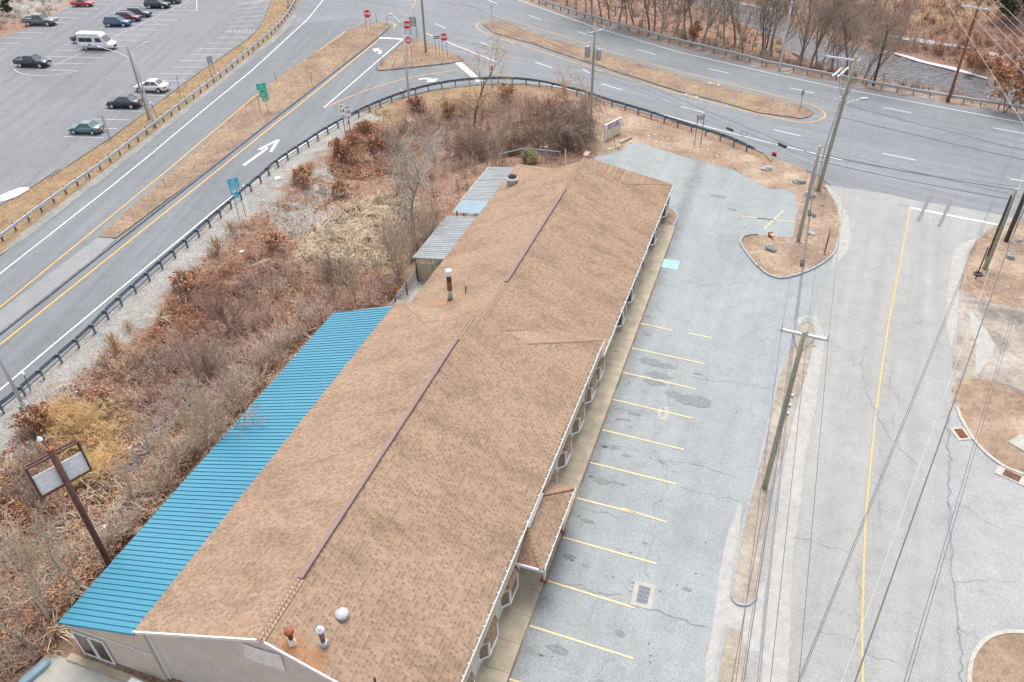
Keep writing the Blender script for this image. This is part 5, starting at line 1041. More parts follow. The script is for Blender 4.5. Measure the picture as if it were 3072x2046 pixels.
for s_, px, tp, d, lb in (('EAST', z1(760, 0, 800, 1145), z1(760, 0, 745, 912), -1, 'route 14 EAST sign with left arrow beside the guardrail'), ('WEST', z1(760, 0, 850, 1172), z1(760, 0, 798, 922), 1, 'route 14 WEST sign with right arrow beside the guardrail')):
    b = at(px); t = empty('route_sign', b, facing(b, 8), lb, 'road sign'); zt = hgt(b, tp)
    o = plate(t, .62, .36, zt-.18, 'sign_white', 'direction_plate'); text(s_, .2, 'sign_black', o, (0, -.02, zt-.18), bold=.004)
    o = plate(t, .66, .66, zt-.72, 'sign_white', 'number_plate'); text('14', .5, 'sign_black', o, (0, -.02, zt-.72), bold=.008)
    o = plate(t, .55, .40, zt-1.28, 'sign_white', 'arrow_plate'); arrow(o, 0, zt-1.28, .2, d, 'sign_black'); posts(t, (0,), zt-.2, w=.08)
b = at(z1(0, 500, 2108, 440)); t = empty('service_sign', b, facing(b, 5), 'blue stacked services sign with trailer symbol beside the guardrail', 'road sign'); zt = hgt(b, z1(0, 500, 2035, 100))
o = plate(t, .98, .95, zt-.48, 'sign_blue', 'upper_panel', x=.0)
for i, (s_, l, r) in enumerate((('GAS', 1, 1), ('DIESEL', 0, 1), ('FOOD', 1, 1), ('LODGING', 0, 1))):
    zz = zt-.12-.24*i; text(s_, .17, 'sign_white', o, (0 if l else -.08, -.02, zz), sx=.85); MB().box((0, -.015, zz-.12), (.96, .012, .012)).obj('divider', 'sign_white', o)
    if l: arrow(o, -.39, zz, .07, -1, 'sign_white')
    if r: arrow(o, .39, zz, .07, 1, 'sign_white')
o = plate(t, .62, .56, zt-1.28, 'sign_blue', 'trailer_panel', x=-.12); MB().box((-.13, -.02, zt-1.24), (.40, .02, .24)).obj('symbol', 'sign_white', o); MB().box((-.2, -.032, zt-1.2), (.10, .01, .08)).obj('symbol_window', 'sign_blue', o); plate(o, .1, .1, zt-1.38, 'sign_white', 'symbol_wheel', x=-.14, y=-.02, shape='disc')
o = plate(t, .5, .38, zt-1.8, 'sign_blue', 'arrow_panel', x=-.02); arrow(o, -.12, zt-1.8, .1, -1, 'sign_white'); arrow(o, .08, zt-1.8, .1, 1, 'sign_white')
posts(t, (-.25, .35), zt-.8)
b = at(z1(0, 0, 1868, 698)); t = empty('road_sign', b, facing(b, 200), 'narrow grey sign back on two posts on the parking verge', 'road sign'); zt = hgt(b, z1(0, 0, 1820, 490)); plate(t, .5, .9, zt-.45, 'sign_back', 'sign_board'); posts(t, (-.28, .28), zt)
b = at(z1(0, 0, 965, 1215)); t = empty('road_sign', b, facing(b, 75), 'thin sign seen edge-on behind the teal car on the verge', 'road sign'); zt = hgt(b, z1(0, 0, 905, 1000)); plate(t, .6, .6, zt-.3, 'sign_back', 'sign_board'); posts(t, (-.3, .3), zt)
b = at(z1(1520, 0, 1660, 1262)); t = empty('road_sign', b, facing(b, 205), 'pale grey sign back on two posts by the near guardrail end', 'road sign'); zt = hgt(b, z1(1520, 0, 1688, 1000)); plate(t, .8, .55, zt-.3, 'sign_back', 'sign_board'); posts(t, (-.35, .35), zt, w=.07)
b = at(z1(2272, 0, 363, 970)); t = empty('road_sign', b, facing(b, 230), 'slim median sign on single post at the tip of the long median', 'road sign'); zt = hgt(b, z1(2272, 0, 405, 785)); plate(t, .5, .6, zt-.3, 'sign_back', 'sign_board'); posts(t, (0,), zt, w=.05)
b = at(z1(760, 0, 2078, 192)); t = empty('marker_post', b, facing(b), 'thin post with small blue plate at far tip of the long median', 'post'); posts(t, (0,), hgt(b, z1(760, 0, 2080, 52)), w=.05); plate(t, .3, .2, hgt(b, z1(760, 0, 2080, 58)), 'sign_blue', 'plate')
b = at(z1(760, 0, 2082, 790)); t = empty('road_sign', b, facing(b, 70), 'red and white sign seen nearly edge-on behind the guardrail by bare tree', 'road sign'); zt = hgt(b, z1(760, 0, 2078, 555)); o = plate(t, .9, 1.1, zt-.55, 'sign_white', 'sign_board'); plate(o, .7, .8, zt-.55, 'sign_red', 'red_face', y=-.015, th=.01, shape='disc'); posts(t, (-.2, .2), zt)
b = at(z1(2272, 500, 590, 750)); t = empty('sign_post', b, facing(b, 120), 'reddish-brown post with small grey plate on the earth verge', 'post'); zt = hgt(b, z1(2272, 500, 625, 532)); posts(t, (0,), zt, 'rust_dark', .08); plate(t, .3, .45, zt-.25, 'sign_back', 'plate', y=.1)
b = at(z1(2272, 0, 140, 1385)); t = empty('yard_sign', b, facing(b, -20), 'small red, black and white yard sign at the edge of the highway', 'sign'); plate(t, .48, .22, .62, 'sign_red', 'upper_board'); plate(t, .48, .22, .40, 'sign_black', 'lower_board'); plate(t, .46, .10, .24, 'sign_white', 'bottom_strip'); posts(t, (-.15, .15), .5, w=.015)
b = at(z1(2272, 500, 1985, 815)); t = empty('parking_sign', b, facing(b, 15), 'small white sign with faded red writing at the green pole', 'sign'); plate(t, .42, .5, 1.0, 'sign_white', 'sign_board'); plate(t, .34, .18, 1.1, 'sign_back', 'faded_print', y=-.015, th=.01); posts(t, (0,), 1.1, 'rust_dark')
b = at(z1(2272, 500, 2345, 520)); t = empty('stop_sign', b, facing(b, 25), 'red sign on a post cut off by the right edge', 'road sign'); zt = 3.3; q = at(z1(2272, 500, 2360, 290), zt); t.location = (q.x, q.y, 0); p = plate(t, 1.1, 1.1, zt, 'sign_white', 'sign_board', shape='oct'); plate(p, 1.02, 1.02, zt, 'sign_red', 'red_face', y=-.015, th=.01, shape='oct'); text('STOP', .42, 'sign_white', p, (0, -.026, zt), bold=.01); posts(t, (0,), zt)
# roadside business sign
pA, pB = at(z1(1520, 0, 853, 1232)), at(z1(1520, 0, 985, 1165)); dd = pB-pA; an = math.atan2(dd.y, dd.x); Wd = dd.length
t = empty('sign_board', (pA+pB)/2, an, 'white roadside sign board with maroon lettering and blank cream message rows', 'sign'); zt = hgt(pA, z1(1520, 0, 870, 1090))-.05
hu = zt*.36
o = plate(t, Wd*.94, zt*.62, zt*.36, 'sign_cream', 'message_board', th=.12)
for i in range(1, 5): MB().box((0, -.065, .05*zt+i*zt*.62/5), (Wd*.92, .012, .02)).obj('row_line', 'galvanised_dark', o)
o = plate(t, Wd*.94, hu, zt*.86, 'sign_white', 'name_board', th=.12); MB().box((0, -.068, zt*.68), (Wd*.94, .014, .06)).obj('border', 'text_purple', o); MB().box((0, -.068, zt*1.03), (Wd*.94, .014, .04)).obj('border', 'text_purple', o)
text('MUSIC LADY', hu*.58, 'text_maroon', o, (0, -.07, zt*.92), sx=min(1, Wd/(hu*4.0)), bold=.01); text('CAFE & CATERING', hu*.40, 'text_purple', o, (0, -.07, zt*.77), sx=min(1, Wd/(hu*3.7)), bold=.008)
for x in (-Wd/2, Wd/2): MB().box((x, 0, zt*.52), (.12, .16, zt*1.08)).obj('post', 'trim_white', t)
q = pB+Vector((.05, 0, zt)); t = empty('flag', q, an, 'small striped red and white flag on the roadside sign post', 'flag')
MB().tube([(0, 0, 0), (.45, 0, 1.0)], .015, 5).obj('staff', 'sign_back', t)
for k in range(6): mesh_obj('stripe', [(.1+.05*k, .0, .22+.11*k), (.28+.05*k, .05, .12+.11*k), (.33+.05*k, .05, .23+.11*k), (.15+.05*k, 0, .33+.11*k)], [(0, 1, 2, 3)], ('sign_red', 'sign_white')[k % 2] if k < 4 else 'text_purple', t)
# delineator posts
for px, tp, top, lb in [((500, 0), 0, 0, 0)][:0]+[
        ((760, 0, 508, 735), (760, 0, 499, 632), 'sign_orange', 'thin marker post with orange top in the middle of the grass median'),
        ((760, 0, 210, 722), (760, 0, 180, 625), None, 'thin bare marker post at left side of the grass median'),
        ((760, 0, 1165, 210), (760, 0, 1161, 135), 'sign_orange', 'thin post with orange top at far tip of the grass median'),
        ((760, 0, 1074, 195), (760, 0, 1066, 115), None, 'thin bare post on the asphalt beyond the grass median tip'),
        ((760, 0, 1200, 598), (760, 0, 1241, 506), 'sign_orange', 'leaning marker post with orange top in the triangle island'),
        ((760, 0, 1117, 580), (760, 0, 1113, 498), None, 'thin bare post at left corner of the triangle island'),
        ((0, 500, 1450, 185), (0, 500, 1415, 105), 'sign_orange', 'marker post with orange top in near half of the grass median'),
        ((0, 500, 2137, 235), (0, 500, 2122, 168), 'sign_white', 'thin post with white top behind the blue services sign'),
        ((0, 0, 1382, 1065), (0, 0, 1315, 890), 'sign_white', 'tall thin white stake beside the steel pole on the verge'),
        ((0, 0, 1568, 822), (0, 0, 1538, 668), None, 'tall thin grey stake behind the white car'),
        ((0, 0, 757, 1560), (0, 0, 740, 1522), None, 'short grey stake beside the parking guardrail'),
        ((0, 1000, 262, 492), (0, 1000, 205, 353), 'sign_white', 'thin post with white top beside guardrail near left street lamp'),
        ((760, 0, 1475, 885), (760, 0, 1470, 812), None, 'short dark stake behind the guardrail right of the street lamp'),
        ((760, 0, 1283, 830), (760, 0, 1282, 788), 'sign_white', 'short post with white top beside guardrail left of the street lamp')]:
    b = at(z1(*px)); t = empty('marker_post', b, 0, lb, 'post'); z_ = hgt(b, z1(*tp)); e = at(z1(*tp), z_)-b
    MB().bar((0, 0, -.2), e, .06).obj('stake', 'galvanised_dark', t)
    if top: MB().box(e, (.13, .13, .16)).obj('reflector', top, t)
# rusty sign frame by the lean-to
b = at((334, 1703)); t = empty('pylon_sign', b, 0, 'rusty pole with an open rusty frame holding a weathered grey panel', 'sign'); hp = hgt(b, z1(0, 1000, 425, 1012))
MB().tube([(0, 0, -2), (0, 0, hp)], .155, 14).obj('pole', 'rust_dark', t, True); MB().lathe([(.17, hp-.05), (.17, hp+.06)], (0, 0, 0), 14).obj('cap', 'rust', t)
def fr_at(px, z): return at(z1(0, 1000, *px), z)-b
lo_, hi_ = 0, hp
# height of the frame bars: bar passes just behind the pole
cm = lambda z: proj(b+Vector((0, .25, z)))
zs = [z for z in np.arange(2, hp+1, .02)]
def zfor(ypx): return min(zs, key=lambda z: abs(cm(z)[1]-ypx))
ztop = zfor(1000+1043/2.904); zbot = zfor(1000+1285/2.904)
TLp, TRp, BRp, BLp = fr_at((205, 1168), ztop), fr_at((655, 928), ztop), fr_at((770, 1158), zbot), fr_at((345, 1395), zbot)
hx = ((TLp+BLp)/2); hy = ((TRp+BRp)/2); TLp = Vector((hx.x, hx.y, ztop)); BLp = Vector((hx.x, hx.y, zbot)); TRp = Vector((hy.x, hy.y, ztop)); BRp = Vector((hy.x, hy.y, zbot))
nrm = (TRp-TLp).cross(Vector((0, 0, 1))).normalized()
if nrm.y > 0: nrm = -nrm
sh = Vector((0, .25, 0))-(TLp+(TRp-TLp)*.48); sh.z = 0; dv = sh.dot(nrm)*nrm
TLp, TRp, BRp, BLp = [p+dv for p in (TLp, TRp, BRp, BLp)]
off = nrm*.14
fr = MB()
for o_ in (Vector((0, 0, 0)), -off*1.6):
    for a_, b_ in ((TLp, TRp), (TRp, BRp), (BRp, BLp), (BLp, TLp)): fr.bar(a_+o_, b_+o_, .07)
for p in (TLp, TRp, BRp, BLp): fr.bar(p, p-off*1.6, .06)
fr.obj('frame', 'rust_dark', t)
q1, q2 = TLp.lerp(BLp, .33), TRp.lerp(BRp, .36); V_ = [BLp+Vector((0, 0, .06)), BRp+Vector((0, 0, .06)), q2, q1]
mesh_obj('panel', [p-off*.5 for p in V_]+[p-off*.7 for p in V_], [(0, 1, 2, 3), (7, 6, 5, 4), (0, 4, 5, 1), (2, 6, 7, 3)], 'faded_panel', t)
for zz in (ztop-.02, zbot+.04): MB().bar((0, 0, zz), (TLp+(TRp-TLp)*.48).xy.to_3d()+Vector((0, 0, zz)), .1).obj('bracket', 'rust', t)
lampb = at(z1(0, 1000, 345, 925), hp+.9)-b
MB().tube([(0, 0, hp), lampb], .03, 6).obj('lamp_stem', 'rust', t); MB().lathe([(.04, .16), (.08, .1), (.13, 0), (.13, -.05)], lampb, 12).obj('lamp', 'porcelain', t)
# ---------------------------------------------------------------- vehicles
def loft(mb, ST, nx_=1):
    n_ = len(ST[0]); k = len(mb.v)
    for r in ST: mb.v += [Vector(p) for p in r]
    for i in range(len(ST)-1):
        for j in range(n_):
            a, b = k+i*n_+j, k+i*n_+(j+1) % n_
            mb.f.append((a, b, b+n_, a+n_))
    mb.f.append(tuple(range(k, k+n_))[::-1]); mb.f.append(tuple(range(k+(len(ST)-1)*n_, k+len(ST)*n_)))
def sect(x, lo, sd, tp, w):
    return [(x, w*.84, lo), (x, w*.98, lo+.12), (x, w, (lo+sd)/2), (x, w*.98, sd), (x, w*.80, tp), (x, 0, tp+.03), (x, -w*.80, tp), (x, -w*.98, sd), (x, -w, (lo+sd)/2), (x, -w*.98, lo+.12), (x, -w*.84, lo)][::-1]
TYPES = {   # stations x,lo,side,top,w ; cabin: base x front/rear, z, half w ; roof x front/rear, z, half w ; wheelbase, wheel radius
 'sedan': dict(st=[(-2.28, .42, .72, .80, .66), (-2.2, .28, .84, .93, .78), (-1.7, .22, .92, 1.02, .86), (-1.0, .2, .92, .98, .89), (0, .2, .90, .95, .9), (.9, .2, .88, .95, .89), (1.5, .2, .80, .90, .87), (2.0, .22, .68, .78, .80), (2.24, .28, .58, .66, .68), (2.3, .4, .5, .55, .58)], cab=(1.05, -1.62, .93, .79, .22, -.92, 1.43, .58), wb=2.7, wr=.33),
 'wagon': dict(st=[(-2.35, .45, .8, .95, .76), (-2.28, .3, .95, 1.05, .84), (-1.7, .26, .98, 1.05, .9), (0, .25, .97, 1.02, .91), (1.0, .25, .96, 1.03, .9), (1.6, .25, .9, 1.0, .88), (2.1, .26, .78, .9, .82), (2.33, .3, .66, .74, .7), (2.38, .45, .56, .6, .6)], cab=(1.12, -2.2, 1.0, .81, .35, -1.85, 1.62, .64), wb=2.72, wr=.36),
 'pickup': dict(st=[(-2.9, .55, .9, .98, .86), (-2.85, .5, 1.05, 1.12, .92), (-1.0, .42, 1.08, 1.12, .95), (0, .42, 1.08, 1.12, .95), (1.3, .42, 1.08, 1.16, .95), (2.2, .42, 1.05, 1.15, .93), (2.75, .42, .98, 1.06, .88), (2.9, .5, .85, .9, .8)], cab=(1.25, -.95, 1.1, .84, .6, -.8, 1.82, .68), wb=3.57, wr=.42, bed=(-1.05, -2.75)),
 'van': dict(st=[(-2.95, .5, 1.1, 1.3, .96), (-2.9, .4, 1.25, 1.3, 1.0), (0, .35, 1.25, 1.3, 1.02), (1.2, .35, 1.22, 1.28, 1.01), (1.9, .35, 1.15, 1.22, .98), (2.6, .36, .98, 1.08, .92), (2.9, .42, .8, .86, .8)], cab=(2.1, -2.92, 1.27, .98, .95, -2.85, 2.55, .80), wb=3.6, wr=.36),
}
def vehicle(name, kind, w1, w2, dirn, paint, label, cat, frac=1.0, wheels_vis=None, group=None):
    """w1,w2: ground contacts of the two visible wheels, left and right in the picture; dirn=+1 nose to the right"""
    T = TYPES[kind]; a, b = at(w1), at(w2); d = (b-a); k = d.length/T['wb']*frac; d.normalize()
    if dirn < 0: d = -d
    away = Vector((-d.y, d.x, 0));  away = away if away.dot(a) > 0 else -away
    w = .82 if kind != 'pickup' else .9
    c = (a+b)/2+away*w*k; t = empty(name, (c.x, c.y, 0.01), math.atan2(d.y, d.x), label, cat, group)
    body = MB(); ST = [sect(*s_) for s_ in T['st']]; loft(body, ST); bo = body.obj('body', paint, t, True)
    for pl in bo.data.polygons: pl.use_smooth = len(pl.vertices) == 4
    f, r, zb, wb_, tf, tr, zt, wt_ = T['cab']
    Bs = [Vector((f, wb_, zb-.04)), Vector((f, -wb_, zb-.04)), Vector((r, -wb_, zb-.04)), Vector((r, wb_, zb-.04))]
    Ts = [Vector((tf, wt_, zt)), Vector((tf, -wt_, zt)), Vector((tr, -wt_, zt)), Vector((tr, wt_, zt))]
    cab = MB(); cab.add(Bs+Ts, [(0, 4, 5, 1), (1, 5, 6, 2), (2, 6, 7, 3), (3, 7, 4, 0), (4, 7, 6, 5)])
    if kind == 'van':
        cab.obj('upper_body', paint, t)
        gl = MB(); y_ = lambda z: wb_+(wt_-wb_)*(z-zb)/(zt-zb)+.012
        for s_ in (1, -1):
            for x0, x1 in ((-2.6, -1.5), (-1.45, -.35), (.25, 1.1)):
                z0_, z1__ = 1.38, 1.98; gl.add([(x0, s_*y_(z0_), z0_), (x1+(.25 if x0 > 0 else 0), s_*y_(z0_), z0_), (x1, s_*y_(z1__), z1__), (x0, s_*y_(z1__), z1__)], [(0, 1, 2, 3)])
        gl.obj('side_window', 'glass_dark', t)
        q = [Bs[0].lerp(Ts[0], .07), Bs[1].lerp(Ts[1], .07), Bs[1].lerp(Ts[1], .68), Bs[0].lerp(Ts[0], .68)]; nn_ = Vector((.02, 0, .02))
        mesh_obj('windshield', [Vector((p.x, p.y*.93, p.z))+nn_ for p in q], [(0, 3, 2, 1)], 'glass_car', t)
        MB().box((-1.0, 0, zt+.03), (3.9, 1.45, .08)).obj('roof', paint, t)
        for s_ in (1, -1): MB().box((-.9, s_*1.018, .62), (2.6, .01, .14)).obj('stripe', 'sign_back', t)
        MB().box((-.9, -1.02, .95), (.5, .01, .2)).obj('emblem', 'evergreen_dark', t); MB().box((-.9, 1.02, .95), (.5, .01, .2)).obj('emblem', 'evergreen_dark', t)
    else:
        cab.obj('window_glass', 'glass_car', t)
        up = Vector((0, 0, .035)); rf = MB(); e = 1.04
        R0 = [Vector((p.x+(.03 if i < 2 else -.03), p.y*e, p.z)) for i, p in enumerate(Ts)]; rf.add(R0+[Vector((p.x*.96, p.y*.86, p.z+.06)) for p in R0], [(0, 1, 5, 4), (1, 2, 6, 5), (2, 3, 7, 6), (3, 0, 4, 7), (4, 5, 6, 7)]); rf.obj('roof', paint, t)
        pl = MB()
        for i in range(4): pl.bar(Bs[i], Ts[i], .09, .07)
        for s_ in (1, -1):
            for kx in ((.48,) if kind != 'wagon' else (.38, .72)):
                p = Vector((f+(r-f)*kx, s_*wb_, zb-.03)); q = Vector((tf+(tr-tf)*kx, s_*(wt_+.01), zt)); pl.bar(p, q, .08, .04)
        pl.obj('pillar', paint, t)
        if kind == 'wagon':
            for s_ in (1, -1): MB().bar((tf-.2, s_*.56, zt+.09), (tr+.1, s_*.56, zt+.09), .04).obj('roof_rail', 'black', t)
    if 'bed' in T:
        x0, x1 = T['bed']; MB().box(((x0+x1)/2, 0, 1.125), (x0-x1, 1.5, .04)).obj('bed_floor', 'black', t)
        bw = MB(); bw.box(((x0+x1)/2, .84, 1.18), (x0-x1+.2, .14, .12)); bw.box(((x0+x1)/2, -.84, 1.18), (x0-x1+.2, .14, .12)); bw.box((x1-.06, 0, 1.18), (.1, 1.7, .12)); bw.obj('bed_rail', paint, t)
    xf = T['st'][-1][0]; xr_ = T['st'][0][0]; zf = T['st'][-2][2]
    for s_ in (1, -1):
        MB().box((xf-.14, s_*T['st'][-2][4]*.78, zf+.02), (.18, .34, .14)).obj('headlight', 'lamp_clear', t)
        MB().box((xr_+.06, s_*.68, T['st'][1][2]-.06), (.14, .28, .18 if kind != 'van' else .4)).obj('taillight', 'tail_red', t)
        MB().box((f-.28, s_*(wb_+.17), zb+.06), (.14, .18, .13)).obj('mirror', paint, t)
    MB().box((xf+.0, 0, .44 if kind == 'sedan' else .62), (.06, .8, .18 if kind == 'sedan' else .3)).obj('grille', 'black' if kind != 'pickup' else 'chrome', t)
    MB().box((xr_-.02, 0, .62), (.03, .34, .14)).obj('number_plate', 'sign_white', t)
    hb = T['wb']/2; off = .03
    for sx in (1, -1):
        for sy in (1, -1):
            M = Matrix.Rotation(math.pi/2, 3, 'X'); c_ = Vector((sx*hb+off, sy*(w+.0), T['wr']))
            ar = MB().lathe([(T['wr']*1.16, -.06), (T['wr']*1.16, .06)], c_+Vector((0, 0, .02)), 18, M); ar.obj('wheel_arch', 'black', t)
            wh = MB().lathe([(T['wr']*.9, -.11), (T['wr'], -.07), (T['wr'], .07), (T['wr']*.9, .11)], c_+Vector((0, sy*.01, 0)), 18, M).obj('wheel', 'rubber', t)
            MB().lathe([(T['wr']*.62, -.125), (T['wr']*.66, .125)], c_+Vector((0, sy*.01, 0)), 12, M).obj('rim', 'chrome' if 'black_rim' not in name else 'rubber', wh)
    t.scale = (k, k, k); return t
for nm, c in dict(p_greypick=(.15, .16, .17), p_red=(.52, .03, .03), p_navy=(.022, .03, .045), p_white=(.72, .73, .74), p_purple=(.05, .035, .09), p_blue=(.045, .10, .22), p_maroon=(.16, .025, .05), p_slate=(.06, .09, .12), p_black=(.018, .024, .033), p_offwhite=(.68, .68, .66), p_teal=(.10, .19, .20)).items(): carpaint(nm, c)
z0 = lambda *a: z1(0, 0, *a)
vehicle('pickup_truck', 'pickup', z0(255, 228), z0(420, 230), 1, 'p_greypick', 'grey crew cab pickup parked by the scrubby bank at upper left', 'pickup truck')
vehicle('pickup_truck', 'pickup', z0(655, 62), z0(768, 62), 1, 'p_red', 'bright red pickup at the top edge of the parking lot', 'pickup truck')
vehicle('pickup_truck', 'pickup', z0(182, 590), z0(355, 596), 1, 'p_navy', 'dark navy pickup with open bed beside the curved white line', 'pickup truck')
vehicle('passenger_van', 'van', z0(757, 438), z0(937, 442), 1, 'p_white', 'white high-roof passenger van in the middle of the parking lot', 'van')
vehicle('sedan', 'sedan', z0(672, 381), z0(815, 386), 1, 'p_purple', 'dark purple sedan mostly hidden behind the white van', 'car')
vehicle('station_wagon', 'wagon', z0(953, 236), z0(1080, 236), 1, 'p_blue', 'blue station wagon with roof rails, nearest in its row', 'car')
vehicle('sport_utility_car', 'wagon', z0(1052, 191), z0(1172, 191), 1, 'p_maroon', 'maroon SUV parked right behind the blue wagon', 'car')
vehicle('sport_utility_car', 'wagon', z0(1148, 152), z0(1262, 153), 1, 'p_slate', 'slate grey-blue SUV parked beside the maroon one', 'car')
vehicle('sport_utility_car', 'wagon', z0(1303, 76), z0(1422, 78), 1, 'p_black', 'black SUV near the top beside the white hatched triangle', 'car')
vehicle('sport_utility_car', 'wagon', z0(1410, 35), z0(1522, 36), 1, 'p_slate', 'dark SUV cut off by the top edge behind the black one', 'car')
vehicle('sedan', 'sedan', z0(1226, 806), z0(1390, 812), -1, 'p_offwhite', 'white sedan parked nose-in behind the lamp pole', 'car')
vehicle('sedan', 'sedan', z0(983, 946), z0(1153, 950), -1, 'p_black', 'black sedan parked between the white and the teal cars', 'car')
vehicle('sedan', 'sedan', z0(652, 1171), z0(815, 1177), -1, 'p_teal', 'teal-grey sedan parked alone, nearest car on the left', 'car')
# ---------------------------------------------------------------- boulders, cone, logs, oddments
def rock(px, sx, sy, sz, mat, label, seed, z=0.02):
    rr = np.random.default_rng(seed); mb = bpy.data.meshes.new('boulder'); import bmesh
    bm = bmesh.new(); bmesh.ops.create_icosphere(bm, subdivisions=3, radius=1)
    ph = rr.uniform(0, 6, 9)
    for v in bm.verts:
        p = v.co; f_ = 1+.16*math.sin(3*p.x+ph[0])*math.cos(2.6*p.y+ph[1])+.10*math.sin(5*p.z+ph[2]+2*p.x)+.06*math.sin(8*p.y+ph[3])*math.sin(7*p.x+ph[4])
        v.co = Vector((p.x*f_*sx, p.y*f_*sy, max(-.1, p.z*f_*sz)))
    bm.to_mesh(mb); bm.free(); mb.materials.append(MATS[mat]); o = bpy.data.objects.new('boulder', mb); COL.objects.link(o); c = at(px); o.location = (c.x, c.y, z+sz*.25)
    tag(o, label, 'boulder')
rock(z1(2272, 500, 118, 722), .5, .42, .4, 'rock', 'mottled grey-green boulder in the bed beside the traffic cone', 1)
rock(z1(2272, 500, 450, 258), .52, .45, .42, 'rock_pale', 'large grey boulder at the foot of the cut-off pole top cables', 2)
rock(z1(2272, 500, 485, 428), .22, .3, .3, 'rock', 'small mossy boulder standing right of the cut-off pole', 3)
rock(z1(2272, 500, 465, 588), .35, .22, .16, 'rock_pale', 'flat pale grey stone right of the cut-off pole base', 4)
rock(z1(2272, 500, 365, 140), .62, .4, .3, 'rock', 'low grey boulder under the splice case on the verge', 5)
rock(z1(2272, 500, 82, 28), .55, .35, .3, 'rock_pale', 'grey boulder under the cable loop on the verge', 6)
rock(z1(2272, 500, 565, 342), .16, .14, .14, 'rock', 'smallest rounded stone near the side road edge of the verge', 7)
rock(z1(2272, 500, 270, 670), .22, .2, .12, 'rock_pale', 'small whitish stone left of the cut-off pole base', 8)
c = at(z1(2272, 500, 108, 606)); t = empty('traffic_cone', c+Vector((0, 0, .22)), .3, 'orange and white traffic cone tipped over by the mottled boulder', 'traffic cone'); t.rotation_euler = (R_(8), R_(78), R_(-50)); t.scale = (1.15,)*3
MB().box((0, 0, .02), (.34, .34, .04)).obj('base', 'black', t); MB().lathe([(.14, .04), (.095, .3)], (0, 0, 0), 16).obj('cone_body', 'cone_orange', t, True); MB().lathe([(.095, .3), (.07, .45)], (0, 0, 0), 16).obj('reflective_band', 'sign_white', t, True); MB().lathe([(.07, .45), (.03, .68)], (0, 0, 0), 16).obj('tip', 'cone_orange', t, True)
for a_, b_, r_, lb in (((985, 1245), (1085, 1195), .14, 'long weathered timber lying beside the roadside sign board'), ((972, 1290), (988, 1255), .12, 'short stubby timber lying beside the roadside sign board')):
    p, q = at(z1(1520, 0, *a_), .15), at(z1(1520, 0, *b_), .15); tag(MB().tube([p, q], r_, 7).obj('timber', 'wood_grey'), lb, 'timber')
p, q = G(z1(760, 500, 0, 905)), G(z1(760, 500, 150, 825)); tag(MB().tube([p+Vector((-.8, -.5, .2)), p.lerp(q, .6)+Vector((0, 0, .3)), q+Vector((0, 0, .2))], [.16, .2, .12], 8).obj('fallen_log', 'bark_pale'), 'pale fallen log lying across the russet brush', 'log')
def bits(name, px, r, mat, label, cat, h=.1, z=None, n_=10, seed=1):
    c = G(px) if z is None else at(px, z); rr = random.Random(seed); P = [(c.x+r*math.cos(2*math.pi*i/n_)*rr.uniform(.6, 1.2), c.y+r*.8*math.sin(2*math.pi*i/n_)*rr.uniform(.6, 1.2)) for i in range(n_)]
    tag(MB().prism(P, c.z, c.z+h).obj(name, mat), label, cat)
bits('lid_disc', z1(0, 500, 2103, 743), .32, 'litter', 'round white plastic lid lying in the brush left of the log', 'lid', .1, n_=18)
bits('board', z1(760, 0, 215, 1552), .6, 'sign_cream', 'pale flat board lying on the gravel below the guardrail', 'board', .06, n_=4, seed=4)
bits('scrap_sheet', z1(0, 1506, 962, 235), .55, 'litter', 'crumpled white scrap lying beside the blue roof', 'scrap', .15, n_=9, seed=3)
sn = [at(p) for p in Z(0, 500, -60, 310, 0, 262, 60, 235, 120, 215, 180, 195, 270, 182, 262, 205, 200, 240, 130, 275, 60, 300, -60, 320)]
mb = MB(); mb.prism([(p.x+random.uniform(-.25, .25), p.y+random.uniform(-.25, .25)) for p in sn], 0, .10); cs = sum(sn, Vector())/len(sn); k = len(mb.v); mb.v.append(Vector((cs.x-.4, cs.y+.1, .28)))
n_ = len(sn); mb.f += [(n_+i, n_+(i+1) % n_, k) for i in range(n_)]; tag(mb.obj('snow_pile', 'snow', None, True), 'leftover heap of white snow at the edge of the parking lot', 'snow', kind='structure')
for i, (P_, lb) in enumerate([(Z(2272, 0, 1130, 310, 1400, 340, 1850, 420, 1870, 435, 1450, 385, 1180, 335), 'patch'), (Z(2272, 0, 1990, 460, 2323, 500, 2323, 530, 2020, 490), 'patch'), (Z(2272, 0, 1100, 450, 1300, 490, 1480, 545, 1700, 590, 2000, 685, 2000, 697, 1650, 605, 1400, 545, 1250, 495), 'edge'), (Z(1520, 0, 1950, 8, 2100, 40, 2323, 82, 2323, 100, 2080, 55, 1950, 22), 'edge')]):
    pts = [G(p)+Vector((0, 0, .14)) for p in P_]; o = mesh_obj('ice_patch', pts, [tuple(t) for t in tessellate_polygon([[Vector((p.x, p.y, 0)) for p in pts]])], 'ice'); tag(o, ['long strip of old ice on the far river bank', 'strip of old ice on the bank at the right edge', 'thin ice rim along the far edge of the river', 'ice rim on the river at the top of the picture'][i], 'ice', kind='structure')
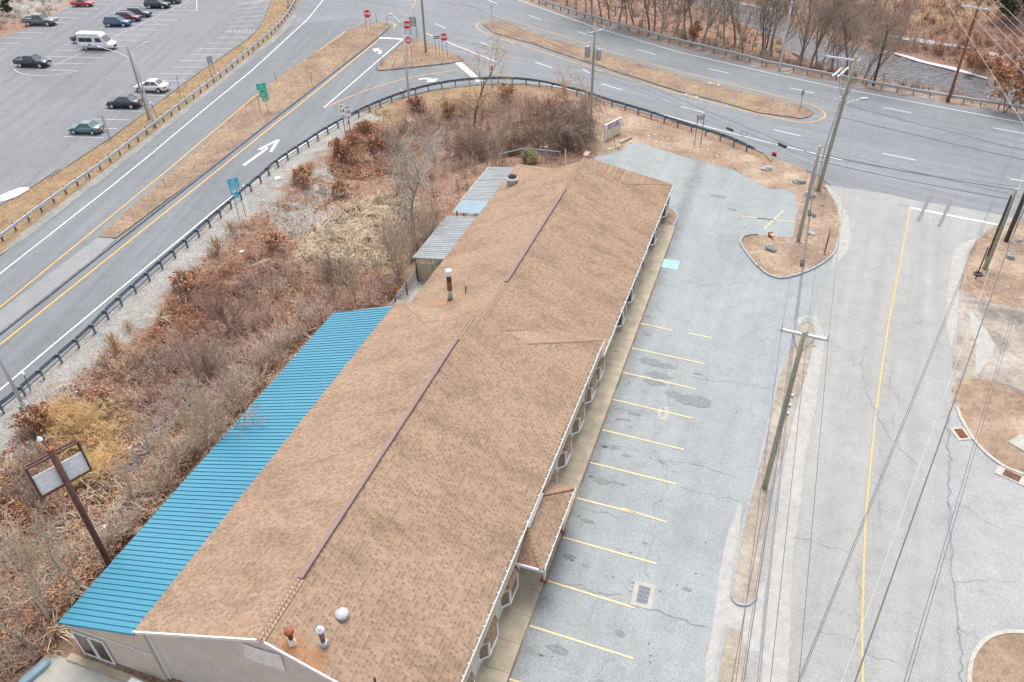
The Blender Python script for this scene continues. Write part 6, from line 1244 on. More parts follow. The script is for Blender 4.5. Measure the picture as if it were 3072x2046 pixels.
# tyre ring, utility stand and broken boxes at right
c = at(z1(2272, 500, 1920, 943)); k_ = MB(); ring = [(c.x+.28*math.cos(i*math.pi/8), c.y+.28*math.sin(i*math.pi/8), .12) for i in range(17)]; tag(k_.tube(ring, .07, 8).obj('tyre', 'rubber'), 'old black tyre lying around the rusty post', 'tyre')
c = at(z1(2272, 500, 2200, 800)); t = empty('leaning_stand', c, 0, 'pale broken stand leaning on a concrete block at the right edge', 'stand')
MB().lathe([(.33, 0), (.3, .35), (.1, .36)], (0, 0, 0), 12).obj('block', 'kerb', t)
e = at(z1(2272, 500, 2280, 650), 1.4)-c
for d in (-.1, .1): MB().bar((d, 0, .3), e+Vector((d, 0, 0)), .07).obj('leg', 'sign_back', t)
for i in range(4): MB().box(e+Vector((.1*i-.1, .05*i, .05*i)), (.7, .12, .03), M=Matrix.Rotation(.4*i, 3, 'Z')).obj('slat', 'galvanised_dark', t)
# chain fence, pipes behind the building
F_ = [G(p) for p in Z(1520, 0, -60, 1445, 150, 1390, 300, 1408, 465, 1425)]
t = empty('chain_fence', (0, 0, 0), 0, 'thin galvanised fence beyond the far end of the building', 'fence')
for a_, b_ in zip(F_, F_[1:]): MB().bar(a_+Vector((0, 0, 1.3)), b_+Vector((0, 0, 1.3)), .06).obj('top_rail', 'galvanised', t); MB().bar(a_+Vector((0, 0, .6)), b_+Vector((0, 0, .6)), .03).obj('wire', 'galvanised', t)
for p in F_+[F_[1].lerp(F_[2], .5), F_[2].lerp(F_[3], .5)]: MB().box(p+Vector((0, 0, .5)), (.07, .07, 1.7)).obj('post', 'galvanised', t)
for i, (x, y, h_) in enumerate([(298, 1375, 1.2), (335, 1415, 1.6), (350, 1415, 1.6)]):
    c = G(z1(1520, 0, x, y)); tag(MB().lathe([(.05, 0), (.05, h_), (.1, h_), (.1, h_+.15), (.03, h_+.2)], c, 8).obj('vent_pipe', 'galvanised'), ['thin grey vent pipe by the evergreen shrub', 'left one of a pair of capped grey pipes by the fence', 'right one of a pair of capped grey pipes by the fence'][i], 'pipe')
c = G(z1(1520, 0, 510, 1435)); tag(MB().tube([c, c+Vector((0, 0, 1.6))], .06, 8).obj('bollard', 'trim_white'), 'thin white post standing in the bare earth behind the roof', 'post')
# litter
rr = random.Random(9); mb = MB(); k = 0
VX = [p.x for p in VEG]; VY = [p.y for p in VEG]
while k < 110:
    x, y = rr.uniform(-60, -20), rr.uniform(12, 88)
    if inside(np.array([x]), np.array([y]), VEG)[0]: mb.box((x, y, hz(x, y)+.08), (rr.uniform(.05, .16), rr.uniform(.05, .14), .05), rr.random()*3); k += 1
for p in Z(1520, 0, 1245, 1108, 1240, 1190, 1300, 1240, 890, 1305, 905, 1300, 1175, 1130, 1750, 1310, 1830, 1365, 1085, 650, 830, 1180, 1290, 1180, 1400, 1260): c = at(p); mb.box((c.x, c.y, .08), (.16, .12, .05), rr.random())
for p in Z(2272, 500, 25, 665, 155, 905, 340, 690, 640, 740, 1890, 1057, 2180, 1055, 2290, 1150, 1960, 640, 2030, 610): c = at(p); mb.box((c.x, c.y, .08), (.1, .07, .03), rr.random())
tag(mb.obj('litter', 'litter'), 'scraps of white litter scattered over brush and verges', 'litter', kind='stuff')
# ---------------------------------------------------------------- bare trees and brush
def perp(d):
    u = np.cross(d, [0, 0, 1.0]); l = np.linalg.norm(u)
    if l < .05: u = np.cross(d, [1.0, 0, 0]); l = np.linalg.norm(u)
    return u/l
def grow(rs, p, d, L, r, lev, maxlev, out, upb, spread, nseg, kids, droop=0, taper=.75):
    step = L/nseg; pts = [p]; rad = [r]
    for i in range(nseg):
        d = d+rs.normal(0, .10+.05*lev, 3)+np.array([0, 0, upb-(droop*i/nseg)]); d = d/np.linalg.norm(d)
        p = p+d*step; pts.append(p); rr_ = r*(1-(1-taper*.35)*(i+1)/nseg) if lev < maxlev else r*(1-.8*(i+1)/nseg); rad.append(rr_)
        if lev < maxlev and i >= (1 if lev == 0 else 0):
            for _ in range(int(kids[lev])+(1 if rs.random() < kids[lev]-int(kids[lev]) else 0)):
                a = rs.uniform(0, 2*math.pi); u = perp(d); v = np.cross(d, u); sd_ = u*math.cos(a)+v*math.sin(a)
                ang = rs.uniform(.6, 1.1)*spread; nd = d*math.cos(ang)+sd_*math.sin(ang)
                grow(rs, p, nd, L*rs.uniform(.38, .62)*(1-.35*i/nseg), rr_*rs.uniform(.4, .6), lev+1, maxlev, out, upb*.8, spread, max(3, nseg-1), kids, droop, taper)
    for i in range(nseg): out[min(lev, 3)].append((pts[i], pts[i+1], rad[i], rad[i+1]))
def seg_mesh(name, S, mat, parent=None, n_=3, minr=.008):
    P0 = np.array([s_[0] for s_ in S]); P1 = np.array([s_[1] for s_ in S]); R0 = np.maximum([s_[2] for s_ in S], minr); R1 = np.maximum([s_[3] for s_ in S], minr)
    return seg_arr(name, P0, P1, R0, R1, mat, parent, n_)
def seg_arr(name, P0, P1, R0, R1, mat, parent=None, n_=3):
    D = P1-P0; D /= np.linalg.norm(D, axis=1)[:, None]+1e-9
    U = np.cross(D, [0, 0, 1.0]); l = np.linalg.norm(U, axis=1); U[l < .05] = [1, 0, 0]; U /= np.linalg.norm(U, axis=1)[:, None]; Wv = np.cross(D, U)
    vs = []
    for P, R in ((P0, R0), (P1, R1)):
        for j in range(n_):
            a = 2*math.pi*j/n_ if n_ > 2 else math.pi*j
            vs.append(P+(U*math.cos(a)+Wv*math.sin(a))*np.asarray(R)[:, None])
    V_ = np.stack(vs, 1).reshape(-1, 3); m_ = len(P0); base = np.arange(m_)[:, None]*2*n_
    if n_ == 2: F = np.concatenate([base+0, base+1, base+3, base+2], 1)
    else: F = np.concatenate([np.concatenate([base+j, base+(j+1) % n_, base+n_+(j+1) % n_, base+n_+j], 1) for j in range(n_)], 0)
    return fast_mesh(name, V_, F, mat, parent)
def tree_proto(seed, h, trunk_r, kids=(2, 3, 3), spread=.9, up=.06, mat='bark_grey', tmat='twig_grey', maxlev=3, nseg=7, droop=0, stems=1, leanv=(0, 0), leaves=None, minr=.010):
    rs = np.random.default_rng(seed); out = [[], [], [], []]
    for k in range(stems):
        d = np.array([leanv[0]+(rs.normal(0, .35) if stems > 1 else 0), leanv[1]+(rs.normal(0, .35) if stems > 1 else 0), 1.0]); d /= np.linalg.norm(d)
        grow(rs, np.array([0, 0, -.3]), d, h, trunk_r*(1 if k == 0 else rs.uniform(.5, .9)), 0, maxlev, out, up, spread, nseg, kids, droop)
    return (out[0]+out[1], out[2]+out[3], mat, tmat, leaves, seed, minr)
def leaf_quads(P, size, rs):
    n_ = len(P); A = rs.normal(0, 1, (n_, 3)); A /= np.linalg.norm(A, axis=1)[:, None]; B = np.cross(A, rs.normal(0, 1, (n_, 3))); B /= np.linalg.norm(B, axis=1)[:, None]+1e-9
    s_ = rs.uniform(.6, 1.3, n_)[:, None]*size
    V_ = np.stack([P-A*s_-B*s_*.6, P+A*s_-B*s_*.6, P+A*s_+B*s_*.6, P-A*s_+B*s_*.6], 1).reshape(-1, 3); return V_, np.arange(n_*4).reshape(-1, 4)
MESHC = {}
def put_tree(key, proto, loc, rz, k, label, cat='tree', group=None, name='bare_tree'):
    t = empty(name, loc, rz, label, cat, group); t.scale = (k, k, k)
    if key in MESHC:
        for m_, nm_ in MESHC[key]: o = bpy.data.objects.new(nm_, m_); COL.objects.link(o); o.parent = t
        return t
    a, b, m1, m2, lv, seed, minr = proto; L_ = []
    o = seg_mesh('trunk', a, m1, t, 5, minr*1.3); L_.append((o.data, 'trunk'))
    if b: o = seg_mesh('crown', b, m2, t, 3, minr); L_.append((o.data, 'crown'))
    if lv:
        rs = np.random.default_rng(seed); E_ = np.array([s_[1] for s_ in b]); E_ = E_[rs.integers(0, len(E_), lv[1])]+rs.normal(0, .08, (lv[1], 3))
        V_, F = leaf_quads(E_, lv[2], rs); o = fast_mesh('leaves', V_, F, lv[0], t); L_.append((o.data, 'leaves'))
    MESHC[key] = L_; return t
def atv(P, z):
    P = np.asarray(P, float); F = np.array(CF); Rr = np.array(CR); U = np.array(CU)
    D = F[None]*FPX+(P[:, :1]-1536)*Rr[None]-(P[:, 1:]-1023)*U[None]; t = (z-H)/D[:, 2]
    return D[:, 0]*t, D[:, 1]*t
def Gv(P):
    z = np.zeros(len(P))
    for _ in range(12): x, y = atv(P, z); z = .5*z+.5*Hf(x, y)
    x, y = atv(P, z); return np.stack([x, y, Hf(x, y)], 1)
def sample(poly, n_, rs):
    A = np.array(poly); lo, hi = A.min(0), A.max(0); out = np.zeros((0, 2))
    while len(out) < n_:
        p = rs.uniform(lo, hi, (n_*2, 2)); out = np.concatenate([out, p[inside(p[:, 0], p[:, 1], poly)]])
    return out[:n_]
def ok(P, rs, margin=1.0):
    w = np.ones(len(P), bool)
    w &= ~inside(P[:, 0], P[:, 1], HW); w &= ~((P[:, 0] > -28.9) & (P[:, 0] < -7) & (P[:, 1] > 12.8) & (P[:, 1] < 41)); w &= ~((P[:, 0] > -26.8) & (P[:, 0] < -7) & (P[:, 1] > 40) & (P[:, 1] < 68)); w &= ~inside(P[:, 0], P[:, 1], D1)
    w &= dist(P[:, 0], P[:, 1], NE_W) > margin; w &= ~inside(P[:, 0], P[:, 1], RIVER); w &= ~inside(P[:, 0], P[:, 1], PARK); w &= ~inside(P[:, 0], P[:, 1], LOT)
    return w
NE_W = gp(NEAR_EDGE)
def brush(name, zones, h, mat, label, seed, stems=16, twigs=4, spread=.5, droop=.15, r=.011, lean=(0, 0), cat='brush', leaf=None, margin=1.6):
    rs = np.random.default_rng(seed); B = np.concatenate([Gv(sample(z, n_, rs)) for z, n_ in zones]); B = B[ok(B, rs, margin)]; N_ = len(B)
    hh = rs.uniform(h[0], h[1], N_); S = stems
    base = np.repeat(B, S, 0)+rs.normal(0, .16, (N_*S, 3))*[1, 1, 0]; hs_ = np.repeat(hh, S)*rs.uniform(.55, 1.1, N_*S)
    a = rs.uniform(0, 2*np.pi, N_*S); tl = np.abs(rs.normal(0, spread, N_*S)); D = np.stack([np.cos(a)*tl+lean[0], np.sin(a)*tl+lean[1], np.ones(N_*S)], 1); D /= np.linalg.norm(D, axis=1)[:, None]
    P0, P1, R0, R1 = [], [], [], []; p = base; nodes = [p]
    for i in range(3):
        D2 = D+rs.normal(0, .16, D.shape); D2[:, 2] -= droop*i; D2 /= np.linalg.norm(D2, axis=1)[:, None]; q = p+D2*(hs_/3)[:, None]
        P0.append(p); P1.append(q); R0.append(np.full(len(p), r*(1.5-.35*i))); R1.append(np.full(len(p), r*(1.15-.35*i))); p = q; nodes.append(q); D = D2
    for k in range(twigs):
        f = rs.uniform(.35, 1.0, len(base)); j = np.minimum((f*3).astype(int), 2); fr_ = f*3-j; NN = np.stack(nodes, 0); ii = np.arange(len(base)); s_ = NN[j, ii]*(1-fr_)[:, None]+NN[j+1, ii]*fr_[:, None]
        d = rs.normal(0, .7, D.shape); d[:, 2] = np.abs(d[:, 2])*.9+.15-droop; d += D*.5; d /= np.linalg.norm(d, axis=1)[:, None]; L = hs_*rs.uniform(.15, .38, len(base))
        m_ = s_+d*(L*.5)[:, None]; d2 = d+rs.normal(0, .35, d.shape); d2 /= np.linalg.norm(d2, axis=1)[:, None]; e = m_+d2*(L*.5)[:, None]
        P0 += [s_, m_]; P1 += [m_, e]; R0 += [np.full(len(s_), r*.8), np.full(len(s_), r*.6)]; R1 += [np.full(len(s_), r*.6), np.full(len(s_), r*.3)]
    o = seg_arr(name, np.concatenate(P0), np.concatenate(P1), np.concatenate(R0), np.concatenate(R1), mat, None, 2)
    return tag(o, label, cat, kind='stuff')
zA = Z(760, 500, -250, 1450, -100, 1000, 250, 900, 700, 1000, 1100, 900, 1320, 980, 1180, 1230, 700, 1290, 400, 1568)+Z(0, 1000, 2000, 560, 1700, 900, 1300, 700, 1200, 300)
zB = Z(0, 500, 1250, 1560, 1500, 1150, 1900, 900, 2323, 750)+Z(760, 500, 300, 820, 250, 950, -50, 1100)+Z(0, 1000, 1500, 200, 1150, 300)
zC = Z(760, 0, 1150, 1100, 1500, 950, 2000, 900)+Z(1520, 0, 0, 950, 300, 900, 700, 960, 730, 1180, 560, 1330, 330, 1420, 0, 1420)+Z(760, 500, 2050, 0, 1700, 430, 1380, 830, 1200, 900, 1100, 600, 1300, 200, 1000, 0)
zD = Z(760, 500, 700, 400, 1150, 250, 1450, 330, 1350, 600, 1150, 880, 700, 900, 300, 830, 480, 620)
zE = Z(0, 1000, 330, 680, 560, 600, 830, 700, 1020, 900, 1080, 1250, 750, 1350, 560, 1050)
zF = Z(0, 1000, 0, 1200, 300, 1150, 500, 1400, 900, 1300, 1300, 1200, 1350, 1500)+Z(0, 1506, 1350, 80, 800, 700, 500, 1050, 560, 1250, 300, 1400, 0, 1568)
zG = Z(0, 1000, 2300, 480, 1900, 900, 1350, 1520)+Z(0, 1506, 1000, 480, 780, 500)+Z(0, 1000, 1100, 1500, 1350, 1250, 1600, 900, 1900, 700, 2050, 450)
zG = zG + Z(760, 500, 100, 1568, 500, 1300, 560, 1400, 200, 1700)
zR = Z(760, 0, 900, 1050, 1100, 1100, 1400, 1400, 1100, 1568, 700, 1568, 620, 1330)+Z(760, 500, 700, 300, 500, 420, 700, 250, 640, 0)
zAll = [(x, y) for x, y in Z(0, 1000, -100, 1200, 400, 560, 900, 200, 1300, 0)]+Z(760, 500, -300, 600, 200, 300, 700, 0)+Z(760, 0, 900, 1000, 1400, 900, 2000, 800)+Z(1520, 0, 100, 800, 700, 900, 740, 1250, 560, 1400, 0, 1440)+Z(760, 500, 1990, 60, 1350, 830, 1180, 1200, 650, 1300)+Z(0, 1506, 1000, 480, 520, 1050, 560, 1250, 200, 1450, -100, 1568)
zH = Z(2272, 0, 1000, -150, 2323, -200, 2323, 730, 2000, 640, 1500, 500, 1150, 430, 700, 330, 500, 100)
zHt = Z(1520, 0, 1300, -300, 2323, -330, 2323, 60, 2000, -20, 1700, -60)+[]
zI = Z(1520, 0, 0, -230, 500, 60, 1000, 220, 1500, 350, 2000, 470, 2323, 550)+Z(2272, 0, 400, 620, 900, 700, 1600, 850, 2323, 980, 2323, 890, 1500, 760, 1000, 660, 500, 520, 200, 380)+Z(1520, 0, 2200, 300, 1900, 160, 1500, -20, 900, -260)
zJ = Z(0, 0, -100, 330, 300, 190, 620, 40, 640, -150, -100, -150)
brush('brush', [(zA, 165), (zC, 110)], (1.1, 2.2), 'twig_mauve', 'dense purplish-grey leafless thicket filling the ditch by the building', 11, 14, 5, .42, .08, .013)
brush('brush', [(zC, 130), (zA, 30), (zG, 30)], (1.0, 2.3), 'twig_brown', 'dark brown leafless thicket behind the grey canopies', 12, 13, 5, .5, .12, .014)
brush('brush', [(zB, 130), (zR, 45), (zA, 40), (zAll, 80)], (.7, 1.5), 'twig_red', 'low reddish brown twiggy brush on the ditch slope', 13, 14, 4, .6, .12, .013)
brush('brush', [(zG, 80), (zF, 50), (zAll, 60)], (.8, 1.6), 'twig_grey', 'pale grey-brown leafless brush along the blue roof', 14, 12, 5, .55, .1, .013)
brush('brush', [(zE, 70)], (1.0, 1.9), 'twig_yellow', 'bright orange-yellow willow brush behind the rusty sign pole', 15, 26, 6, .5, .25, .012)
brush('brush', [(zH, 330), (zHt, 60)], (.9, 2.0), 'twig_red', 'reddish brown leafless brush covering the far river bank', 16, 14, 4, .5, .15, .022, margin=0)
brush('brush', [(zI, 230), (zH, 60)], (.5, 1.3), 'twig_brown', 'brown undergrowth on the near river bank behind the guardrail', 17, 14, 4, .45, .1, .018, margin=0)
brush('brush', [(zJ, 130)], (.6, 1.3), 'twig_grey', 'pale scrubby brush on the bank at the upper left corner', 18, 14, 4, .6, .15, .018, margin=0)
brush('dead_grass', [(zD, 260), (zAll, 40)], (1.1, 2.0), 'dead_grass', 'flattened tan dead reeds and grass swirling in the ditch', 19, 20, 0, .8, .62, .022, lean=(.55, .35), cat='dead grass')
brush('dead_grass', [(zE, 120), (zAll, 130), (zR, 25), (zF, 50)], (.35, .8), 'dead_grass_orange', 'low golden dead grass tufts along the gravel edge', 20, 24, 1, .7, .5, .013, cat='dead grass', margin=3.0)
brush('brush', [(zAll, 150), (zA, 50), (zG, 40)], (1.4, 2.4), 'twig_tan', 'pale arching canes standing out of the darker brush', 21, 5, 3, .75, .22, .016)
def litter_leaves(zones, mat, size, label, seed, margin=2.4):
    rs = np.random.default_rng(seed); P = np.concatenate([Gv(sample(z, n_, rs)) for z, n_ in zones]); P = P[ok(P, rs, margin)]; P = P+np.stack([np.zeros(len(P)), np.zeros(len(P)), rs.uniform(.05, .35, len(P))], 1)
    V_, F = leaf_quads(P, size, rs); return tag(fast_mesh('leaf_litter', V_, F, mat), label, 'leaf litter', kind='stuff')
litter_leaves([(zAll, 14000), (zF, 9000), (zR, 6000), (zB, 5000), (zA, 5000)], 'leaf_russet', .07, 'russet fallen leaves littering the ditch and its slopes', 31)
litter_leaves([(zAll, 9000), (zF, 5000), (zG, 4000), (zI, 5000), (zH, 5000)], 'leaf_brown', .085, 'dull brown fallen leaves under the brush and trees', 32)
# ---- single trees and shrubs
PR = dict(
 lichen=tree_proto(3, 9.0, .17, (1.7, 1.25, 1.1), 1.0, .05, 'bark_lichen', 'bark_lichen', 3, 9, minr=.012),
 willow=tree_proto(8, 6.2, .13, (1.6, 1.5, 1.5), .9, .03, 'bark_dark', 'twig_yellow', 3, 7, droop=.18, leanv=(.42, .1), minr=.008),
 willow2=tree_proto(9, 4.6, .09, (1.4, 1.4, 1.4), .9, .02, 'bark_dark', 'twig_yellow', 3, 7, droop=.2, stems=2, minr=.008),
 pale=tree_proto(12, 6.5, .13, (1.7, 1.2, 1.1), .8, .10, 'bark_pale', 'twig_tan', 3, 8, minr=.011),
 pale2=tree_proto(13, 6.5, .12, (1.4, 1.1, 1.0), .75, .12, 'bark_pale', 'twig_tan', 3, 8, stems=2, minr=.011),
 multi=tree_proto(14, 4.5, .07, (.8, .9, .8), .55, .10, 'twig_tan', 'twig_tan', 3, 7, stems=9, minr=.010),
 multid=tree_proto(15, 3.6, .06, (.8, .9, .8), .5, .08, 'twig_brown', 'twig_brown', 3, 7, stems=9, minr=.010),
 tangle=tree_proto(16, 3.6, .11, (1.5, 1.4, 1.1), 1.2, -.02, 'twig_brown', 'twig_brown', 3, 8, droop=.25, stems=7, minr=.011),
 tall1=tree_proto(21, 12, .20, (1.2, 1.2, 1.1), .75, .06, 'bark_grey', 'twig_grey', 3, 9, minr=.015),
 tall2=tree_proto(22, 13, .17, (1.2, 1.2, 1.1), .7, .07, 'bark_dark', 'twig_grey', 3, 9, minr=.015),
 tall3=tree_proto(23, 11, .15, (1.5, 1.2, 1.1), .8, .07, 'bark_lichen', 'bark_lichen', 3, 8, minr=.015),
 tall4=tree_proto(24, 11, .14, (1.1, 1.0, 1.0), .7, .08, 'bark_grey', 'twig_brown', 3, 8, stems=2, minr=.015),
 slim=tree_proto(25, 9, .09, (.9, 1.1, 1.1), .6, .1, 'bark_grey', 'twig_mauve', 3, 8, minr=.018),
 rus1=tree_proto(31, 1.3, .035, (1.2, 1.4, 1.2), .8, .06, 'bark_dark', 'twig_brown', 3, 5, stems=5, leaves=('leaf_russet', 420, .08)),
 rus2=tree_proto(32, 1.8, .045, (1.2, 1.4, 1.2), .9, .05, 'bark_dark', 'twig_brown', 3, 6, stems=6, leaves=('leaf_russet', 900, .085)),
 ora=tree_proto(33, 4.5, .09, (1.4, 1.3, 1.2), .8, .05, 'bark_dark', 'twig_brown', 3, 6, stems=3, leaves=('leaf_russet', 1800, .13)),
 ever=tree_proto(34, 1.3, .05, (1.5, 2, 1.5), 1.1, .02, 'bark_dark', 'evergreen', 3, 6, stems=6, leaves=('evergreen', 2600, .05)),
 everd=tree_proto(35, 7, .2, (2.4, 2, 1.6), 1.1, .0, 'bark_dark', 'evergreen_dark', 3, 8, leaves=('evergreen_dark', 9000, .16)),
 gold=tree_proto(36, 1.2, .02, (.8, .8, .8), .4, .1, 'dead_grass_orange', 'dead_grass_orange', 2, 5, stems=14, minr=.010))
PRH = dict(lichen=9, willow=6.2, willow2=4.6, pale=6.5, pale2=6.5, multi=4.5, multid=3.6, tangle=3.6)
def T1(px, key, label, top=None, k=1.0, rz=0.0, cat='tree', name='bare_tree', group=None, dz=0):
    b = G(px)
    if top is not None: k = hgt(b, top)/(PRH[key]*1.02)
    return put_tree(key, PR[key], b+Vector((0, 0, dz)), rz, k, label, cat, group, name)
T1(z1(760, 500, 1385, 480), 'lichen', 'large pale lichen-covered bare tree standing in the reeds', top=z1(760, 0, 1380, 1130))
T1(z1(760, 0, 1915, 1090), 'willow', 'leaning tree with fine orange-yellow twigs reaching over the guardrail', top=z1(760, 0, 2200, 420))
T1(z1(1520, 0, 530, 930), 'willow2', 'small orange-yellow willow by the guardrail left of the transformer pole', top=z1(1520, 0, 500, 650))
T1(z1(1520, 0, 690, 860), 'willow2', 'faint yellow willow right behind the transformer pole', k=.65, rz=2)
T1(z1(760, 0, 2170, 1425), 'pale', 'slender pale tree just beyond the farther grey canopy', top=z1(760, 0, 2200, 960), rz=1)
T1(z1(1520, 0, 450, 1330), 'tangle', 'dark tangled vine thicket, left half, beside the transformer pole', k=1.35, cat='shrub', name='tangled_shrub')
T1(z1(1520, 0, 610, 1200), 'tangle', 'dark tangled vine thicket, right half, beside the transformer pole', k=1.25, rz=2.1, cat='shrub', name='tangled_shrub')
T1(z1(1520, 0, 120, 1290), 'tangle', 'brown tangled shrub left of the bright evergreen behind the roof', k=1.0, rz=4, cat='shrub', name='tangled_shrub')
T1(z1(760, 0, 1950, 1400), 'tangle', 'dark arching shrub close to the far end of the grey canopy', k=.95, rz=1.2, cat='shrub', name='tangled_shrub')
T1(z1(0, 1506, 740, 770), 'pale', 'pale bare tree overhanging the corner of the blue roof', top=z1(0, 1506, 520, 260), rz=2.2)
T1(z1(0, 1506, 440, 1085), 'pale2', 'pale forked bare tree left of the concrete patio', top=z1(0, 1506, 160, 480), rz=3.4)
T1(z1(0, 1506, 310, 1268), 'pale', 'pale bare tree with mossy trunk nearest the bottom left corner', top=z1(0, 1506, -60, 750), rz=2.6)
T1(z1(0, 1506, 40, 1000), 'pale2', 'pale bare tree cut off by the left edge of the picture', k=.9, rz=4)
T1(z1(0, 1000, 1815, 1030), 'pale2', 'spreading pale bare tree against middle of the blue roof edge', top=z1(0, 1000, 1640, 560), rz=.8)
T1(z1(0, 1000, 1885, 975), 'pale', 'pale upright bare tree rising right beside the blue roof edge', top=z1(0, 1000, 1790, 520), rz=3)
T1(z1(0, 1000, 1395, 1105), 'pale', 'thin pale sapling by the stream, nearest the orange willow brush', top=z1(0, 1000, 1400, 800), rz=2)
T1(z1(0, 1000, 1540, 1210), 'pale', 'thin pale sapling between the stream and the blue roof', top=z1(0, 1000, 1450, 860), rz=5)
T1(z1(0, 1000, 1190, 1500), 'pale', 'little pale sapling beside lower part of the blue roof', k=.45, rz=1)
T1(z1(0, 1000, 2130, 660), 'multi', 'fan-shaped pale shrub touching the upper part of the blue roof', k=.6, cat='shrub', name='bare_shrub')
T1(z1(760, 500, 1280, 925), 'multi', 'tall fan-shaped tan shrub near the cream canopy wall', top=z1(760, 500, 1300, 540), cat='shrub', name='bare_shrub')
T1(z1(760, 500, 1500, 700), 'multi', 'tan leggy shrub leaning by the nearer grey canopy', k=.75, rz=2, cat='shrub', name='bare_shrub')
T1(z1(760, 500, 890, 1190), 'pale', 'small crooked pale sapling above the end of the blue roof', k=.5, rz=4)
T1(z1(760, 500, 720, 1080), 'multid', 'dark twiggy shrub in the middle of the purplish thicket', k=.7, cat='shrub', name='bare_shrub')
T1(z1(760, 500, 820, 1050), 'multid', 'slightly taller dark twiggy shrub right of the one in the thicket', k=.8, rz=2, cat='shrub', name='bare_shrub')
T1(z1(0, 500, 2010, 1400), 'multid', 'dark stiff-stemmed shrub on the reddish slope', top=z1(0, 500, 1880, 1080), rz=1, cat='shrub', name='bare_shrub')
T1(z1(0, 1506, 360, 90), 'multid', 'dark upright saplings below the rusty sign panel', k=.9, rz=3, cat='shrub', name='bare_shrub')
T1(z1(0, 1000, 1800, 480), 'multid', 'dark shrub by the wet patch of the stream', k=.9, rz=4, cat='shrub', name='bare_shrub')
for (p, key, k, lb) in [((760, 0, 985, 1160), 'rus1', .95, 'small russet-leaved shrub right of the route signs'), ((760, 0, 770, 1390), 'rus2', 1.05, 'largest russet-leaved shrub above the pale gravel'), ((760, 0, 1070, 1300), 'rus1', 1.1, 'russet-leaved shrub behind the large russet one'), ((760, 0, 870, 1250), 'rus1', .8, 'thin russet-leaved shrub left of the two bigger ones'), ((760, 0, 1420, 950), 'rus2', .75, 'russet shrub below the guardrail near the street lamp'), ((760, 0, 1700, 1010), 'rus2', .75, 'russet shrub left of the leaning tree trunk'), ((760, 0, 2200, 870), 'rus2', .9, 'russet leafy patch under the guardrail right of the leaning tree'), ((760, 500, 440, 145), 'rus1', 1.2, 'round russet shrub alone on the pale gravel'), ((760, 500, 770, 250), 'rus1', 1.1, 'dark russet shrub at right edge of the pale gravel'), ((760, 500, 200, 720), 'rus1', 1.1, 'russet shrub close to the fallen log'), ((0, 500, 1620, 1080), 'rus1', 1.2, 'orange-brown shrub on the slope left of the reddish brush'), ((0, 1000, 350, 830), 'rus2', .9, 'russet shrub right above the rusty sign lamp'), ((0, 1000, 860, 630), 'rus1', .9, 'small russet shrub right of the orange willow brush'), ((760, 500, 1230, 1130), 'rus1', .6, 'low russet shrub next to the black deck railing'), ((1520, 0, 380, 1010), 'rus2', .9, 'russet leafy shrub left of the dark vine thicket')]:
    T1(z1(*p), key, lb, k=k, cat='shrub', name='russet_shrub', rz=random.random()*6)
for (p, k, lb) in [((0, 1000, 1010, 150), 1.2, 'upright golden weed clump by the gravel, nearest the left'), ((0, 500, 1900, 760), 1.3, 'tallest golden weed clump beside the dark gravel patch'), ((0, 500, 2030, 580), 1.0, 'small golden weed clump below the blue services sign'), ((0, 500, 1130, 1430), .7, 'tiny golden weed clump on the gravel'), ((760, 0, 500, 1490), .8, 'golden weed clump beside the pale board')]:
    T1(z1(*p), 'gold', lb, k=k, cat='weed', name='weed_clump', rz=random.random()*6)
T1(z1(1520, 0, 195, 1420), 'ever', 'low yellow-green evergreen shrub behind the far canopy', k=1.0, cat='shrub', name='evergreen_shrub')
T1(z1(2272, 0, 2150, 980), 'ora', 'orange-leaved small tree behind the guardrail at the right edge', k=1.1, name='leafy_tree')
T1(z1(1520, 0, 1620, 380), 'ora', 'small orange-leaved shrub among the trunks behind the guardrail', k=.5, rz=2, name='leafy_tree')
T1(z1(2272, 0, 1880, 640), 'ora', 'orange-leaved sapling at the river edge beyond the brown pole', k=.5, rz=4, name='leafy_tree')
T1(z1(2272, 0, 2180, 190), 'everd', 'dark green evergreen on the far bank in the upper right corner', k=.9, name='evergreen_tree')
T1(z1(2272, 0, 2330, 90), 'everd', 'dark evergreen cut off by the upper right corner', k=.9, rz=2, name='evergreen_tree')
T1(z1(0, 0, 85, 130), 'everd', 'small dark evergreen on the scrubby bank at upper left', k=.28, cat='shrub', name='evergreen_shrub')
NB = [(1520, 0, x, y) for x, y in [(300, -40), (420, 0), (520, 40), (605, 85), (690, 120), (742, 150), (822, 165), (900, 190), (968, 212), (1040, 225), (1110, 215), (1178, 265), (1242, 272), (1278, 262), (1338, 318), (1440, 345), (1485, 330), (1560, 350), (1600, 290), (1682, 400), (1722, 385), (1810, 420), (1900, 400), (1990, 380), (2060, 470), (2140, 440), (2230, 490), (2310, 480)]]+[(2272, 0, x, y) for x, y in [(30, 480), (65, 440), (100, 475), (200, 500), (345, 550), (372, 565), (462, 592), (520, 590), (560, 605), (640, 622), (682, 645), (782, 665), (812, 700), (912, 715), (962, 712), (2200, 950), (2290, 930)]]
keys = ['tall1', 'tall2', 'tall4', 'tall3', 'slim', 'tall2', 'tall1', 'slim', 'tall4']
LB = dict(tall1='grey-barked bare tree in the row behind the river guardrail', tall2='dark-trunked bare tree in the row behind the river guardrail', tall3='pale lichen-barked bare tree in the row behind the river guardrail', tall4='twin-stemmed bare tree in the row behind the river guardrail', slim='slim bare sapling in the row behind the river guardrail')
rt = random.Random(4)
for i, p in enumerate(NB):
    ky = keys[(i*5+i//3) % 9]; T1(z1(*p), ky, LB[ky], k=rt.uniform(.75, 1.05), rz=rt.random()*6.28, group=LB[ky].split(' in the')[0]+'s behind the guardrail')
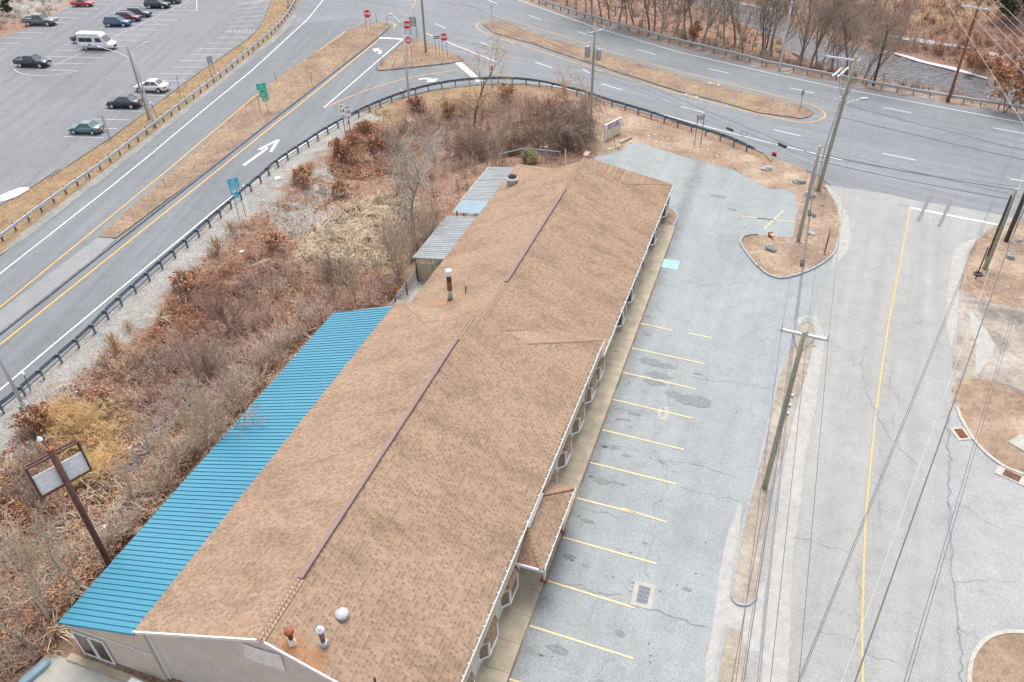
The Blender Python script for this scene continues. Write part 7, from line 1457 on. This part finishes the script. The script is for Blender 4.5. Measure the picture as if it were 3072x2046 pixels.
LB2 = dict(tall1='distant grey bare tree in the wood beyond the river', tall2='distant dark bare tree in the wood beyond the river', tall3='distant pale bare tree in the wood beyond the river', tall4='distant twin-stemmed bare tree in the wood beyond the river', slim='distant slim bare sapling in the wood beyond the river')
rs_ = np.random.default_rng(77)
FB = [(P, .8) for P in Gv(sample(Z(1520, 0, 700, -420, 2323, -420, 2323, -20, 2000, -60, 1500, -190), 26, rs_))]+[(P, .62) for P in Gv(sample(Z(2272, 0, 0, -300, 1200, -300, 1300, -60, 1150, 120, 900, 300, 400, 150, 0, 0), 26, rs_))]+[(P, .7) for P in Gv(sample(Z(1520, 0, 900, -230, 1500, -20, 2323, 300, 2323, 420, 1700, 200, 900, -60), 14, rs_))]
for i, (P, k) in enumerate(FB):
    if not ok(P[None], None, 0)[0]: continue
    ky = keys[(i*4+i//2) % 9]; put_tree(ky, PR[ky], Vector(P), rt.random()*6.28, k*rt.uniform(.8, 1.15), LB2[ky], 'tree', LB2[ky].replace('distant ', '').split(' in the')[0]+'s beyond the river')

# ragged grass tufts and grit along the verges and islands
def tufts(polys, dens, h, mat, label, seed, edge=True):
    rs = np.random.default_rng(seed); B = []
    for pl, z in polys:
        A = np.array([(p[0], p[1]) for p in pl]); lo, hi = A.min(0), A.max(0); lo = np.maximum(lo, [-130, 5]); hi = np.minimum(hi, [32, 150])
        n_ = int(np.prod(hi-lo)*dens); p = rs.uniform(lo, hi, (n_, 2)); p = p[inside(p[:, 0], p[:, 1], pl)]; d = dist(p[:, 0], p[:, 1], pl, True)
        p = p[(d < .5) | (rs.random(len(p)) < .45)]; B.append(np.concatenate([p+rs.normal(0, .05, p.shape), np.full((len(p), 1), z)], 1))
    B = np.concatenate(B); k = 5; P = np.repeat(B, k, 0)+rs.normal(0, .06, (len(B)*k, 3))*[1, 1, 0]
    D = rs.normal(0, .7, P.shape); D[:, 2] = np.abs(D[:, 2])+.5; D /= np.linalg.norm(D, axis=1)[:, None]; L = rs.uniform(.4, 1.2, len(P))*h
    return tag(seg_arr('dry_grass', P, P+D*L[:, None], np.full(len(P), .014), np.full(len(P), .006), mat, None, 2), label, 'dry grass', kind='stuff')
tufts([(MED1, .08), (TRI, .08), (MED2, .08)], 9, .16, 'twig_tan', 'dry brown grass tufts on the medians and triangle island', 51)
tufts([(D1, .03), (D2, .03), (D3, .06), (D4, .08), (ISL, .08)], 5, .12, 'twig_brown', 'sparse dry grass tufts on the earth verges and beds', 52)
tufts([(gp(Z(0, 500, 0, 345, 270, 195, 560, 0)+Z(0, 0, 1020, 1175, 1720, 660, 2240, 285)+Z(760, 0, 120, 170, 190, 0, 360, 0, 330, 90, 200, 230, 0, 400)+Z(0, 0, 1300, 1140, 700, 1568)+Z(0, 500, 440, 320, 0, 670)), -.05)], 7, .18, 'dead_grass_orange', 'dry golden grass tufts on the verge beside the parking lot', 53)
